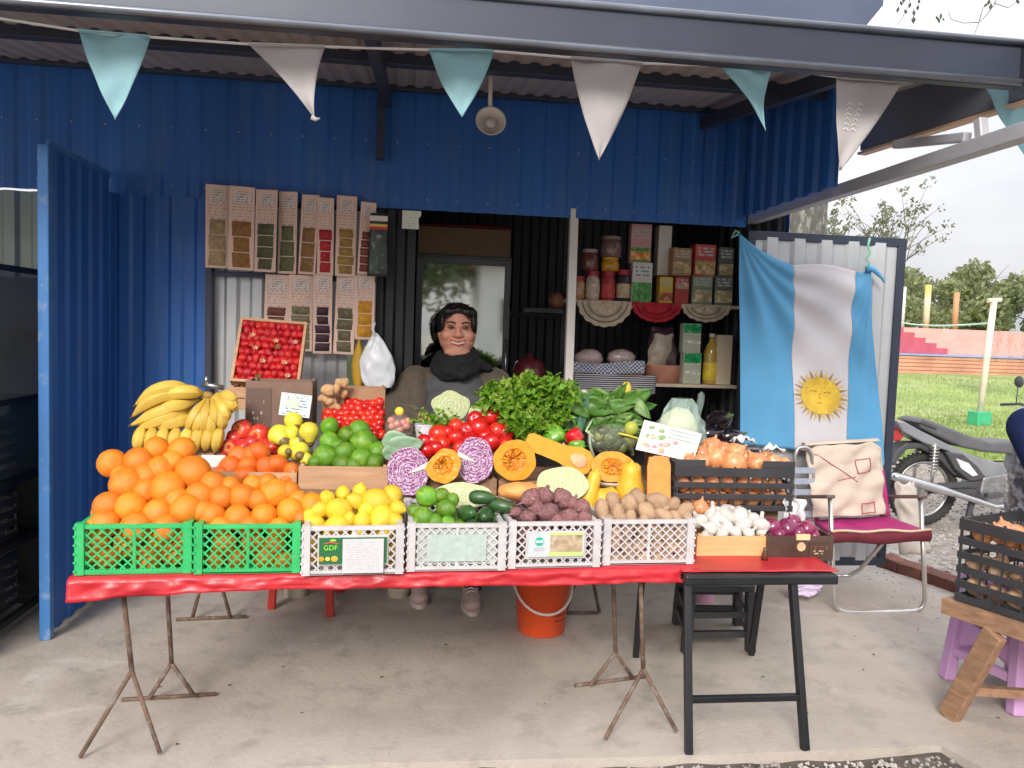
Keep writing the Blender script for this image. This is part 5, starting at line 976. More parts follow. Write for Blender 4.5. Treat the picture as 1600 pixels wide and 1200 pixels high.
heap(BONION, 'onion', [(1066+i*24+(j*11), 757+j*22, 14) for j in range(2) for i in range(7)], 2.792, 'brown onion on top of the black slatted crate', 'onion', 'brown onions in the slatted crate')
WF = mat('white_film', (.7, .7, .72), .3, 0, .1, 10, .4, 30)
for k, (x, y) in enumerate(((1160, 690), (1208, 705))):
    g = MB(); p = at(x, y, Y=2.98-.03*k); g.grid(lambda u, v: p+V(((u-.5)*.09, (v-.5)*.05, .03*n3((u*4, v*4, k*3))+.02*(1-abs(2*u-1)))), 14, 10); o = g.build('plastic_film', WF, smooth=True); mod_solid(o, .001); tag(o, ('crumpled white film behind the onions near the aubergines', 'crumpled white film at the right rim of the onion crate')[k], 'plastic film')
for k, (x, y, r, ro, lab) in enumerate(((1125, 657, 17, (1.2, .4, 0), 'round shiny aubergine standing behind the onions'), (1112, 678, 14, (0, 1.45, .2), 'long black aubergine lying behind the onions'), (1140, 682, 12, (0, 1.3, -.3), 'black aubergine end beside the crumpled film'))):
    me = MB().lathe([(0, -1.3), (.5, -1.2), (.95, -.7), (1, -.2), (.8, .5), (.5, 1.1), (.3, 1.4), (0, 1.45)], 20).mesh('aubergine', MEG, True); p = at(x, y, Y=3.05); s = r*dist(p)/F; o = put(me, 'aubergine', p, ro, (s, s, s*1.2), lab, 'aubergine'); cm = MB().lathe([(.42, 1.0), (.36, 1.3), (.2, 1.5), (.1, 1.9), (0, 1.9)], 10).mesh('calyx', mat('calyx_green', (.06, .1, .03), .6), True); put(cm, 'calyx', (0, 0, 0), parent=o)
b = MB(); b.bb((1.0, 2.99, .70), (1.30, 3.3, .86)); tag(b.build('cardboard_box', CARDB), 'cardboard box under the aubergines behind the onion crate', 'box')
# garlic box, red onion box on the black table
gb0, gb1 = at(1088, 868, z=.546), at(1196, 870, z=.546); GY = gb0.y
wood_box('wooden_box', 1088, 1196, 869, 838, GY, .16, 'low pale wooden box of garlic on the black table', m=mat('light_pine', (.66, .4, .18), .6, 0, .15, 9, .15, 50, stretch=(.6, 6, 6)))
gz = lambda x, y: GY+.03+max(0, 838-y)*.0022
heap(GARLIC, 'garlic_bulb', [(1093,815,15),(1121,814,17),(1137,803,15),(1153,806,16),(1161,821,16),(1188,821,15),(1148,832,13),(1114,803,14),(1170,834,11),(1110,826,14),(1132,824,14),(1175,810,12),(1128,836,12),(1190,836,10),(1105,838,10)], gz, 'white garlic bulb heaped in the low pine box', 'garlic', 'garlic bulbs in the pine box', rot=lambda: (rnd(-.9, .9), rnd(-.9, .9), rnd(0, 6)))
heap(BONION, 'onion', [(1094, 793, 14, (.2, .1, 0)), (1112, 795, 10, (.5, .3, 0))], GY+.14, 'small brown onion lying above the garlic', 'onion', 'two small onions above the garlic')
dk = printed('dark_carton_print', (.07, .035, .025), (.5, .36, .22), 6, .55, 9, (.15, .75), rough=.4)
db = wood_box('dark_carton', 1199, 1301, 876, 838, GY-.02, .16, 'dark printed carton of red onions at the end of the black table', m=mat('dark_carton', (.07, .04, .03), .4, 0, .3, 10, coat=.2), cat='carton')
local_box(db, 'printed_panel', (.03, -.003, .012), (.105, -.0005, .065), dk); g = MB(); g.lathe([(0, 0), (.016, 0), (.016, .002), (0, .002)], 20, M=Matrix.Rotation(RAD(90), 3, 'X')); o = g.build('round_print', mat('emblem_tan', (.6, .42, .25), .5, 0, .3, 60), db); o.location = (.0, -.001, .05)
local_box(db, 'tan_tab', (-.02, -.004, .074), (.03, .004, .094), mat('tan_card', (.7, .52, .3), .6))
heap(RONION, 'red_onion', [(1207,824,14),(1231,827,18),(1260,828,16),(1247,834,15),(1218,836,12),(1272,838,11),(1240,815,12)], lambda x, y: GY+.04+max(0, 838-y)*.002, 'glossy red onion in the dark printed carton', 'onion', 'red onions in the dark carton', rot=lambda: (rnd(-1, 1), rnd(-1, 1), rnd(0, 6)))
g = MB(); p = at(1206, 880, z=.55); g.lathe([(0, 0), (.012, 0), (.011, .02), (.006, .034), (.0065, .042), (0, .042)], 14, V((p.x, GY-.05, .545))); tag(g.build('small_bottle', mat('brown_glass', (.09, .03, .015), .2, coat=.4), smooth=True), 'tiny dark bottle standing on the red cloth', 'bottle')
g = MB(); p = at(1240, 800, Y=2.72); g.grid(lambda u, v: p+V(((u-.5)*.07+.02*n3((u*4, v*3, 2)), .02*math.sin(u*5), .05-(v*.11)*(1-.6*abs(u-.5)))), 10, 10); o = g.build('white_bag', WF, smooth=True); mod_solid(o, .001); tag(o, 'crumpled white bag hanging at the corner of the onion crate', 'bag')
# ================================================================== SPICE CARDS
random.seed(70)
CARD = printed('spice_card_print', (.78, .55, .46), (.42, .28, .26), 26, .52, 22, (.56, .95), rough=.5); PK = film('packet_film', (.9, .85, .8), .28, .12)
top = [(323,288,357,418,(.42,.3,.16),'tan'),(358,293,396,421,(.3,.14,.04),'brown'),(397,298,432,424,(.1,.1,.05),'dark olive'),(433,304,465,427,(.13,.13,.06),'olive green'),(466,307,494,428,(.28,.14,.05),'reddish brown'),(495,310,523,429,(.45,.02,.03),'bright red'),(524,308,557,431,(.36,.22,.05),'mustard'),(558,318,584,428,(.2,.05,.03),'dark rust')]
bot = [(411,430,450,552,(.16,.05,.035),'dark reddish'),(451,430,488,548,(.2,.18,.1),'greenish grey'),(489,431,520,552,(.05,.02,.035),'nearly black purple'),(521,431,554,553,(.14,.12,.07),'brownish green'),(555,432,586,530,(.6,.28,.02),'orange yellow')]
for row, lst in (('upper', top), ('lower', bot)):
    for k, (x0_, y0_, x1_, y1_, c, cn) in enumerate(lst):
        Y = 3.93+(.02 if row == 'lower' else 0)-.007*(k % 3); a_, b_ = at(x0_, y1_, Y=Y), at(x1_, y0_, Y=Y); w_, h = (abs(b_.x-a_.x)-.002)*rnd(1.0, 1.14), (b_.z-a_.z)*rnd(.97, 1.03)
        r = local('spice_card', 'pink hanging card of %s spice sachets in the %s row' % (cn, row), 'spice card', ((a_.x+b_.x)/2, Y, a_.z), rot=(rnd(-.05, .05), rnd(-.03, .03)+RAD(1), rnd(-.3, .2)), group='spice cards hanging at the left of the opening')
        g = MB(); g.bb((-w_/2, 0, 0), (w_/2, .002, h)); g.build('backing', CARD, r)
        g = MB(); g.bb((-w_*.33, -.0015, h*.8), (w_*.33, -.0002, h*.95)); g.build('white_header', printed('spice_header', (.72, .64, .6), (.3, .2, .2), 5, .5, 12, (.05, .95)), r)
        sm = mat('spice_%s' % cn.replace(' ', '_'), c, .6, 0, .35, 60, .5, 120); n_ = random.choice((3, 4, 5))
        for i in range(n_):
            z0 = .012+i*(h*.56)/n_; hh_ = h*.56/n_-.002; g = MB(); sk_ = rnd(-.1, .1); wf_ = rnd(.6, .8); g.grid(lambda u, v: V(((u-.5)*w_*wf_+sk_*(v-.5)*w_*.5+.003*n3((v*5, k, i)), -.001-.013*math.sin(math.pi*u)**.6*math.sin(math.pi*v)**.6, z0+v*hh_)), 8, 6, flip=True); s_ = g.build('sachet', sm, r, True)
            g = MB(); g.bb((-w_*.36, -.003, z0-.004), (w_*.36, -.0005, z0-.001)); g.build('seam', mat('seam_film', (.75, .62, .55), .25), s_)
# dark bag with colour stripes at the right of the spice cards
r = local('seed_bag', 'dark green printed bag with red and yellow stripes beside the cards', 'bag', at(590, 432, Y=3.9)); g = MB(); g.grid(lambda u, v: V(((u-.5)*.10*(1-.2*v), -.012*math.sin(math.pi*u)+.006*n3((u*5, v*6, 1)), v*.3)), 10, 16); o = g.build('bag_body', mat('dark_bag', (.03, .05, .035), .3, 0, .5, 25, .4, 40, col2=(.3, .3, .28), c2s=22, c2t=(.58, .66)), r, True); mod_solid(o, .004)
for z, c, nm in ((.235, (.75, .5, .1), 'a'), (.222, (.6, .04, .03), 'b'), (.262, (.7, .68, .62), 'c')): g = MB(); g.bb((-.042, -.0215, z), (.042, -.0165, z+(.012 if nm != 'c' else .024))); g.build('stripe', mat('bagstripe'+nm, c, .4), r)
# hanging yellow and white bags, green strip
p = at(585, 605, Y=3.86); r = local('white_carrier_bag', 'crumpled white carrier bag hanging left of the woman', 'bag', p)
def wb(u, v): a = u*6.28318; q = math.sin(math.pi*min(.97, .25+v*.72))*(1 if v < .75 else 1); return V((math.cos(a)*.085*q+.01*n3((math.cos(a)*2, v*5, 3))-.02*v+.02, math.sin(a)*.03*q+.012*n3((math.cos(a)*3, math.sin(a)*3, v*5)), v*.26))
g = MB(); g.grid(wb, 30, 20); g.build('bag_body', mat('bag_white', (.7, .73, .78), .35, 0, .1, 8, .5, 18), r, True)
g = MB(); g.tube([(0, 0, .245), (-.015, -.005, .28), (-.005, 0, .31)], .007, 6); g.build('handle', mat('bag_white', ()), r, True)
p = at(563, 608, Y=3.9); g = MB(); g.grid(lambda u, v: V((p.x-.01+.035*math.cos(u*6.283)*math.sin(math.pi*(.15+.8*v)), 3.9+.025*math.sin(u*6.283), p.z+v*.24)), 16, 10); tag(g.build('yellow_bag', mat('yellow_bag', (.5, .29, .03), .4, 0, .2, 12, .3, 20), smooth=True), 'mustard yellow bag hanging behind the white carrier bag', 'bag')
a_, b_ = at(541, 608, Y=3.95), at(556, 555, Y=3.95); g = MB(); g.bb((a_.x, 3.945, a_.z), (b_.x, 3.955, b_.z)); tag(g.build('green_strip', mat('green_strip', (.1, .16, .09), .6)), 'dull green strip hanging below the spice cards', 'strip')
a_, b_ = at(628, 357, Y=3.99), at(658, 330, Y=3.99); g = MB(); g.prism([(a_.x, 3.99, a_.z), (b_.x-.008, 3.99, a_.z), (b_.x-.012, 3.99, a_.z+.05), (b_.x, 3.99, b_.z-.02), (b_.x, 3.99, b_.z), (a_.x, 3.99, b_.z)], (0, 0, 0), (0, .003, 0)); tag(g.build('daylight_patch', printed('daylight_patch_print', (.78, .85, .74), (.5, .6, .5), 9, .55, 8)), 'pale sheet put in for daylight through a gap beside the top of the fridge', 'paper')  # pale sheet added where bright daylight shows through a gap
# metal hook behind the bananas
g = MB(); p0, p1 = at(315, 600, Y=3.6), at(350, 606, Y=3.6); g.tube([p0, p1], .012, 8); g.tube([p0+V((.02, 0, 0)), p0+V((.02, 0, .035))], .008, 8); tag(g.build('scale_arm', CHROME, smooth=True), 'bare metal arm sticking out behind the bananas', 'arm')

# ================================================================== INTERIOR
FRY = 4.9
fl, fr_, ft = at(650, 400, Y=FRY), at(801, 400, Y=FRY), at(720, 398, Y=FRY)
FRG = thing('display_fridge', ((fl.x+fr_.x)/2, FRY, 0), 'grey upright fridge with mirroring glass door behind the woman', 'fridge')
FG = mat('fridge_grey', (.12, .125, .13), .4, .3, .1, 5)
b = MB(); b.bb((fl.x, FRY+.03, 0), (fr_.x, FRY+.55, ft.z)); b.build('cabinet', FG, FRG, bevel=.006)
dz0, dz1 = .25, ft.z-.02
GL = mat('mirror_glass', (.5, .53, .5), .0, 1, .02, 2)
b = MB(); b.bb((fl.x+.045, FRY+.004, dz0+.04), (fr_.x-.045, FRY+.012, dz1-.04)); dr = b.build('glass_door', GL, FRG)
for lo, hi in (((fl.x+.005, FRY, dz0), (fl.x+.045, FRY+.028, dz1)), ((fr_.x-.045, FRY, dz0), (fr_.x-.005, FRY+.028, dz1)), ((fl.x+.045, FRY, dz1-.04), (fr_.x-.045, FRY+.028, dz1)), ((fl.x+.045, FRY, dz0), (fr_.x-.045, FRY+.028, dz0+.04))): b = MB(); b.bb(lo, hi); b.build('door_frame', FG, dr, bevel=.003)
b = MB(); b.tube([(fr_.x-.025, FRY-.03, .9), (fr_.x-.025, FRY-.03, 1.25)], .008, 8); b.build('handle', CHROME, dr, True)
bx0, bx1 = at(653, 399, Y=FRY+.05), at(798, 360, Y=FRY+.05); b = MB(); b.bb((bx0.x, FRY+.05, ft.z+.001), (bx1.x, FRY+.45, bx1.z)); tag(b.build('cardboard_box', mat('brown_box', (.24, .16, .09), .75, 0, .15, 5)), 'long cardboard box lying on top of the fridge', 'box')
g = MB(); c0 = at(725, 350, Y=FRY+.12); g.grid(lambda u, v: V((lerp(bx0.x, bx1.x, u), FRY+.06+.3*v, bx1.z+.002+.05*math.sin(math.pi*min(1, .1+v))*(.8+.3*n3((u*5, v*4, 1))))), 24, 8); o = g.build('red_cloth', mat('dark_red_cloth', (.25, .025, .03), .8, 0, .3, 10, .4, 20), smooth=True); mod_solid(o, .006); tag(o, 'folded dark red cloth on the box above the fridge', 'cloth')
# shelf unit
SY = 4.45
s0, s1 = at(884, 471, Y=SY), at(1152, 476, Y=SY); l0, l1 = at(884, 602, Y=SY), at(1150, 600, Y=SY); zt_, zl_ = at(1000, 472, Y=SY).z, at(1060, 600, Y=SY).z
SH = thing('shelf_unit', ((s0.x+s1.x)/2, SY+.15, 0), 'two tier wall shelf of groceries right of the white post', 'shelf')
SHW = mat('shelf_board', (.55, .45, .34), .6, 0, .15, 6)
for z in (zt_, zl_): b = MB(); b.bb((s0.x, SY-.005, z-.018), (s1.x+.02, SY+.30, z)); b.build('shelf_board', SHW, SH)
for x in (s0.x+.03, s1.x-.02): b = MB(); b.bb((x, SY+.28, 0), (x+.03, SY+.31, 2.1)); b.build('upright', BLACK, SH)
b = MB(); b.bb((s0.x, SY-.0, .0), (s1.x, SY+.3, .5)); b.build('base_cabinet', mat('cabinet_grey', (.1, .1, .11), .6), SH)
def pbox(name, x0, x1, y0, y1, d, c, label, cat, Y=SY+.02, z=None, band=None, rough=.45, pr=None):
    a_, b_ = at(x0, y1, Y=Y), at(x1, y0, Y=Y); z0 = z if z is not None else a_.z; g = MB(); g.bb((a_.x, Y, z0+.0005), (b_.x-.002, Y+d, b_.z))
    m_ = pr or mat('pk_'+label.replace(' ', '_')[:30], c, rough, 0, .12, 8); o = g.build(name, m_, bevel=.003); tag(o, label, cat); o.rotation_euler.z = rnd(-.1, .1)
    if x1-x0 < 40 and band:
        g = MB(); h = b_.z-z0; g.bb((a_.x+.005, Y-.0012, z0+h*.62), (b_.x-.007, Y-.0002, z0+h*.92)); g.build('title_print', printed('tt'+label.replace(' ', '_')[:30], tuple(min(.7, q*1.25+.02) for q in c), tuple(.62-.5*q for q in c), 3, .45, 5, (.08, .95)), o)
    for k, (f0, f1, cc) in enumerate(band or ()):
        g = MB(); h = b_.z-z0; g.bb((a_.x+.003, Y-.0015-.0014*k, z0+h*f0), (b_.x-.005, Y-.0002-.0014*k, z0+h*f1)); g.build('printed_band', mat('bd%.2f%.2f%.2f' % cc, cc, .45, 0, .4, 30, col2=tuple(min(1, q*1.8+.08) for q in cc), c2s=35, c2t=(.5, .6)), o)
    return o
def jar(x, r, y0, y1, c, lidc, label, z=zt_, Y=SY+.06, band=None):
    p = at(x, y1, Y=Y); q = at(x, y0, Y=Y); k = dist(p)/F; rr = r*k; h = q.z-z; t = local('jar', label, 'jar', (p.x, Y, z))
    g = MB(); g.lathe([(0, 0), (rr*.9, 0), (rr, .006), (rr, h*.7), (rr*.82, h*.8), (rr*.8, h*.84), (0, h*.84)], 20); g.build('glass_body', mat('jr'+label.replace(' ', '_')[:28], c, .2, 0, .3, 30, coat=.5), t, True)
    g = MB(); g.lathe([(0, h*.84), (rr*.9, h*.84), (rr*.9, h), (0, h)], 20); g.build('lid', mat('ld%.2f%.2f' % lidc[:2], lidc, .35), t)
    if band: g = MB(); g.lathe([(rr*1.01, h*.12), (rr*1.012, h*.13), (rr*1.012, h*.55), (rr*1.01, h*.56)], 20); g.build('paper_label', mat('lb%.2f%.2f%.2f' % band, band, .6, 0, .3, 40), t, True)
    return t
RL = (.4, .02, .04)
jar(904, 9, 432, 470, (.5, .25, .12), RL, 'peach coloured jar half hidden by the white post')
jar(925, 11, 424, 470, (.6, .45, .35), RL, 'cream jar with red lid at the left of the top shelf', band=(.66, .55, .45)); jar(949, 11, 424, 470, (.45, .05, .05), RL, 'red jar with red lid in the middle of three', band=(.6, .08, .08)); jar(973, 11, 422, 470, (.06, .04, .05), RL, 'dark jar with red lid next to the tall packs', band=(.6, .5, .3))
z2 = at(950, 424, Y=SY+.06).z
jar(921, 13, 390, 424, (.18, .06, .05), (.4, .3, .28), 'dark red jar stacked on the cream jar', z=z2+.001); jar(953, 14, 403, 424, (.7, .35, .03), (.75, .42, .03), 'low yellow jar stacked on the red jar', z=z2+.001)
z3 = at(953, 403, Y=SY+.06).z; jar(954, 17, 370, 403, (.22, .13, .13), (.3, .2, .2), 'big round glass jar at the top of the stack', z=z3+.001)
G_ = (.06, .28, .05); 
p1_ = pbox('tall_pack', 987, 1021, 411, 470, .07, (.68, .6, .55), 'white and green printed pack under the pink one', 'package', z=zt_, band=((.0, .5, G_),)); pbox('tall_pack', 985, 1020, 351, 410, .07, (.6, .32, .33), 'pink and green printed pack on top of the stack', 'package', band=((.02, .4, G_), (.08, .3, (.6, .25, .06))))
pbox('cream_carton', 1026, 1051, 353, 430, .07, (.68, .62, .54), 'tall plain cream carton beside the pink pack', 'carton', Y=SY+.08)
BRN, RD, DKG = (.34, .2, .1), (.5, .07, .06), (.11, .13, .1)
zz = at(1060, 431, Y=SY+.02).z
pbox('tea_box', 1049, 1082, 388, 430, .08, BRN, 'brown grocery box at the left of the upper box row', 'box', z=zz, band=((.1, .5, (.4, .3, .15)),)); pbox('tea_box', 1084, 1120, 383, 430, .08, RD, 'red grocery box in the middle of the upper box row', 'box', z=zz, band=((.08, .5, (.4, .28, .12)),)); pbox('tea_box', 1122, 1148, 387, 430, .08, DKG, 'dark grocery box at the right of the upper box row', 'box', z=zz, band=((.1, .45, (.35, .3, .15)),))
pbox('tea_box', 1030, 1053, 433, 471, .08, (.65, .42, .04), 'yellow grocery box in the lower box row', 'box', z=zt_, band=((.1, .4, (.3, .08, .03)),)); pbox('tea_box', 1054, 1078, 433, 471, .08, (.45, .06, .05), 'dark red grocery box in the lower box row', 'box', z=zt_, band=((.55, .75, (.5, .3, .2)),)); pbox('tea_box', 1081, 1115, 431, 471, .08, (.24, .3, .22), 'grey green grocery box in the lower box row', 'box', z=zt_, band=((.1, .5, (.4, .36, .2)),)); pbox('tea_box', 1117, 1147, 432, 471, .08, (.13, .15, .13), 'darkest grocery box at the right of the lower row', 'box', z=zt_, band=((.1, .5, (.38, .33, .18)),))
# doilies over the shelf edge
for k, (x0_, x1_, y1_, c, lab) in enumerate(((903, 988, 510, (.6, .5, .38), 'cream lace doily hanging at the left of the shelf edge'), (988, 1066, 503, (.5, .02, .04), 'red lace doily hanging in the middle of the shelf edge'), (1066, 1142, 503, (.56, .47, .36), 'cream lace doily hanging at the right of the shelf edge'))):
    Y = SY-.012; a_, b_ = at(x0_, 471, Y=Y), at(x1_, 472, Y=Y); cx_ = (a_.x+b_.x)/2; rx_ = (b_.x-a_.x)/2; dz = zt_-at((x0_+x1_)/2, y1_, Y=Y).z
    t = local('lace_doily', lab, 'doily', (cx_, Y, zt_), group='doilies on the shelf edge'); m_ = mat('doily%d' % k, c, .8, 0, .15, 60, .4, 150)
    for ring, (q0, q1) in enumerate(((.0, .62), (.66, .82), (.86, 1.0))):
        g = MB()
        def dp(u, v): a = math.pi*u; q = lerp(q0, q1, v); sc_ = 1+(.05*abs(math.sin(a*9)) if ring == 2 and v > .5 else 0); return V((-math.cos(a)*rx_*q*sc_, -.004*math.sin(a*7), -math.sin(a)*dz*q*sc_+.001))
        g.grid(dp, 54, 3); o = g.build(('centre', 'middle_band', 'scalloped_edge')[ring], m_, t, True); mod_solid(o, .0012)
    g = MB()
    for i in range(40): a = math.pi*(i+.5)/40; g.bar((-math.cos(a)*rx_*.6, -.003, -math.sin(a)*dz*.6), (-math.cos(a)*rx_*.9, -.003, -math.sin(a)*dz*.9), .002, .002)
    g.build('lace_bars', m_, t)['kind'] = 'stuff'
# lower shelf
zl = zl_+.001
def sackp(name, x, y0, y1, rx, c, label, Y=SY+.05, c2=None, film_=True):
    p = at(x, y1, Y=Y); q = at(x, y0, Y=Y); k = dist(p)/F; h = q.z-p.z; g = MB(); r_ = rx*k
    tl_ = rnd(-.25, .25)
    for sd_ in (1, -1): g.grid(lambda u, v: V((p.x+(u-.5)*2*r_*(1-.12*math.sin(v*9))+tl_*v*h, Y-sd_*(r_*.55*max(0, math.sin(math.pi*u))**.6*max(0, math.sin(math.pi*(.08+.88*v)))**.5+.004*n3((u*6, v*7, sd_))), p.z+v*h+.006*math.sin(u*9)*v)), 14, 14, flip=sd_ < 0); o = g.build(name, mat('sk'+label.replace(' ', '_')[:28], c, .3, 0, .2, 20, .4, 25, coat=.4, col2=c2), smooth=True); return tag(o, label, 'bag')
t = local('cloth_basket', 'basket draped with blue gingham cloth at the left of the lower shelf', 'basket', (at(950, 600, Y=SY).x, SY, zl)); bw = at(1010, 600, Y=SY).x-at(897, 600, Y=SY).x
g = MB(); g.bb((-bw/2, .03, 0), (bw/2, .24, .1)); g.build('basket', CARDB, t)
def ging():
    m = bpy.data.materials.new('gingham'); m.use_nodes = True; nt = m.node_tree; N = nt.nodes; L = nt.links; b = N['Principled BSDF']; tc = N.new('ShaderNodeTexCoord'); ck = N.new('ShaderNodeTexChecker'); ck.inputs['Scale'].default_value = 90; ck.inputs[1].default_value = (.6, .62, .65, 1); ck.inputs[2].default_value = (.06, .09, .2, 1); L.new(tc.outputs['Object'], ck.inputs[0]); L.new(ck.outputs[0], b.inputs[0]); b.inputs['Roughness'].default_value = .8; return m
GM = ging()
g = MB(); g.grid(lambda u, v: V((-bw/2-.004+u*(bw+.008), .02-.006*math.sin(u*14)-.004*v, .115-.075*v-.012*math.sin(u*5))), 40, 6); o = g.build('gingham_cloth', GM, t, True); mod_solid(o, .002)
STR = bpy.data.materials.new('striped'); STR.use_nodes = True; _n = STR.node_tree; wv = _n.nodes.new('ShaderNodeTexWave'); wv.bands_direction = 'Z'; wv.inputs['Scale'].default_value = 26; tcn = _n.nodes.new('ShaderNodeTexCoord'); crn = _n.nodes.new('ShaderNodeValToRGB'); crn.color_ramp.interpolation = 'CONSTANT'; crn.color_ramp.elements[0].color = (.02, .02, .03, 1); crn.color_ramp.elements[1].color = (.55, .55, .58, 1); crn.color_ramp.elements[1].position = .62; _n.links.new(tcn.outputs['Object'], wv.inputs[0]); _n.links.new(wv.outputs[0], crn.inputs[0]); _n.links.new(crn.outputs[0], _n.nodes['Principled BSDF'].inputs[0])
g = MB(); x0_, x1_ = at(897, 600, Y=SY-.02).x, at(1025, 600, Y=SY-.02).x; zt3 = at(950, 583, Y=SY-.02).z; zb3 = at(950, 614, Y=SY-.02).z
g.grid(lambda u, v: V((lerp(x0_, x1_, u), SY-.02-.01*math.sin(u*17)*v, lerp(zt3, zb3, v)-.02*math.sin(u*3)*u)), 40, 8); o = g.build('striped_cloth', STR, smooth=True); mod_solid(o, .002); tag(o, 'black and white striped cloth hanging under the gingham basket', 'cloth')
for x, lab in ((921, 'left clear pack of pinkish noodles in the gingham basket'), (972, 'right clear pack of pinkish noodles in the gingham basket')):
    p = at(x, 562, Y=SY+.08); g = MB(); g.ell((p.x, SY+.1, p.z+.01), (.085, .05, .05), 20, 12, fn=lambda d: 1+.12*n3(d+V((x, 0, 0)), 2.5)); tag(g.build('clear_pack', mat('pinkish_pack', (.55, .42, .42), .3, 0, .25, 30, .4, 35, coat=.5), smooth=True), lab, 'package')
t = local('plastic_basket', 'salmon pink plastic basket of bagged grains on the lower shelf', 'basket', (at(1042, 600, Y=SY+.02).x, SY+.02, zl)); bw = at(1072, 598, Y=SY).x-at(1011, 598, Y=SY).x
g = MB(); g.lathe([(0, 0), (bw*.42, 0), (bw*.5, .1), (bw*.51, .105), (bw*.47, .1), (bw*.4, .006), (0, .006)], 28, (0, .1, 0)); g.build('bowl', mat('salmon_plastic', (.6, .28, .2), .45, 0, .1, 20), t, True)
sackp('grain_bag', 1024, 522, 575, 17, (.5, .42, .32), 'clear bag of pale grain in the salmon basket', SY+.09); sackp('grain_bag', 1045, 525, 575, 16, (.12, .08, .09), 'clear bag of dark beans in the salmon basket', SY+.12, c2=(.5, .45, .4)); sackp('grain_bag', 1032, 512, 560, 20, (.1, .05, .08), 'dark purple bag behind the grain bags', SY+.17)
for y0_, y1_, lab in ((552, 598, 'green and white packet at the bottom of the green stack'), (506, 551, 'green and white packet on top of the green stack')): pbox('green_packet', 1066, 1097, y0_, y1_, .06, (.5, .52, .42), lab, 'package', z=zl if y0_ > 540 else None, band=((.68, .98, (.01, .32, .1)), (.3, .42, (.6, .6, .5))))
p = at(1109, 598, Y=SY+.06); t = local('oil_bottle', 'clear bottle of golden oil with yellow label on the lower shelf', 'bottle', (p.x, SY+.06, zl)); g = MB(); h = at(1109, 521, Y=SY+.06).z-zl; g.lathe([(0, 0), (.04, 0), (.044, .01), (.044, h*.6), (.036, h*.72), (.016, h*.86), (.014, h*.93), (0, h*.93)], 22); g.build('bottle_body', mat('oil', (.5, .33, .06), .12, 0, .1, 5, coat=.6), t, True)
g = MB(); g.lathe([(0, h*.93), (.017, h*.93), (.017, h), (0, h)], 16); g.build('cap', mat('cap_grey', (.6, .6, .6), .4), t); g = MB(); g.lathe([(.0445, h*.08), (.0452, h*.09), (.0452, h*.42), (.0445, h*.43)], 22); g.build('paper_label', mat('yellow_label', (.75, .55, .05), .5, 0, .2, 30), t, True)
pbox('flour_bag', 1118, 1146, 524, 597, .08, (.62, .52, .38), 'tall cream paper bag at the right end of the lower shelf', 'bag', z=zl)
p = at(828, 600, Y=4.5); g = MB(); g.lathe([(0, 0), (.09, 0), (.1, .08), (.085, .14), (.06, .16), (.02, .17), (.02, .19), (0, .19)], 22, V((p.x, 4.55, p.z-.02))); tag(g.build('dark_pot', mat('dark_red_enamel', (.1, .015, .02), .3), smooth=True), 'dark red lidded pot in the shade right of the woman', 'pot')
b = MB(); b.bb((.66, 4.45, 0), (1.0, 4.75, p.z-.022)); tag(b.build('dark_stand', BLACK), 'dark stand under the red pot inside the kiosk', 'stand')
g = MB(); p = at(870, 470, Y=4.6); g.ell(p, (.05, .05, .05), 14, 9); tag(g.build('brown_gourd', mat('gourd', (.25, .1, .06), .5), smooth=True), 'round brown gourd left of the shelf behind the white post', 'gourd'); b = MB(); b.bb((p.x-.18, 4.5, p.z-.075), (s0.x-.004, 4.75, p.z-.05)); tag(b.build('wall_bracket_shelf', BLACK), 'short black bracket shelf left of the grocery shelf', 'shelf')

# ================================================================== WOMAN
W = V((.216, 3.95, 0)); PR = thing('person', (W.x, W.y, 0), 'seated smiling woman in brown jacket, grey jumper and black scarf', 'person')
SKIN = mat('skin', (.58, .27, .19), .5, 0, .1, 22, .06, 80); HAIR = mat('black_hair', (.012, .009, .009), .42, 0, .3, 40, .5, 90); JACK = mat('brown_jacket', (.088, .067, .049), .8, 0, .15, 9, .4, 25, sheen=.2); JUMP = mat('grey_jumper', (.075, .077, .083), .85, 0, .12, 12, .3, 60); SCARF = mat('black_scarf', (.008, .008, .01), .9, 0, .3, 15, .6, 30)
def rem(g, name, m, vox, parent=PR, smooth=2, disp=None):
    o = g.build(name, m, parent, True); md = o.modifiers.new('remesh', 'REMESH'); md.mode = 'VOXEL'; md.voxel_size = vox; md.use_smooth_shade = True
    sm = o.modifiers.new('smooth', 'SMOOTH'); sm.factor = .5; sm.iterations = smooth*3; return o
class WB(MB):
    def e(s, c, r, M=None): return s.ell(W+V(c), r, 20, 14, M)
    def cap(s, p, q, r0, r1):
        p, q = W+V(p), W+V(q); s.tube([p, lerp(p, q, .33), lerp(p, q, .66), q], [r0, lerp(r0, r1, .33), lerp(r0, r1, .66), r1], 14); s.ell(p, (r0,)*3, 14, 10); s.ell(q, (r1,)*3, 14, 10); return s
g = WB()
g.e((0, .012, 1.325), (.086, .1, .098)).e((0, -.01, 1.25), (.089, .084, .078)).e((-.047, -.054, 1.27), (.036, .036, .032)).e((.047, -.054, 1.27), (.036, .036, .032)).e((0, -.066, 1.204), (.036, .028, .024)).e((0, -.03, 1.188), (.066, .06, .034))
g.cap((0, -.084, 1.31), (0, -.103, 1.275), .010, .0165).e((-.017, -.095, 1.271), (.012, .012, .010)).e((.017, -.095, 1.271), (.012, .012, .010)).e((-.033, -.078, 1.328), (.026, .018, .012)).e((.033, -.078, 1.328), (.026, .018, .012)).e((0, -.083, 1.222), (.026, .014, .009))
for s in (-1, 1): g.e((s*.084, .01, 1.275), (.012, .02, .032))
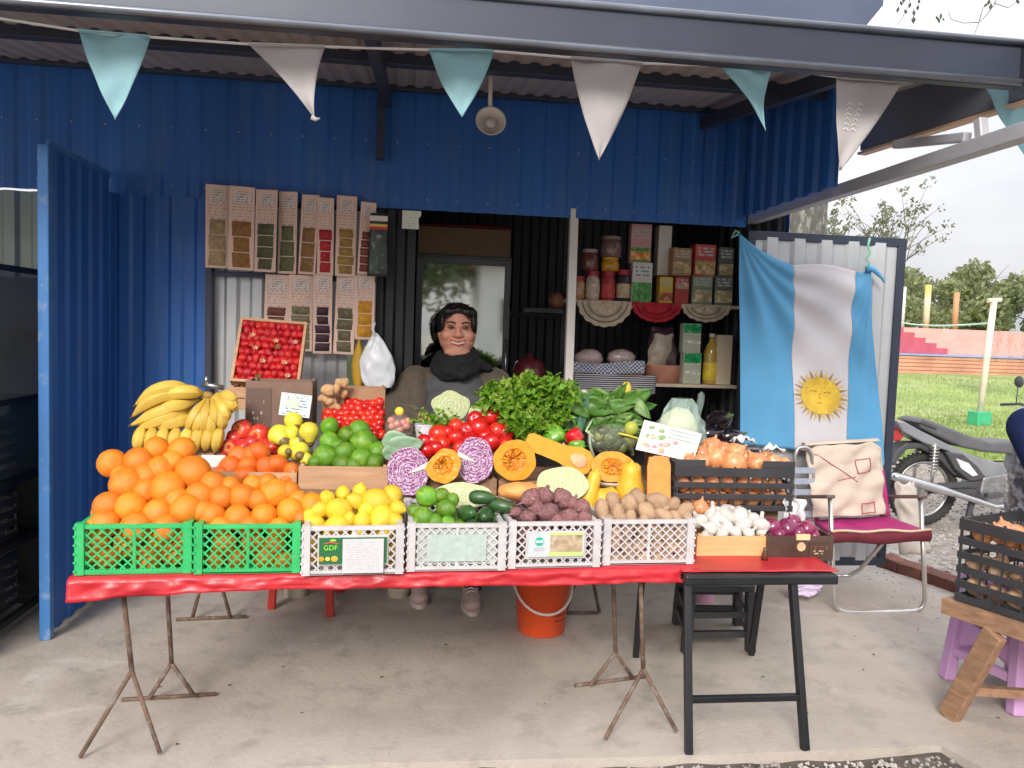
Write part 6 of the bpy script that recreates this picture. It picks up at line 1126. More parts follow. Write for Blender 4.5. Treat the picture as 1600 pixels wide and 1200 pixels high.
g.cap((0, .01, 1.2), (0, .03, 1.06), .058, .07).e((0, .05, .95), (.17, .11, .17)).e((0, .05, .74), (.18, .14, .18)).e((0, .08, .58), (.2, .17, .12))
SHL = {-1: [(-.2, .04, 1.03), (-.315, -.04, .875), (-.165, -.235, .885)], 1: [(.2, .04, 1.03), (.295, -.02, .86), (.13, -.2, .83)]}
for s in (-1, 1):
    a_, b_, c_ = SHL[s]; g.cap(a_, b_, .05, .04).cap(b_, c_, .038, .026)
    h0 = V(c_); fd = V((-s*.5, -.75, .0 if s < 0 else -.25)).normalized(); sd = fd.cross(V((0, 0, 1))).normalized(); hc = h0+fd*.045; g.e(hc, (.035, .035, .016))
    for k, ln in enumerate((.052, .062, .058, .046)):
        r0 = hc+fd*.028+sd*(-.024+.0165*k); m_ = r0+fd*ln*.55+V((0, 0, .003)); e_ = m_+fd*ln*.45+V((0, 0, -.018)); g.cap(r0, m_, .0085, .008).cap(m_, e_, .008, .0068)
    th = hc-sd*.03*s-fd*.01; g.cap(th, th+fd*.03-sd*.018*s, .0095, .009).cap(th+fd*.03-sd*.018*s, th+fd*.055-sd*.014*s+V((0, 0, -.01)), .009, .0075)
FT = {-1: V((-.154, -.18, 0)), 1: V((.085, -.28, 0))}
for s in (-1, 1): kn = V((FT[s].x*.95, FT[s].y-.06, .5)); g.cap((s*.1, .06, .55), kn, .085, .062).cap(kn, FT[s]+V((0, .03, .1)), .058, .038).cap(FT[s]+V((0, .03, .06)), FT[s]+V((0, -.09, .035)), .034, .03)
rem(g, 'body', SKIN, .0055, smooth=1)
g = WB(); g.e((0, .045, .95), (.2, .135, .17)).e((0, .0, .8), (.215, .17, .17)).e((0, .03, .66), (.22, .18, .13)).e((-.07, -.06, .93), (.085, .07, .08)).e((.07, -.06, .93), (.085, .07, .08)); rem(g, 'jumper', JUMP, .01)
g = WB(); g.e((0, .11, .92), (.225, .1, .22)).e((0, .12, .7), (.235, .12, .2)).cap((-.17, .05, 1.035), (.17, .05, 1.035), .068, .068).e((0, .06, 1.06), (.12, .06, .06)).e((-.19, .03, .9), (.09, .14, .17)).e((.19, .03, .9), (.09, .14, .17)).e((-.2, .02, .72), (.085, .15, .15)).e((.2, .02, .72), (.085, .15, .15))
for s in (-1, 1): a_, b_, c_ = SHL[s]; g.cap(a_, b_, .082, .066).cap(b_, lerp(V(b_), V(c_), .88), .064, .044).e(V(b_)+V((0, 0, -.012)), (.072, .068, .066))
o = rem(g, 'jacket', JACK, .0085); tx = bpy.data.textures.new('folds', 'CLOUDS'); tx.noise_scale = .05; md = o.modifiers.new('folds', 'DISPLACE'); md.texture = tx; md.strength = .022; md.mid_level = .5
g = WB()
for s in (-1, 1): kn = V((FT[s].x*.95, FT[s].y-.06, .5)); g.cap((s*.1, .06, .55), kn, .1, .075).cap(kn, FT[s]+V((0, .03, .12)), .072, .055)
g.e((0, .07, .56), (.225, .19, .115)); rem(g, 'trousers', mat('dark_trousers', (.03, .03, .038), .85, 0, .2, 10, .3, 30), .01)
g = WB()
for zz_, R_, r_, ty in ((1.155, .08, .030, .03), (1.118, .088, .034, .04), (1.180, .078, .019, .02)):
    pts = [W+V((math.cos(a)*R_*1.08, .008+math.sin(a)*R_, zz_+ty*math.sin(a)*.9+.012*math.cos(a))) for a in [i*6.28318/24 for i in range(24)]]; g.tube(pts, [r_*(1+.12*math.sin(i*1.7)) for i in range(24)], 12, closed=True)
g.cap((.1, -.02, 1.13), (.16, .0, 1.115), .034, .02); g.cap((-.05, -.085, 1.10), (.03, -.1, 1.075), .03, .024); o = rem(g, 'scarf', SCARF, .006, smooth=1); tx = bpy.data.textures.new('knit', 'CLOUDS'); tx.noise_scale = .028; md = o.modifiers.new('knit', 'DISPLACE'); md.texture = tx; md.strength = .016; md.mid_level = .5
g = WB(); g.e((0, .04, 1.338), (.093, .09, .09)).e((-.083, .03, 1.31), (.018, .05, .055)).e((.083, .03, 1.31), (.018, .05, .055)).e((0, .1, 1.30), (.08, .05, .08)).e((.0, .03, 1.405), (.066, .07, .028)).e((-.044, -.044, 1.386), (.044, .042, .024)).e((.044, -.044, 1.386), (.044, .042, .024)).e((-.076, -.03, 1.34), (.018, .042, .05)).e((.076, -.03, 1.34), (.018, .042, .05)).e((0, -.055, 1.393), (.03, .036, .02)).e((0, .12, 1.25), (.06, .045, .06))
HO = rem(g, 'hair', HAIR, .006, smooth=1)
random.seed(90); g = MB()
for i in range(90):
    s = random.choice((-1, 1)); z0 = rnd(1.36, 1.425); p0 = W+V((s*rnd(0, .05), rnd(-.07, .02), z0)); p2 = W+V((s*rnd(.08, .095), rnd(.0, .07), rnd(1.27, 1.34))); p1 = W+V((s*rnd(.075, .092), rnd(-.06, .0), rnd(1.35, 1.39))); g.tube([p0, lerp(p0, p1, .6)+V((0, -.008, .008)), p1, p2], [.002, .003, .003, .0012], 5)
for i in range(120):
    th = rnd(-.3, 3.44); ph = rnd(-.1, 1.35); c_ = W+V((.088*math.cos(th)*math.cos(ph), .03+.085*math.sin(th)*math.cos(ph), 1.335+.088*math.sin(ph))); ax = V((random.gauss(0, 1), random.gauss(0, 1), random.gauss(0, 1))).normalized(); u_ = ax.orthogonal().normalized(); v_ = ax.cross(u_)
    g.tube([c_+ax*(k-4)*.005+(u_*math.cos(k*1.1)+v_*math.sin(k*1.1))*.007 for k in range(9)], .002, 5)
for i in range(46):
    s = random.choice((-1, 1)); p0 = W+V((s*rnd(.01, .065), rnd(-.072, -.03), rnd(1.365, 1.395))); g.tube([p0, p0+V((s*.018, -.012, -.004)), p0+V((s*.03, -.002, -.02)), p0+V((s*rnd(.02, .04), .012, -.042))], [.002, .003, .0025, .001], 5)
g.build('hair_strands', HAIR, HO, True)['kind'] = 'stuff'
EYE = mat('eye_dark', (.015, .01, .008), .15, coat=.6); LIP = mat('lip', (.38, .09, .08), .45); BROW = mat('brow', (.03, .018, .014), .8)
for s in (-1, 1):
    g = WB(); g.e((s*.035, -.0915, 1.308), (.0135, .006, .0055)); g.build('eye', EYE, PR, True)
    g = MB(); g.tube([W+V((s*(.034-.018), -.093, 1.309)), W+V((s*.035, -.0965, 1.3155)), W+V((s*(.034+.02), -.084, 1.307))], [.0018, .0028, .0016], 6); g.build('eyelid', mat('lid_shadow', (.2, .08, .06), .6), PR, True)
    g = MB(); g.tube([W+V((s*.014, -.099, 1.330)), W+V((s*.036, -.0975, 1.335)), W+V((s*.06, -.08, 1.329))], [.003, .0042, .0018], 6); g.build('eyebrow', BROW, PR, True)
sm_ = [(-.045, -.078, 1.256), (-.028, -.092, 1.244), (0, -.099, 1.240), (.028, -.092, 1.244), (.045, -.078, 1.256)]; lw = [(-.043, -.079, 1.253), (-.027, -.091, 1.231), (0, -.097, 1.222), (.027, -.091, 1.231), (.043, -.079, 1.253)]
g = MB(); g.tube([W+V(p) for p in sm_], [.001, .0035, .004, .0035, .001], 7); g.build('lip', LIP, PR, True); g = MB(); g.tube([W+V(p) for p in lw], [.001, .004, .005, .004, .001], 7); g.build('lip', LIP, PR, True)
g = MB(); n_ = 12
g.grid(lambda u, v: W+V((lerp(-.032, .032, u), -.0955+.32*abs(lerp(-.032, .032, u))**1.35, lerp(1.240, 1.226, v)+.2*abs(lerp(-.032, .032, u)))), 10, 3); g.build('teeth', mat('teeth', (.6, .5, .42), .35), PR, True)
for s in (-1, 1):
    g = WB(); f_ = FT[s]; g.e(f_+V((0, -.03, .045)), (.042, .09, .038)).e(f_+V((0, .04, .065)), (.04, .05, .05)).e(f_+V((0, -.09, .035)), (.043, .05, .03)); sh = rem(g, 'shoe', mat('beige_shoe', (.45, .33, .3), .7, 0, .15, 20, .2, 60), .006, smooth=1)
    g = MB(); pts = [W+f_+V((.045*math.cos(a), -.028+.125*math.sin(a), 0)) for a in [i*6.28318/20 for i in range(20)]]; g.prism(pts, (0, 0, 0), (0, 0, .02)); g.build('sole', mat('pale_sole', (.6, .52, .48), .7), sh)
    for k in range(4): g = WB(); g.tube([W+f_+V((-.025, -.05+.02*k, .078+.008*k)), W+f_+V((0, -.052+.02*k, .088+.008*k)), W+f_+V((.025, -.05+.02*k, .078+.008*k))], .003, 6); g.build('lace', mat('lace_white', (.7, .65, .62), .7), sh, True)
# stool she sits on
t = thing('stool', (W.x, W.y+.07, 0), 'dark stool hidden under the seated woman', 'stool'); b = MB(); b.bb((W.x-.16, W.y-.08, .42), (W.x+.16, W.y+.24, .45)); b.build('seat', BLACKPL, t, bevel=.006)
for sx in (-.13, .13):
    for sy in (-.05, .2): b = MB(); b.bar((W.x+sx, W.y+sy, .42), (W.x+sx*1.1, W.y+sy, 0), .03, .03); b.build('leg', BLACKPL, t)
# ================================================================== FLAG
random.seed(100)
FYL = 3.90
def interp(xs, s):
    s = min(.9999, max(0, s))*3; i = int(s); return lerp(xs[i], xs[i+1], s-i)
def flag_pt(s, t, off=0):
    xt, xb = interp((1155, 1238, 1337, 1359), s), interp((1157, 1240, 1322, 1384), s)
    sag = interp((364, 414, 424, 414), s)+6*math.sin(s*9.4); bot = interp((694, 702, 712, 728), s)
    x = lerp(xt, xb, t**.8)+5*math.sin(t*5+s*3)*s*(1-t); y = lerp(sag, bot, t)
    dl = math.hypot(s*1.0, t*1.35); al = math.atan2(s, t*1.35+1e-4); fold = .022*math.sin(al*17)*min(1, dl*2.2)*math.exp(-s*1.6)
    dr = math.hypot((1-s), t); ar = math.atan2(1-s, t+1e-4); fold += .024*math.sin(ar*13+1)*min(1, dr*2)*math.exp(-(1-s)*2.4)+.008*math.sin(s*11+t*7)+.006*n3((s*4, t*5, 2))
    fold *= .75; fold += .008*math.sin(s*26+2*math.sin(t*3))*t*.6
    return at(x, y, Y=FYL)+V((0, fold-.0-off, 0))
FL = thing('national_flag', at(1270, 710, Y=FYL), 'light blue and white flag with golden sun hanging on the grey door leaf', 'flag')
LB = mat('flag_blue', (.12, .4, .68), .7, 0, .08, 5, .12, 120, transl=.2); FWM = mat('flag_white', (.68, .66, .7), .7, 0, .06, 5, .12, 120, transl=.2)
for nm, a_, b_, m_ in (('blue_stripe', 0, 1/3, LB), ('white_stripe', 1/3, 2/3, FWM), ('blue_stripe', 2/3, 1, LB)):
    g = MB(); g.grid(lambda u, v: flag_pt(lerp(a_, b_, u), v), 34, 70); o = g.build(nm, m_, FL, True); mod_solid(o, .0012)
SUNM = mat('flag_gold', (.68, .46, .05), .6, 0, .25, 12, col2=(.55, .34, .04), c2s=16, c2t=(.5, .62)); SUNL = mat('flag_sun_line', (.36, .2, .03), .7)
sc_, tc_, rs, rt_ = .5, .70, .118, .098
wsp = flag_pt(.5, .70)
g = MB(); n_ = 36
g.grid(lambda u, v: flag_pt(sc_+math.cos(u*6.28318)*rs*v, tc_+math.sin(u*6.28318)*rt_*v, .004), n_, 6); sun_ = g.build('sun_disc', SUNM, FL, True)
for i in range(32):
    a = 6.28318*i/32; ln = 1.5 if i % 2 == 0 else 1.42; k = 5; L_, R_ = [], []
    for j in range(k+1):
        q = lerp(1.02, ln, j/k); wig = .05*math.sin(j*2.2)*(1 if i % 2 else 0); hw = .07*(1-j/k)/q; L_.append(flag_pt(sc_+math.cos(a+wig-hw)*rs*q, tc_+math.sin(a+wig-hw)*rt_*q, .004)); R_.append(flag_pt(sc_+math.cos(a+wig+hw)*rs*q, tc_+math.sin(a+wig+hw)*rt_*q, .004))
    g = MB(); g.add(L_+R_, [(j, j+1, k+2+j, k+1+j) for j in range(k)]); g.build('sun_ray', SUNL if i % 2 == 0 else SUNM, FL)
def stroke(pts, r): g = MB(); g.tube([flag_pt(sc_+x*rs, tc_+y*rt_, .005) for x, y in pts], r, 5); g.build('face_line', SUNL, sun_, True)
stroke([(-.5, -.22), (-.35, -.28), (-.18, -.2)], .0018); stroke([(.18, -.2), (.35, -.28), (.5, -.22)], .0018); stroke([(0, -.15), (-.04, .12), (.06, .15)], .0016); stroke([(-.12, .36), (0, .38), (.12, .36)], .0018)
GRC = mat('green_cord', (.2, .5, .35), .6)
for nm, pts, lab in (('tie_cord', [(1359, 372), (1356, 385), (1360, 396), (1354, 405), (1359, 412), (1352, 418)], 0), ('tie_cord', [(1155, 364), (1149, 360), (1143, 372), (1153, 366)], 0)):
    g = MB(); g.tube([at(x, y, Y=FYL-.01) for x, y in pts], .006, 7); g.build(nm, GRC, FL, True)
g = MB(); g.tube([at(x, y, Y=FYL-.015) for x, y in ((1355, 418), (1366, 422), (1378, 434), (1382, 442))], [.02, .014, .008, .003], 8); g.build('corner_knot', LB, FL, True)

# ================================================================== LAWN CHAIR
CY = 3.53
LC = thing('lawn_chair', at(1370, 957, z=0), 'folding tube chair with magenta seat and beige cloth over its back', 'chair')
def tb(name, pts, r, m=CHROME, par=LC):
    P = [at(x, y, Y=Y) for x, y, Y in pts]; Q = []
    for i, p in enumerate(P):
        if 0 < i < len(P)-1: Q += [lerp(P[i-1], p, .8) if (P[i-1]-p).length > .05 else p, lerp(p, P[i+1], .2) if (P[i+1]-p).length > .05 else p]
        else: Q.append(p)
    g = MB(); g.tube(Q, r, 10); return g.build(name, m, par, True)
tb('front_leg_frame', [(1297, 778, CY), (1303, 935, CY), (1308, 952, CY), (1325, 957, CY), (1425, 955.5, CY), (1441, 950, CY), (1446, 934, CY), (1438, 778, CY)], .011)
tb('rear_leg_frame', [(1300, 845, CY+.05), (1293, 900, CY+.36), (1336, 899, CY+.36), (1378, 850, CY+.06)], .010)
tb('back_frame', [(1277, 812, CY+.27), (1262, 712, CY+.33), (1270, 697, CY+.34), (1360, 692, CY+.34), (1374, 704, CY+.33), (1384, 806, CY+.27)], .011)
ARM = mat('arm_plastic', (.14, .1, .09), .4)
for x0_, x1_ in ((1248, 1299), (1392, 1443)):
    a_, b_ = at(x0_, 776, Y=CY+.30), at(x1_, 776, Y=CY-.03); g = MB(); g.bar((a_.x, a_.y, a_.z), (b_.x, b_.y, b_.z), .045, .018); g.build('armrest', ARM, LC, bevel=.006)
s0_, s1_ = at(1296, 832, Y=CY-.01), at(1452, 830, Y=CY-.01); b0, b1 = at(1272, 812, Y=CY+.30), at(1386, 806, Y=CY+.30)
MAG = mat('magenta_fabric', (.42, .02, .16), .75, 0, .15, 12, .3, 60); DRD = mat('dark_red_fabric', (.13, .012, .025), .8, 0, .2, 12, .3, 60)
def seat_pt(u, v): p = lerp(lerp(s0_, s1_, u), lerp(b0, b1, u), v); return p+V((0, 0, -.02*math.sin(math.pi*u)*math.sin(math.pi*v)+.006*n3((u*4, v*4, 1))))
g = MB(); g.grid(seat_pt, 20, 14); o = g.build('seat', MAG, LC, True); mod_solid(o, .018)
g = MB(); g.grid(lambda u, v: lerp(s0_, s1_, u)+V((0, -.012-.012*math.sin(math.pi*v), .008-.06*v+.006*math.sin(u*9))), 24, 8); o = g.build('seat_valance', DRD, LC, True); mod_solid(o, .006)
g = MB(); g.tube([lerp(s0_, s1_, i/14)+V((0, -.016, .009+.004*math.sin(i))) for i in range(15)], .006, 7); g.build('seat_piping', mat('cream_piping', (.6, .45, .32), .7), LC, True)
BG = mat('beige_cloth', (.56, .47, .39), .8, 0, .1, 6, .4, 24)
tl_, tr__, bl_, br_ = at(1258, 697, Y=CY+.30), at(1374, 690, Y=CY+.31), at(1268, 808, Y=CY+.24), at(1381, 802, Y=CY+.25)
def bk(u, v, o_=0): p = lerp(lerp(tl_, tr__, u), lerp(bl_, br_, u), v); return p+V((.006*n3((v*6, u*2, 3)), -.012+.009*n3((u*2.5, v*8, 5))+.004*math.sin(v*19+u*6+2*n3((u*3, v*3, 8)))+.006*math.sin((u*1.2+v)*14)-.02*math.sin(math.pi*u)*.4-o_, .012*n3((u*4, 0, 2))*(1-v)-.03*max(0, abs(2*u-1)-.75)*4*(1-v)**3))
g = MB(); g.grid(bk, 30, 34); o = g.build('cloth_cover', BG, LC, True); mod_solid(o, .004)
g = MB(); g.grid(lambda u, v: lerp(tl_, tr__, u)+V((0, -.005+.05*v, .012*math.sin(math.pi*v)+.004)), 16, 5); o = g.build('cloth_fold', BG, LC, True); mod_solid(o, .003)
PKL = mat('dull_red_print', (.4, .12, .11), .8)
def sq(u0, v0, u1, v1):
    for pa, pb in (((u0, v0), (u1, v0)), ((u1, v0), (u1, v1)), ((u1, v1), (u0, v1)), ((u0, v1), (u0, v0))): g = MB(); g.tube([bk(lerp(pa[0], pb[0], k/4), lerp(pa[1], pb[1], k/4), .005) for k in range(5)], .0035, 5); g.build('printed_line', PKL, LC, True)
sq(.63, .22, .82, .40); sq(.66, .83, .86, .97)
g = MB(); g.tube([bk(lerp(.05, .62, k/8), lerp(.06, .52, k/8), .005) for k in range(9)], .003, 5); g.build('printed_line', PKL, LC, True)
g = MB(); g.tube([bk(lerp(.38, .6, k/8), lerp(.5, .45, k/8), .005) for k in range(9)], .003, 5); g.build('printed_line', PKL, LC, True)
g = MB(); a_, b_ = at(1379, 735, Y=CY+.3), at(1386, 806, Y=CY+.27); g.grid(lambda u, v: lerp(a_, b_, v)+V((.018*(u-.5)*(1+v), -.01*math.sin(u*3), 0)), 4, 8); o = g.build('backrest_edge', MAG, LC, True); mod_solid(o, .008)
# white bag hanging at the chair's right arm and grey folded chair behind
def drape(name, pts, Y, m, label, cat, amp=.02, dep=.03):
    q = [at(x, y, Y=Y) for x, y in pts]; g = MB(); g.grid(lambda u, v: lerp(lerp(q[0], q[1], u), lerp(q[3], q[2], u), v)+V((0, -dep*math.sin(math.pi*u)+amp*n3((u*5, v*6, 3)), 0))+V((.02*n3((u*2, v*5, 7)), 0, .02*n3((u*4, 1, v)))), 16, 18); o = g.build(name, m, smooth=True); mod_solid(o, .003); return tag(o, label, cat)
drape('cloth_bag', ((1398, 755), (1428, 752), (1456, 862), (1405, 866)), CY+.36, mat('cream_bag', (.62, .56, .5), .6, 0, .1, 8, .4, 20), 'pale cloth bag hanging at the right arm of the lawn chair', 'bag')
t = thing('folded_chair', at(1250, 860, Y=3.8), 'grey strapped folded chair standing left of the lawn chair', 'chair')
tb('frame', [(1243, 860, 3.80), (1242, 712, 3.80), (1247, 700, 3.80), (1262, 699, 3.80), (1270, 712, 3.80), (1272, 860, 3.80)], .010, CHROME, t)
for y in (735, 752, 769, 786, 803, 820): a_, b_ = at(1241, y, Y=3.79), at(1272, y, Y=3.79); g = MB(); g.bar(a_, b_, .006, .03); g.build('strap', mat('grey_strap', (.3, .34, .42), .6, 0, .15, 20), t)

# ================================================================== STOOLS, BUCKET, SMALL THINGS UNDER THE TABLES
def stool4(name, feet, zs, topc, tops, m, label, leg=.036, rungs=(), solid=False):
    c = V((sum(f.x for f in feet)/4, sum(f.y for f in feet)/4, 0)); t = thing(name, c, label, 'stool'); tp_ = [c+(V((f.x, f.y, 0))-c)*tops+V((0, 0, zs)) for f in feet]
    for f, q in zip(feet, tp_): b = MB(); b.bar(V((f.x, f.y, 0)), q, leg, leg); b.build('leg', m, t, bevel=.005)
    for z, sk in rungs:
        for i in range(4):
            if i in sk: continue
            a_, b_ = lerp(V((feet[i].x, feet[i].y, 0)), tp_[i], z), lerp(V((feet[(i+1) % 4].x, feet[(i+1) % 4].y, 0)), tp_[(i+1) % 4], z); b = MB(); b.bar(a_, b_, leg*.55, leg*.7); b.build('rung', m, t)
    lo = V((min(q.x for q in tp_)-.02, min(q.y for q in tp_)-.02, zs-.002)); hi = V((max(q.x for q in tp_)+.02, max(q.y for q in tp_)+.02, zs+.03)); b = MB(); n_ = (tp_[1]-tp_[0]).normalized()
    ctr = sum(tp_, V())/4; b.prism([ctr+(q-ctr)*1.14 for q in tp_], (0, 0, 0), (0, 0, .03)); b.build('seat', m, t, bevel=.008); return t
f4 = [V((1.15, 3.08, 0)), V((1.43, 3.08, 0)), V((1.50, 3.38, 0)), V((1.22, 3.40, 0))]
stool4('black_stool', f4, .255, None, .92, BLACKPL, 'low black plastic stool under the black table', .038, ((.3, ()), (.62, ())))
f4 = [at(424, 951, z=0), at(516, 963, z=0), at(530, 925, z=0), at(440, 918, z=0)]
stool4('red_stool', f4, .34, None, .85, mat('red_plastic', (.45, .025, .02), .45), 'red plastic stool in the shade under the left of the table', .034, ((.5, ()),))
p = at(845, 984, z=0); t = thing('orange_bucket', p, 'bright orange bucket with white handle under the table', 'bucket'); OR = mat('orange_bucket', (.75, .09, .02), .4, 0, .08, 6, .05, 40)
hb = .26; g = MB(); g.lathe([(0, .002), (.098, 0), (.102, .004), (.122, hb-.02), (.13, hb-.02), (.13, hb), (.12, hb), (.099, .01), (0, .01)], 36, p); g.build('body', OR, t, True)
g = MB(); g.lathe([(.111, .02), (.1125, .02), (.1155, .14), (.114, .14)], 12, p); 
g = MB(); g.tube([p+V((.128*math.cos(a), .128*math.sin(a)-.02*math.sin(-a), hb-.03-.11*abs(math.sin(a))**.9)) for a in [math.pi+math.pi*i/16 for i in range(17)]], .006, 8); g.build('handle', mat('handle_white', (.7, .62, .58), .4), t, True)
for k in range(3): g = MB(); an = [RAD(-70+4*i) for i in range(10)]; g.tube([p+V((.1135*math.cos(a), .1135*math.sin(a), .075+.022*k)) for a in an], .002, 4); g.build('printed_line', mat('dark_print', (.2, .03, .01), .6), t)
for k in range(6): g = MB(); g.ell(p+V((rnd(-.06, .06), rnd(-.06, .06), hb-.01+rnd(-.01, .02))), (.035, .035, .03), 12, 8); tag(g.build('tomato_scrap', mat('scrap_red', (.5, .08, .03), .4, 0, .3, 8), smooth=True), 'overripe red fruit lying in the orange bucket', 'fruit', 'fruit in the orange bucket')
p = at(1265, 925, Y=3.4); drape('lilac_bag', ((1225, 905), (1290, 905), (1280, 928), (1232, 930)), 3.68, mat('lilac_bag', (.6, .5, .7), .4, 0, .1, 8, .4, 20), 'lilac plastic bag lying on the floor behind the black table', 'bag')
p = at(1100, 940, Y=3.7); g = MB(); g.lathe([(0, 0), (.045, 0), (.055, .07), (0, .07)], 18, V((p.x, 3.7, 0))); tag(g.build('pink_tub', mat('pink_tub', (.65, .35, .5), .4)), 'pink tub on the floor behind the black stool', 'tub')
for x in (462, 622): p = at(x, 930, z=.0); g = MB(); g.lathe([(0, 0), (.05, 0), (.06, .05), (0, .05)], 18, p); tag(g.build('cream_bowl', mat('cream_bowl', (.55, .48, .38), .5)), 'cream bowl on the floor under the table %s' % ('near the red stool' if x < 500 else 'next to the shoes'), 'bowl')

# ================================================================== RIGHT FOREGROUND STALL
ra, rc = V((1.895, 2.50, .42)), V((2.02, 2.18, .42)); rdir = (rc-ra).normalized(); rz_ = math.atan2(rdir.y, rdir.x)
sc2 = slat_crate('foreground_crate', ra, .52, .36, .30, 'black plastic crate of onions at the right edge on wooden trestle', 6, BLACKPL, rz_, fine=7)
rn = V((-rdir.y, rdir.x, 0))
def rp(s, d, z): return ra+rdir*s+rn*d+V((0, 0, z))
for i in range(14): put(BONION, 'onion', rp(.06+.05*(i % 7)+rnd(-.01, .01), .06+.085*(i//7)+rnd(-.01, .01), .235+rnd(-.01, .02)), (rnd(-1, 1), rnd(-1, 1), rnd(0, 6)), .037, 'pale onion in the black crate at the right edge', 'onion', 'onions in the right edge crate')
for i in range(12): put(random.choice(POTS), 'potato', rp(.05+.07*(i % 6), .05, .05+.09*(i//6)), rrot(), .035, 'potato low in the black crate at the right edge', 'potato', 'potatoes in the right edge crate')
b = MB(); b.prism([rp(-.03, -.02, -.055), rp(.8, -.02, -.055), rp(.8, .5, -.055), rp(-.03, .5, -.055)], (0, 0, 0), (0, 0, .053)); WT = thing('wooden_trestle', rp(.2, .1, -.42), 'rough wooden trestle carrying the crate at the right edge', 'trestle'); b.build('top_board', WOOD2, WT)
l0_, l1_ = at(1482, 1120, z=.0), at(1545, 975, D=2.64); b = MB(); b.bar((l0_.x, l0_.y, 0), (l1_.x+.01, l1_.y-.02, .362), .036, .07); b.build('leg', WOOD2, WT, bevel=.004)
b = MB(); m0 = lerp(l0_, l1_, .3); b.bar(m0+V((.03, 0, 0)), m0+V((.5, -.12, .01)), .025, .03); b.build('brace', WOOD2, WT)
b = MB(); b.bar(V((l0_.x+.55, l0_.y-.15, 0)), V((l0_.x+.42, l0_.y-.25, .362)), .036, .07); b.build('leg', WOOD2, WT)
MOT = mat('mottled_bag', (.1, .105, .13), .4, 0, .5, 20, .6, 18, col2=(.5, .5, .54), c2s=22, c2t=(.48, .6), coat=.2)
W2 = V((2.56, 2.74, 0)); P2 = thing('person', W2, 'person in mottled grey clothes and navy sleeves at the right edge', 'person'); WS = W; W = W2
g = WB(); g.e((0, .01, 1.3), (.08, .095, .115)).cap((0, .02, 1.2), (0, .04, 1.05), .055, .06).e((0, .05, .9), (.17, .11, .18)).e((0, .04, .66), (.18, .14, .18)).e((0, -.01, 1.25), (.074, .082, .08)).cap((0, -.08, 1.31), (0, -.098, 1.275), .009, .014).e((-.045, -.05, 1.265), (.034, .034, .03)).e((.045, -.05, 1.265), (.034, .034, .03)).e((0, -.066, 1.2), (.032, .026, .022)).e((-.08, .01, 1.28), (.012, .02, .03)).e((.08, .01, 1.28), (.012, .02, .03))
for s in (-1, 1):
    g.cap((s*.18, .04, 1.0), (s*.27, -.16, .86), .048, .04).cap((s*.27, -.16, .86), (s*.08, -.26, .74), .036, .026).e((s*.05, -.29, .73), (.03, .04, .018))
    for k in range(4): g.cap((s*(.04-.013*k), -.32, .735), (s*(.02-.014*k), -.365, .715), .008, .007)
    g.cap((s*.07, -.28, .745), (s*.035, -.32, .755), .009, .008).cap((s*.1, .0, .52), (s*.13, -.14, .48), .08, .06).cap((s*.13, -.14, .48), (s*.13, -.02, .1), .056, .04).cap((s*.13, -.02, .06), (s*.13, -.12, .035), .034, .03)
rem(g, 'body', SKIN, .009, P2, 1)
g = WB(); g.e((0, .05, .9), (.215, .14, .2)).e((0, .03, .68), (.235, .18, .2)).cap((-.17, .05, 1.02), (.17, .05, 1.02), .07, .07).e((-.15, .0, .8), (.1, .13, .2)).e((.15, .0, .8), (.1, .13, .2)); o = rem(g, 'patterned_top', MOT, .01, P2); md = o.modifiers.new('folds', 'DISPLACE'); md.texture = tx; md.strength = .02; md.mid_level = .5
g = WB()
for s in (-1, 1): g.cap((s*.2, .03, 1.0), (s*.275, -.17, .86), .078, .07).cap((s*.275, -.17, .86), (s*.1, -.25, .745), .066, .045)
rem(g, 'navy_sleeves', mat('navy_cloth', (.012, .02, .075), .9, 0, .3, 12, .4, 30, spec=.15), .009, P2)
g = WB()
for s in (-1, 1): g.cap((s*.1, .0, .52), (s*.13, -.14, .49), .1, .076).cap((s*.13, -.14, .48), (s*.13, -.02, .1), .072, .055)
rem(g, 'trousers', mat('dark_trousers', ()), .011, P2)
g = WB(); g.e((0, .04, 1.335), (.092, .095, .1)).e((0, .07, 1.26), (.088, .07, .1)).e((-.045, -.045, 1.385), (.045, .042, .026)).e((.045, -.045, 1.385), (.045, .042, .026)).e((-.08, .0, 1.33), (.018, .05, .05)).e((.08, .0, 1.33), (.018, .05, .05)); rem(g, 'hair', HAIR, .008, P2)
for s in (-1, 1):
    g = WB(); g.e((s*.13, -.06, .045), (.045, .11, .042)); rem(g, 'shoe', mat('dark_shoe', (.05, .05, .06), .6), .009, P2)
    g = WB(); g.e((s*.033, -.0865, 1.309), (.0125, .006, .005)); g.build('eye', EYE, P2, True); g = MB(); g.tube([W+V((s*.014, -.09, 1.33)), W+V((s*.036, -.089, 1.335)), W+V((s*.058, -.074, 1.329))], [.003, .004, .0018], 6); g.build('eyebrow', BROW, P2, True)
g = WB(); g.e((0, -.089, 1.235), (.025, .006, .005)); g.build('lip', LIP, P2, True); W = WS
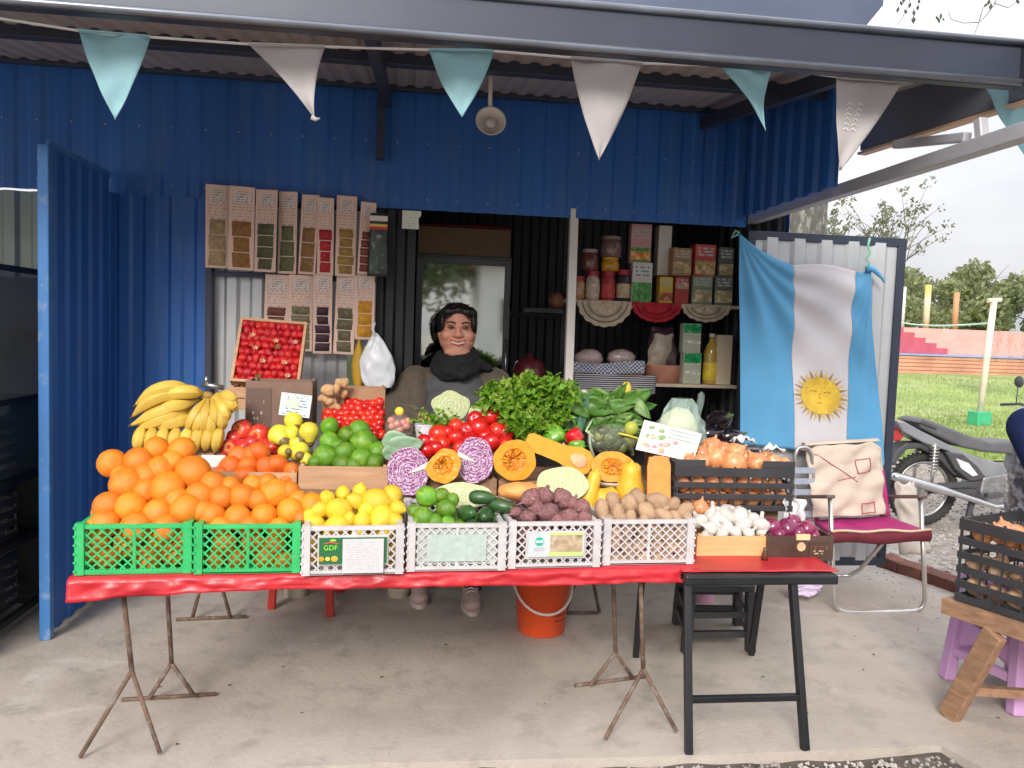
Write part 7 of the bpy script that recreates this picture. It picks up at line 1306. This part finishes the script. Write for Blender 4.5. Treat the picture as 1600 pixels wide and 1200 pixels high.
# lilac stool behind the trestle
LIL = mat('lilac_plastic', (.6, .34, .62), .42, 0, .06, 8)
f4 = [at(1590, 1112, z=0), at(1487, 1060, z=0), V((2.42, 3.02, 0)), V((2.56, 2.72, 0))]; f4[0] = V((2.19, 2.51, 0)); f4 = [V((2.165, 2.50, 0)), V((2.115, 2.80, 0)), V((2.45, 2.86, 0)), V((2.50, 2.56, 0))]
t = stool4('lilac_stool', f4, .42, None, .78, LIL, 'lilac plastic stool behind the wooden trestle at the right edge', .045, ((.28, ()),))
ctr = sum(f4, V())/4
for i in range(4):
    a_, b_ = f4[i], f4[(i+1) % 4]; ta, tb_ = ctr+(a_-ctr)*.78+V((0, 0, .42)), ctr+(b_-ctr)*.78+V((0, 0, .42)); g = MB(); P = lambda u, v: lerp(lerp(a_, b_, u), lerp(ta, tb_, u), v)
    g.grid(lambda u, v: P(u, lerp(.30+.12*math.sin(math.pi*u), .62-.06*math.sin(math.pi*u), v)), 14, 3); o = g.build('side_panel', LIL, t, True); mod_solid(o, .004)
    g = MB(); g.grid(lambda u, v: P(u, lerp(.78+.05*math.sin(math.pi*u), 1, v)), 14, 3); o = g.build('side_panel', LIL, t, True); mod_solid(o, .004)

# ================================================================== MOTORBIKE
MYM = 5.75
MO_ = thing('motorbike', at(1480, 830, Y=MYM), 'silver grey and black motorbike parked on the gravel by the lawn', 'motorbike'); MO_['_w'] = tuple(MO_.location)
SIL = mat('silver_fairing', (.27, .28, .3), .42, .4, .15, 5, coat=.15); DKP = mat('black_trim', (.06, .06, .066), .5, 0, .15, 10); VIN = mat('seat_vinyl', (.1, .1, .11), .5, 0, .15, 10, .1, 60); TYR = mat('tyre_rubber', (.03, .029, .028), .85, 0, .2, 30, .3, 60)
wc = at(1441, 764, Y=MYM); ground_z = -.12; wr = wc.z-ground_z
def wheel(c):
    g = MB(); g.tube([c+V((math.cos(a)*(wr-.035), 0, math.sin(a)*(wr-.035))) for a in [i*6.28318/40 for i in range(40)]], .036, 10, closed=True); ty = g.build('tyre', TYR, MO_, True)
    g = MB()
    for i in range(44): a = i*6.28318/44; d = V((math.cos(a), 0, math.sin(a))); g.bar(c+d*(wr-.012)+V((0, -.032, 0)), c+d*(wr-.004)+V((0, .032, 0)), .016, .012, up=d)
    g.build('tread', TYR, ty)['kind'] = 'stuff'
    g = MB(); g.tube([c+V((math.cos(a)*(wr-.075), 0, math.sin(a)*(wr-.075))) for a in [i*6.28318/36 for i in range(36)]], .014, 8, closed=True); rm = g.build('rim', CHROME, MO_, True)
    g = MB()
    for i in range(18): a = i*6.28318/18; g.tube([c+V((.04*math.cos(a+.5), .02*(-1)**i, .04*math.sin(a+.5))), c+V((math.cos(a)*(wr-.08), 0, math.sin(a)*(wr-.08)))], .0025, 4)
    g.build('spokes', CHROME, rm)['kind'] = 'stuff'
    g = MB(); g.lathe([(0, -.05), (.05, -.05), (.06, -.03), (.06, .03), (.05, .05), (0, .05)], 18, c, Matrix.Rotation(RAD(90), 3, 'X')); g.build('hub', CHROME, MO_, True)
wheel(wc); fc = wc+V((1.24, 0, 0)); wheel(fc)
def panel(name, pts, half, m, yo=0, par=MO_, bev=.012):
    g = MB(); g.prism([at(x, y, Y=MYM) for x, y in pts], (0, yo-half, 0), (0, yo+half, 0)); return g.build(name, m, par, bevel=bev)
panel('seat', [(1418, 655), (1428, 650), (1455, 660), (1490, 674), (1530, 687), (1560, 686), (1590, 690), (1588, 712), (1556, 706), (1520, 703), (1488, 696), (1455, 681), (1424, 666)], .12, VIN, bev=.02)
panel('grab_rail', [(1416, 657), (1425, 652), (1450, 664), (1446, 669)], .135, DKP)
panel('tail_fairing', [(1388, 655), (1400, 656), (1430, 672), (1470, 692), (1505, 708), (1555, 722), (1560, 742), (1546, 750), (1516, 738), (1488, 722), (1468, 702), (1432, 690), (1398, 672)], .105, SIL)
panel('side_cover', [(1462, 702), (1490, 706), (1512, 724), (1528, 745), (1500, 748), (1478, 730)], .115, DKP)
panel('side_stripe', [(1478, 712), (1498, 720), (1512, 738), (1504, 740), (1486, 728)], .119, mat('white_stripe', (.6, .6, .62), .35), bev=.002)
panel('rear_fender', [(1384, 722), (1392, 702), (1408, 690), (1432, 690), (1468, 708), (1492, 738), (1484, 742), (1458, 714), (1430, 699), (1410, 700), (1396, 716), (1390, 726)], .07, DKP)
panel('tail_light', [(1386, 672), (1398, 670), (1406, 680), (1400, 688), (1387, 687)], .06, mat('tail_red', (.45, .03, .03), .2, coat=.5))
g = MB(); g.tube([at(x, y, Y=MYM-.17) for x, y in ((1394, 744), (1400, 745), (1470, 765), (1490, 771), (1555, 792), (1585, 790), (1600, 775))], [.025, .036, .038, .026, .019, .018, .018], 12); g.build('exhaust', mat('exhaust_steel', (.55, .56, .58), .25, .85, .1, 8), MO_, True)
for s in (-.11, .11):
    g = MB(); g.bar(at(1441, 764, Y=MYM)+V((0, s*.7, 0)), at(1540, 764, Y=MYM)+V((0, s*.7, 0)), .025, .04); g.build('swingarm', DKP, MO_)
    a_, b_ = at(1447, 690, Y=MYM)+V((0, s, 0)), at(1441, 758, Y=MYM)+V((0, s, 0)); g = MB(); g.tube([a_, b_], .012, 8); sh = g.build('shock', CHROME, MO_, True)
    g = MB(); d_ = (b_-a_); u_ = d_.normalized().orthogonal(); v_ = d_.normalized().cross(u_); g.tube([a_+d_*(.05+.6*i/60)+(u_*math.cos(i*.9)+v_*math.sin(i*.9))*.024 for i in range(61)], .005, 5); g.build('spring', CHROME, sh, True)
panel('engine', [(1520, 742), (1560, 735), (1590, 745), (1595, 778), (1560, 795), (1530, 786), (1515, 765)], .12, mat('engine_alloy', (.3, .3, .31), .4, .7, .25, 25, .4, 40))
for k in range(4): panel('cooling_fin', [(1552, 742+9*k), (1598, 738+9*k), (1598, 742+9*k), (1552, 746+9*k)], .135, CHROME, bev=.001)
panel('chain_guard', [(1440, 752), (1520, 748), (1520, 757), (1440, 760)], .012, DKP, -.09, bev=.003)
panel('foot_peg', [(1520, 765), (1545, 764), (1545, 770), (1520, 771)], .17, DKP, bev=.004); panel('kick_stand', [(1500, 772), (1508, 771), (1492, 832), (1486, 832)], .015, DKP, -.12, bev=.003)
panel('leg_shield', [(1590, 690), (1625, 672), (1650, 690), (1640, 745), (1600, 762), (1580, 730)], .1, SIL); panel('front_cowl', [(1625, 672), (1645, 640), (1665, 645), (1668, 690), (1650, 700)], .09, SIL)
for s in (-.08, .08): g = MB(); g.tube([at(1652, 655, Y=MYM)+V((0, s, 0)), fc+V((0, s, 0))], .018, 8); g.build('fork', CHROME, MO_, True)
g = MB(); hb_ = at(1640, 645, Y=MYM); g.tube([hb_+V((-.16, -.34, .03)), hb_+V((-.08, -.22, .05)), hb_, hb_+V((-.08, .22, .05)), hb_+V((-.16, .34, .03))], .012, 8); g.build('handlebar', DKP, MO_, True)
for s in (-1, 1): g = MB(); q = hb_+V((-.1, s*.24, .05)); g.tube([q, q+V((.02, s*.02, .14))], .005, 6); g.lathe([(0, 0), (.045, .0), (.05, .012), (0, .015)], 16, q+V((.02, s*.02, .18)), Matrix.Rotation(RAD(90), 3, 'Y')); g.build('mirror', DKP, MO_, True)

# ================================================================== BUNTING AND LAMP
BY = 2.45; TEAL = mat('bunting_teal', (.36, .62, .68), .75, 0, .06, 6, .1, 120, transl=.35); BW = mat('bunting_white', (.6, .57, .57), .75, 0, .06, 6, .1, 120, transl=.35)
g = MB(); sp_ = [(-60, 18), (0, 29), (123, 48), (180, 55), (235, 58), (388, 69), (508, 73), (670, 78), (772, 80), (892, 90), (1003, 99), (1125, 103), (1207, 107), (1307, 120), (1410, 127), (1535, 133), (1640, 138)]
g.tube([at(x, y, Y=BY) for x, y in sp_], .0035, 6); tag(g.build('bunting_string', mat('string_white', (.7, .68, .66), .7), smooth=True), 'pale string strung under the gutter beam carrying pennants', 'string')
for k, (a_, b_, c_, m_, lab, cl) in enumerate(((( 123, 48), (235, 58), (180, 187), TEAL, 'leftmost pale teal pennant', 0), ((388, 69), (508, 73), (492, 186), BW, 'white pennant with its tip curled to the right', 1), ((670, 78), (772, 80), (722, 183), TEAL, 'teal pennant left of the hanging lamp', 0), ((892, 90), (1003, 99), (936, 250), BW, 'long white pennant right of the lamp', 0), ((1125, 103), (1207, 106), (1196, 204), TEAL, 'teal pennant skewed to the right', 2), ((1307, 121), (1410, 128), (1313, 266), BW, 'white pennant with faint lettering by the truss', 0), ((1535, 131), (1640, 138), (1602, 242), TEAL, 'teal pennant cut by the right picture edge', 0))):
    A, B_, C_ = (at(*q, Y=BY) for q in (a_, b_, c_)); t = thing('pennant', A, lab, 'pennant', 'pennants on the bunting string')
    def pf(u, v):
        base = lerp(A, B_, u); tip = C_; p = lerp(base, tip, v); bow = .012*math.sin(math.pi*v)*(u-.5)*(1.6 if cl == 0 else -2); return p+V((bow, .014*math.sin(u*4+k)*v*(1-v)*2+.012*n3((u*2, v*3, k)), 0))
    g = MB(); g.grid(pf, 12, 20); o = g.build('cloth', m_, t, True); mod_solid(o, .001)
    g = MB(); g.tube([lerp(A, B_, i/8)+V((0, -.002, 0)) for i in range(9)], .005, 6); g.build('hem', m_, t, True)
    if cl == 1: g = MB(); g.tube([C_+V((-.008, 0, .004)), C_+V((.004, -.004, -.002)), C_+V((.016, -.006, .002))], [.008, .006, .001], 6); g.build('curled_tip', m_, t, True)
    if k == 5:
        for i in range(6):
            for j in range(2):
                p_ = pf(.25+.22*j, .28+.055*i)+V((0, -.006, 0)); g = MB(); g.tube([p_+V((-.009, 0, -.004)), p_+V((0, 0, .004)), p_+V((.009, 0, -.003))], .0012, 5); g.build('stitched_letter', mat('letter_white', (.85, .85, .85), .6), t)
p = at(766, 148, Y=3.38); q = at(766, 193, Y=3.38); t = thing('hanging_lamp', p, 'small white dish lamp hanging below the awning', 'lamp'); g = MB(); g.tube([V((p.x, 3.38, RZ(3.38)-.035)), p, q+V((0, .02, .03))], .009, 10); g.build('stem', mat('lamp_white', (.66, .62, .58), .4), t, True)
Mx = Matrix.Rotation(RAD(78), 3, 'X'); g = MB(); g.lathe([(0, -.02), (.03, -.018), (.05, .0), (.062, .022), (.064, .026), (.058, .024), (.046, .006), (.028, -.008), (0, -.01)], 32, q, Mx); g.build('shade', mat('lamp_white', ()), t, True)
g = MB(); g.ell(q+V((0, -.012, 0)), (.024, .02, .024), 16, 10); g.build('bulb', mat('lamp_bulb', (.5, .48, .46), .3), t, True)

# ================================================================== NEIGHBOURING STALL AT THE LEFT
NS = thing('display_rack', (-1.8, 3.35, 0), 'black framed display rack of the next stall at the left edge', 'rack')
x0_, x1_, y0_, y1_ = -2.3, -1.60, 3.02, 3.75
for x in (x0_, x1_):
    for y in (y0_, y1_): b = MB(); b.bb((x-.018, y-.018, 0), (x+.018, y+.018, 1.48)); b.build('post', BLACK, NS)
for z in (.06, .36, .62, .95, 1.48):
    b = MB(); b.bb((x0_+.019, y0_-.012, z-.012), (x1_-.019, y0_+.012, z+.012)); b.build('rail', BLACK, NS); b = MB(); b.bb((x1_-.012, y0_+.019, z-.012), (x1_+.012, y1_-.019, z+.012)); b.build('rail', BLACK, NS)
for z in (.36, .62, .95): b = MB(); b.bb((x0_+.02, y0_+.02, z-.008), (x1_-.02, y1_-.02, z)); b.build('shelf_board', BLACK, NS)
b = MB(); b.bb((x1_-.004, y0_+.02, .64), (x1_, y1_-.02, 1.466)); b.build('glass_pane', film('dark_glass', (.05, .07, .08), .45, .08), NS); b = MB(); b.bb((x0_, y1_-.01, .0), (x1_-.02, y1_, 1.46)); b.build('back_panel', BLACK, NS)
for i in range(3): slat_crate('black_crate', (-2.2+.0*i, 3.05, .075+.29*i if i < 2 else .64), .56, .5, .24, ('lowest', 'middle', 'glass fronted top')[i]+' black crate in the rack at the left edge', 5, BLACKPL, 0)
random.seed(120)
for i in range(10): g = MB(); g.ell((-1.75+rnd(-.2, .1), 3.1+.055*i, .90+rnd(-.02, .04)), (.05, .045, .04), 14, 9, fn=lambda d: 1+.15*n3(d+V((i*3, 0, 0)), 2)); tag(g.build('bagged_vegetable', mat('bagged_veg', (.45, .5, .45), .3, 0, .35, 18, .4, 25, coat=.5, col2=(.7, .7, .72), c2s=14), smooth=True), 'bagged pale vegetable in the rack at the left edge', 'bag', 'bagged vegetables in the left rack')
g = MB(); g.lathe([(0, 0), (.05, 0), (.055, .05), (.055, .2), (.02, .24), (0, .24)], 18, (-1.72, 3.3, .96)); tag(g.build('dark_bottle', mat('dark_bottle', (.06, .02, .02), .2, coat=.5), smooth=True), 'dark bottle standing in the rack at the left edge', 'bottle')
GT = mat('greenish_sheet', (.24, .29, .27), .4, .2, .12, 4); NB2 = thing('neighbour_wall', (-2.9, 4.05, 0), 'grey green corrugated back wall of the next stall at the left', 'wall'); corr('wall_sheet', (-4.2, 4.06), (-1.46, 4.06), 0, 1.88, GT, NB2, (0, -1), .13)
b = MB(); b.bb((-1.475, 3.97, 0), (-1.43, 4.03, 1.88)); b.build('door_jamb', BLACK, NB2)
for o in bpy.data.objects:
    if '_w' in o: del o['_w']
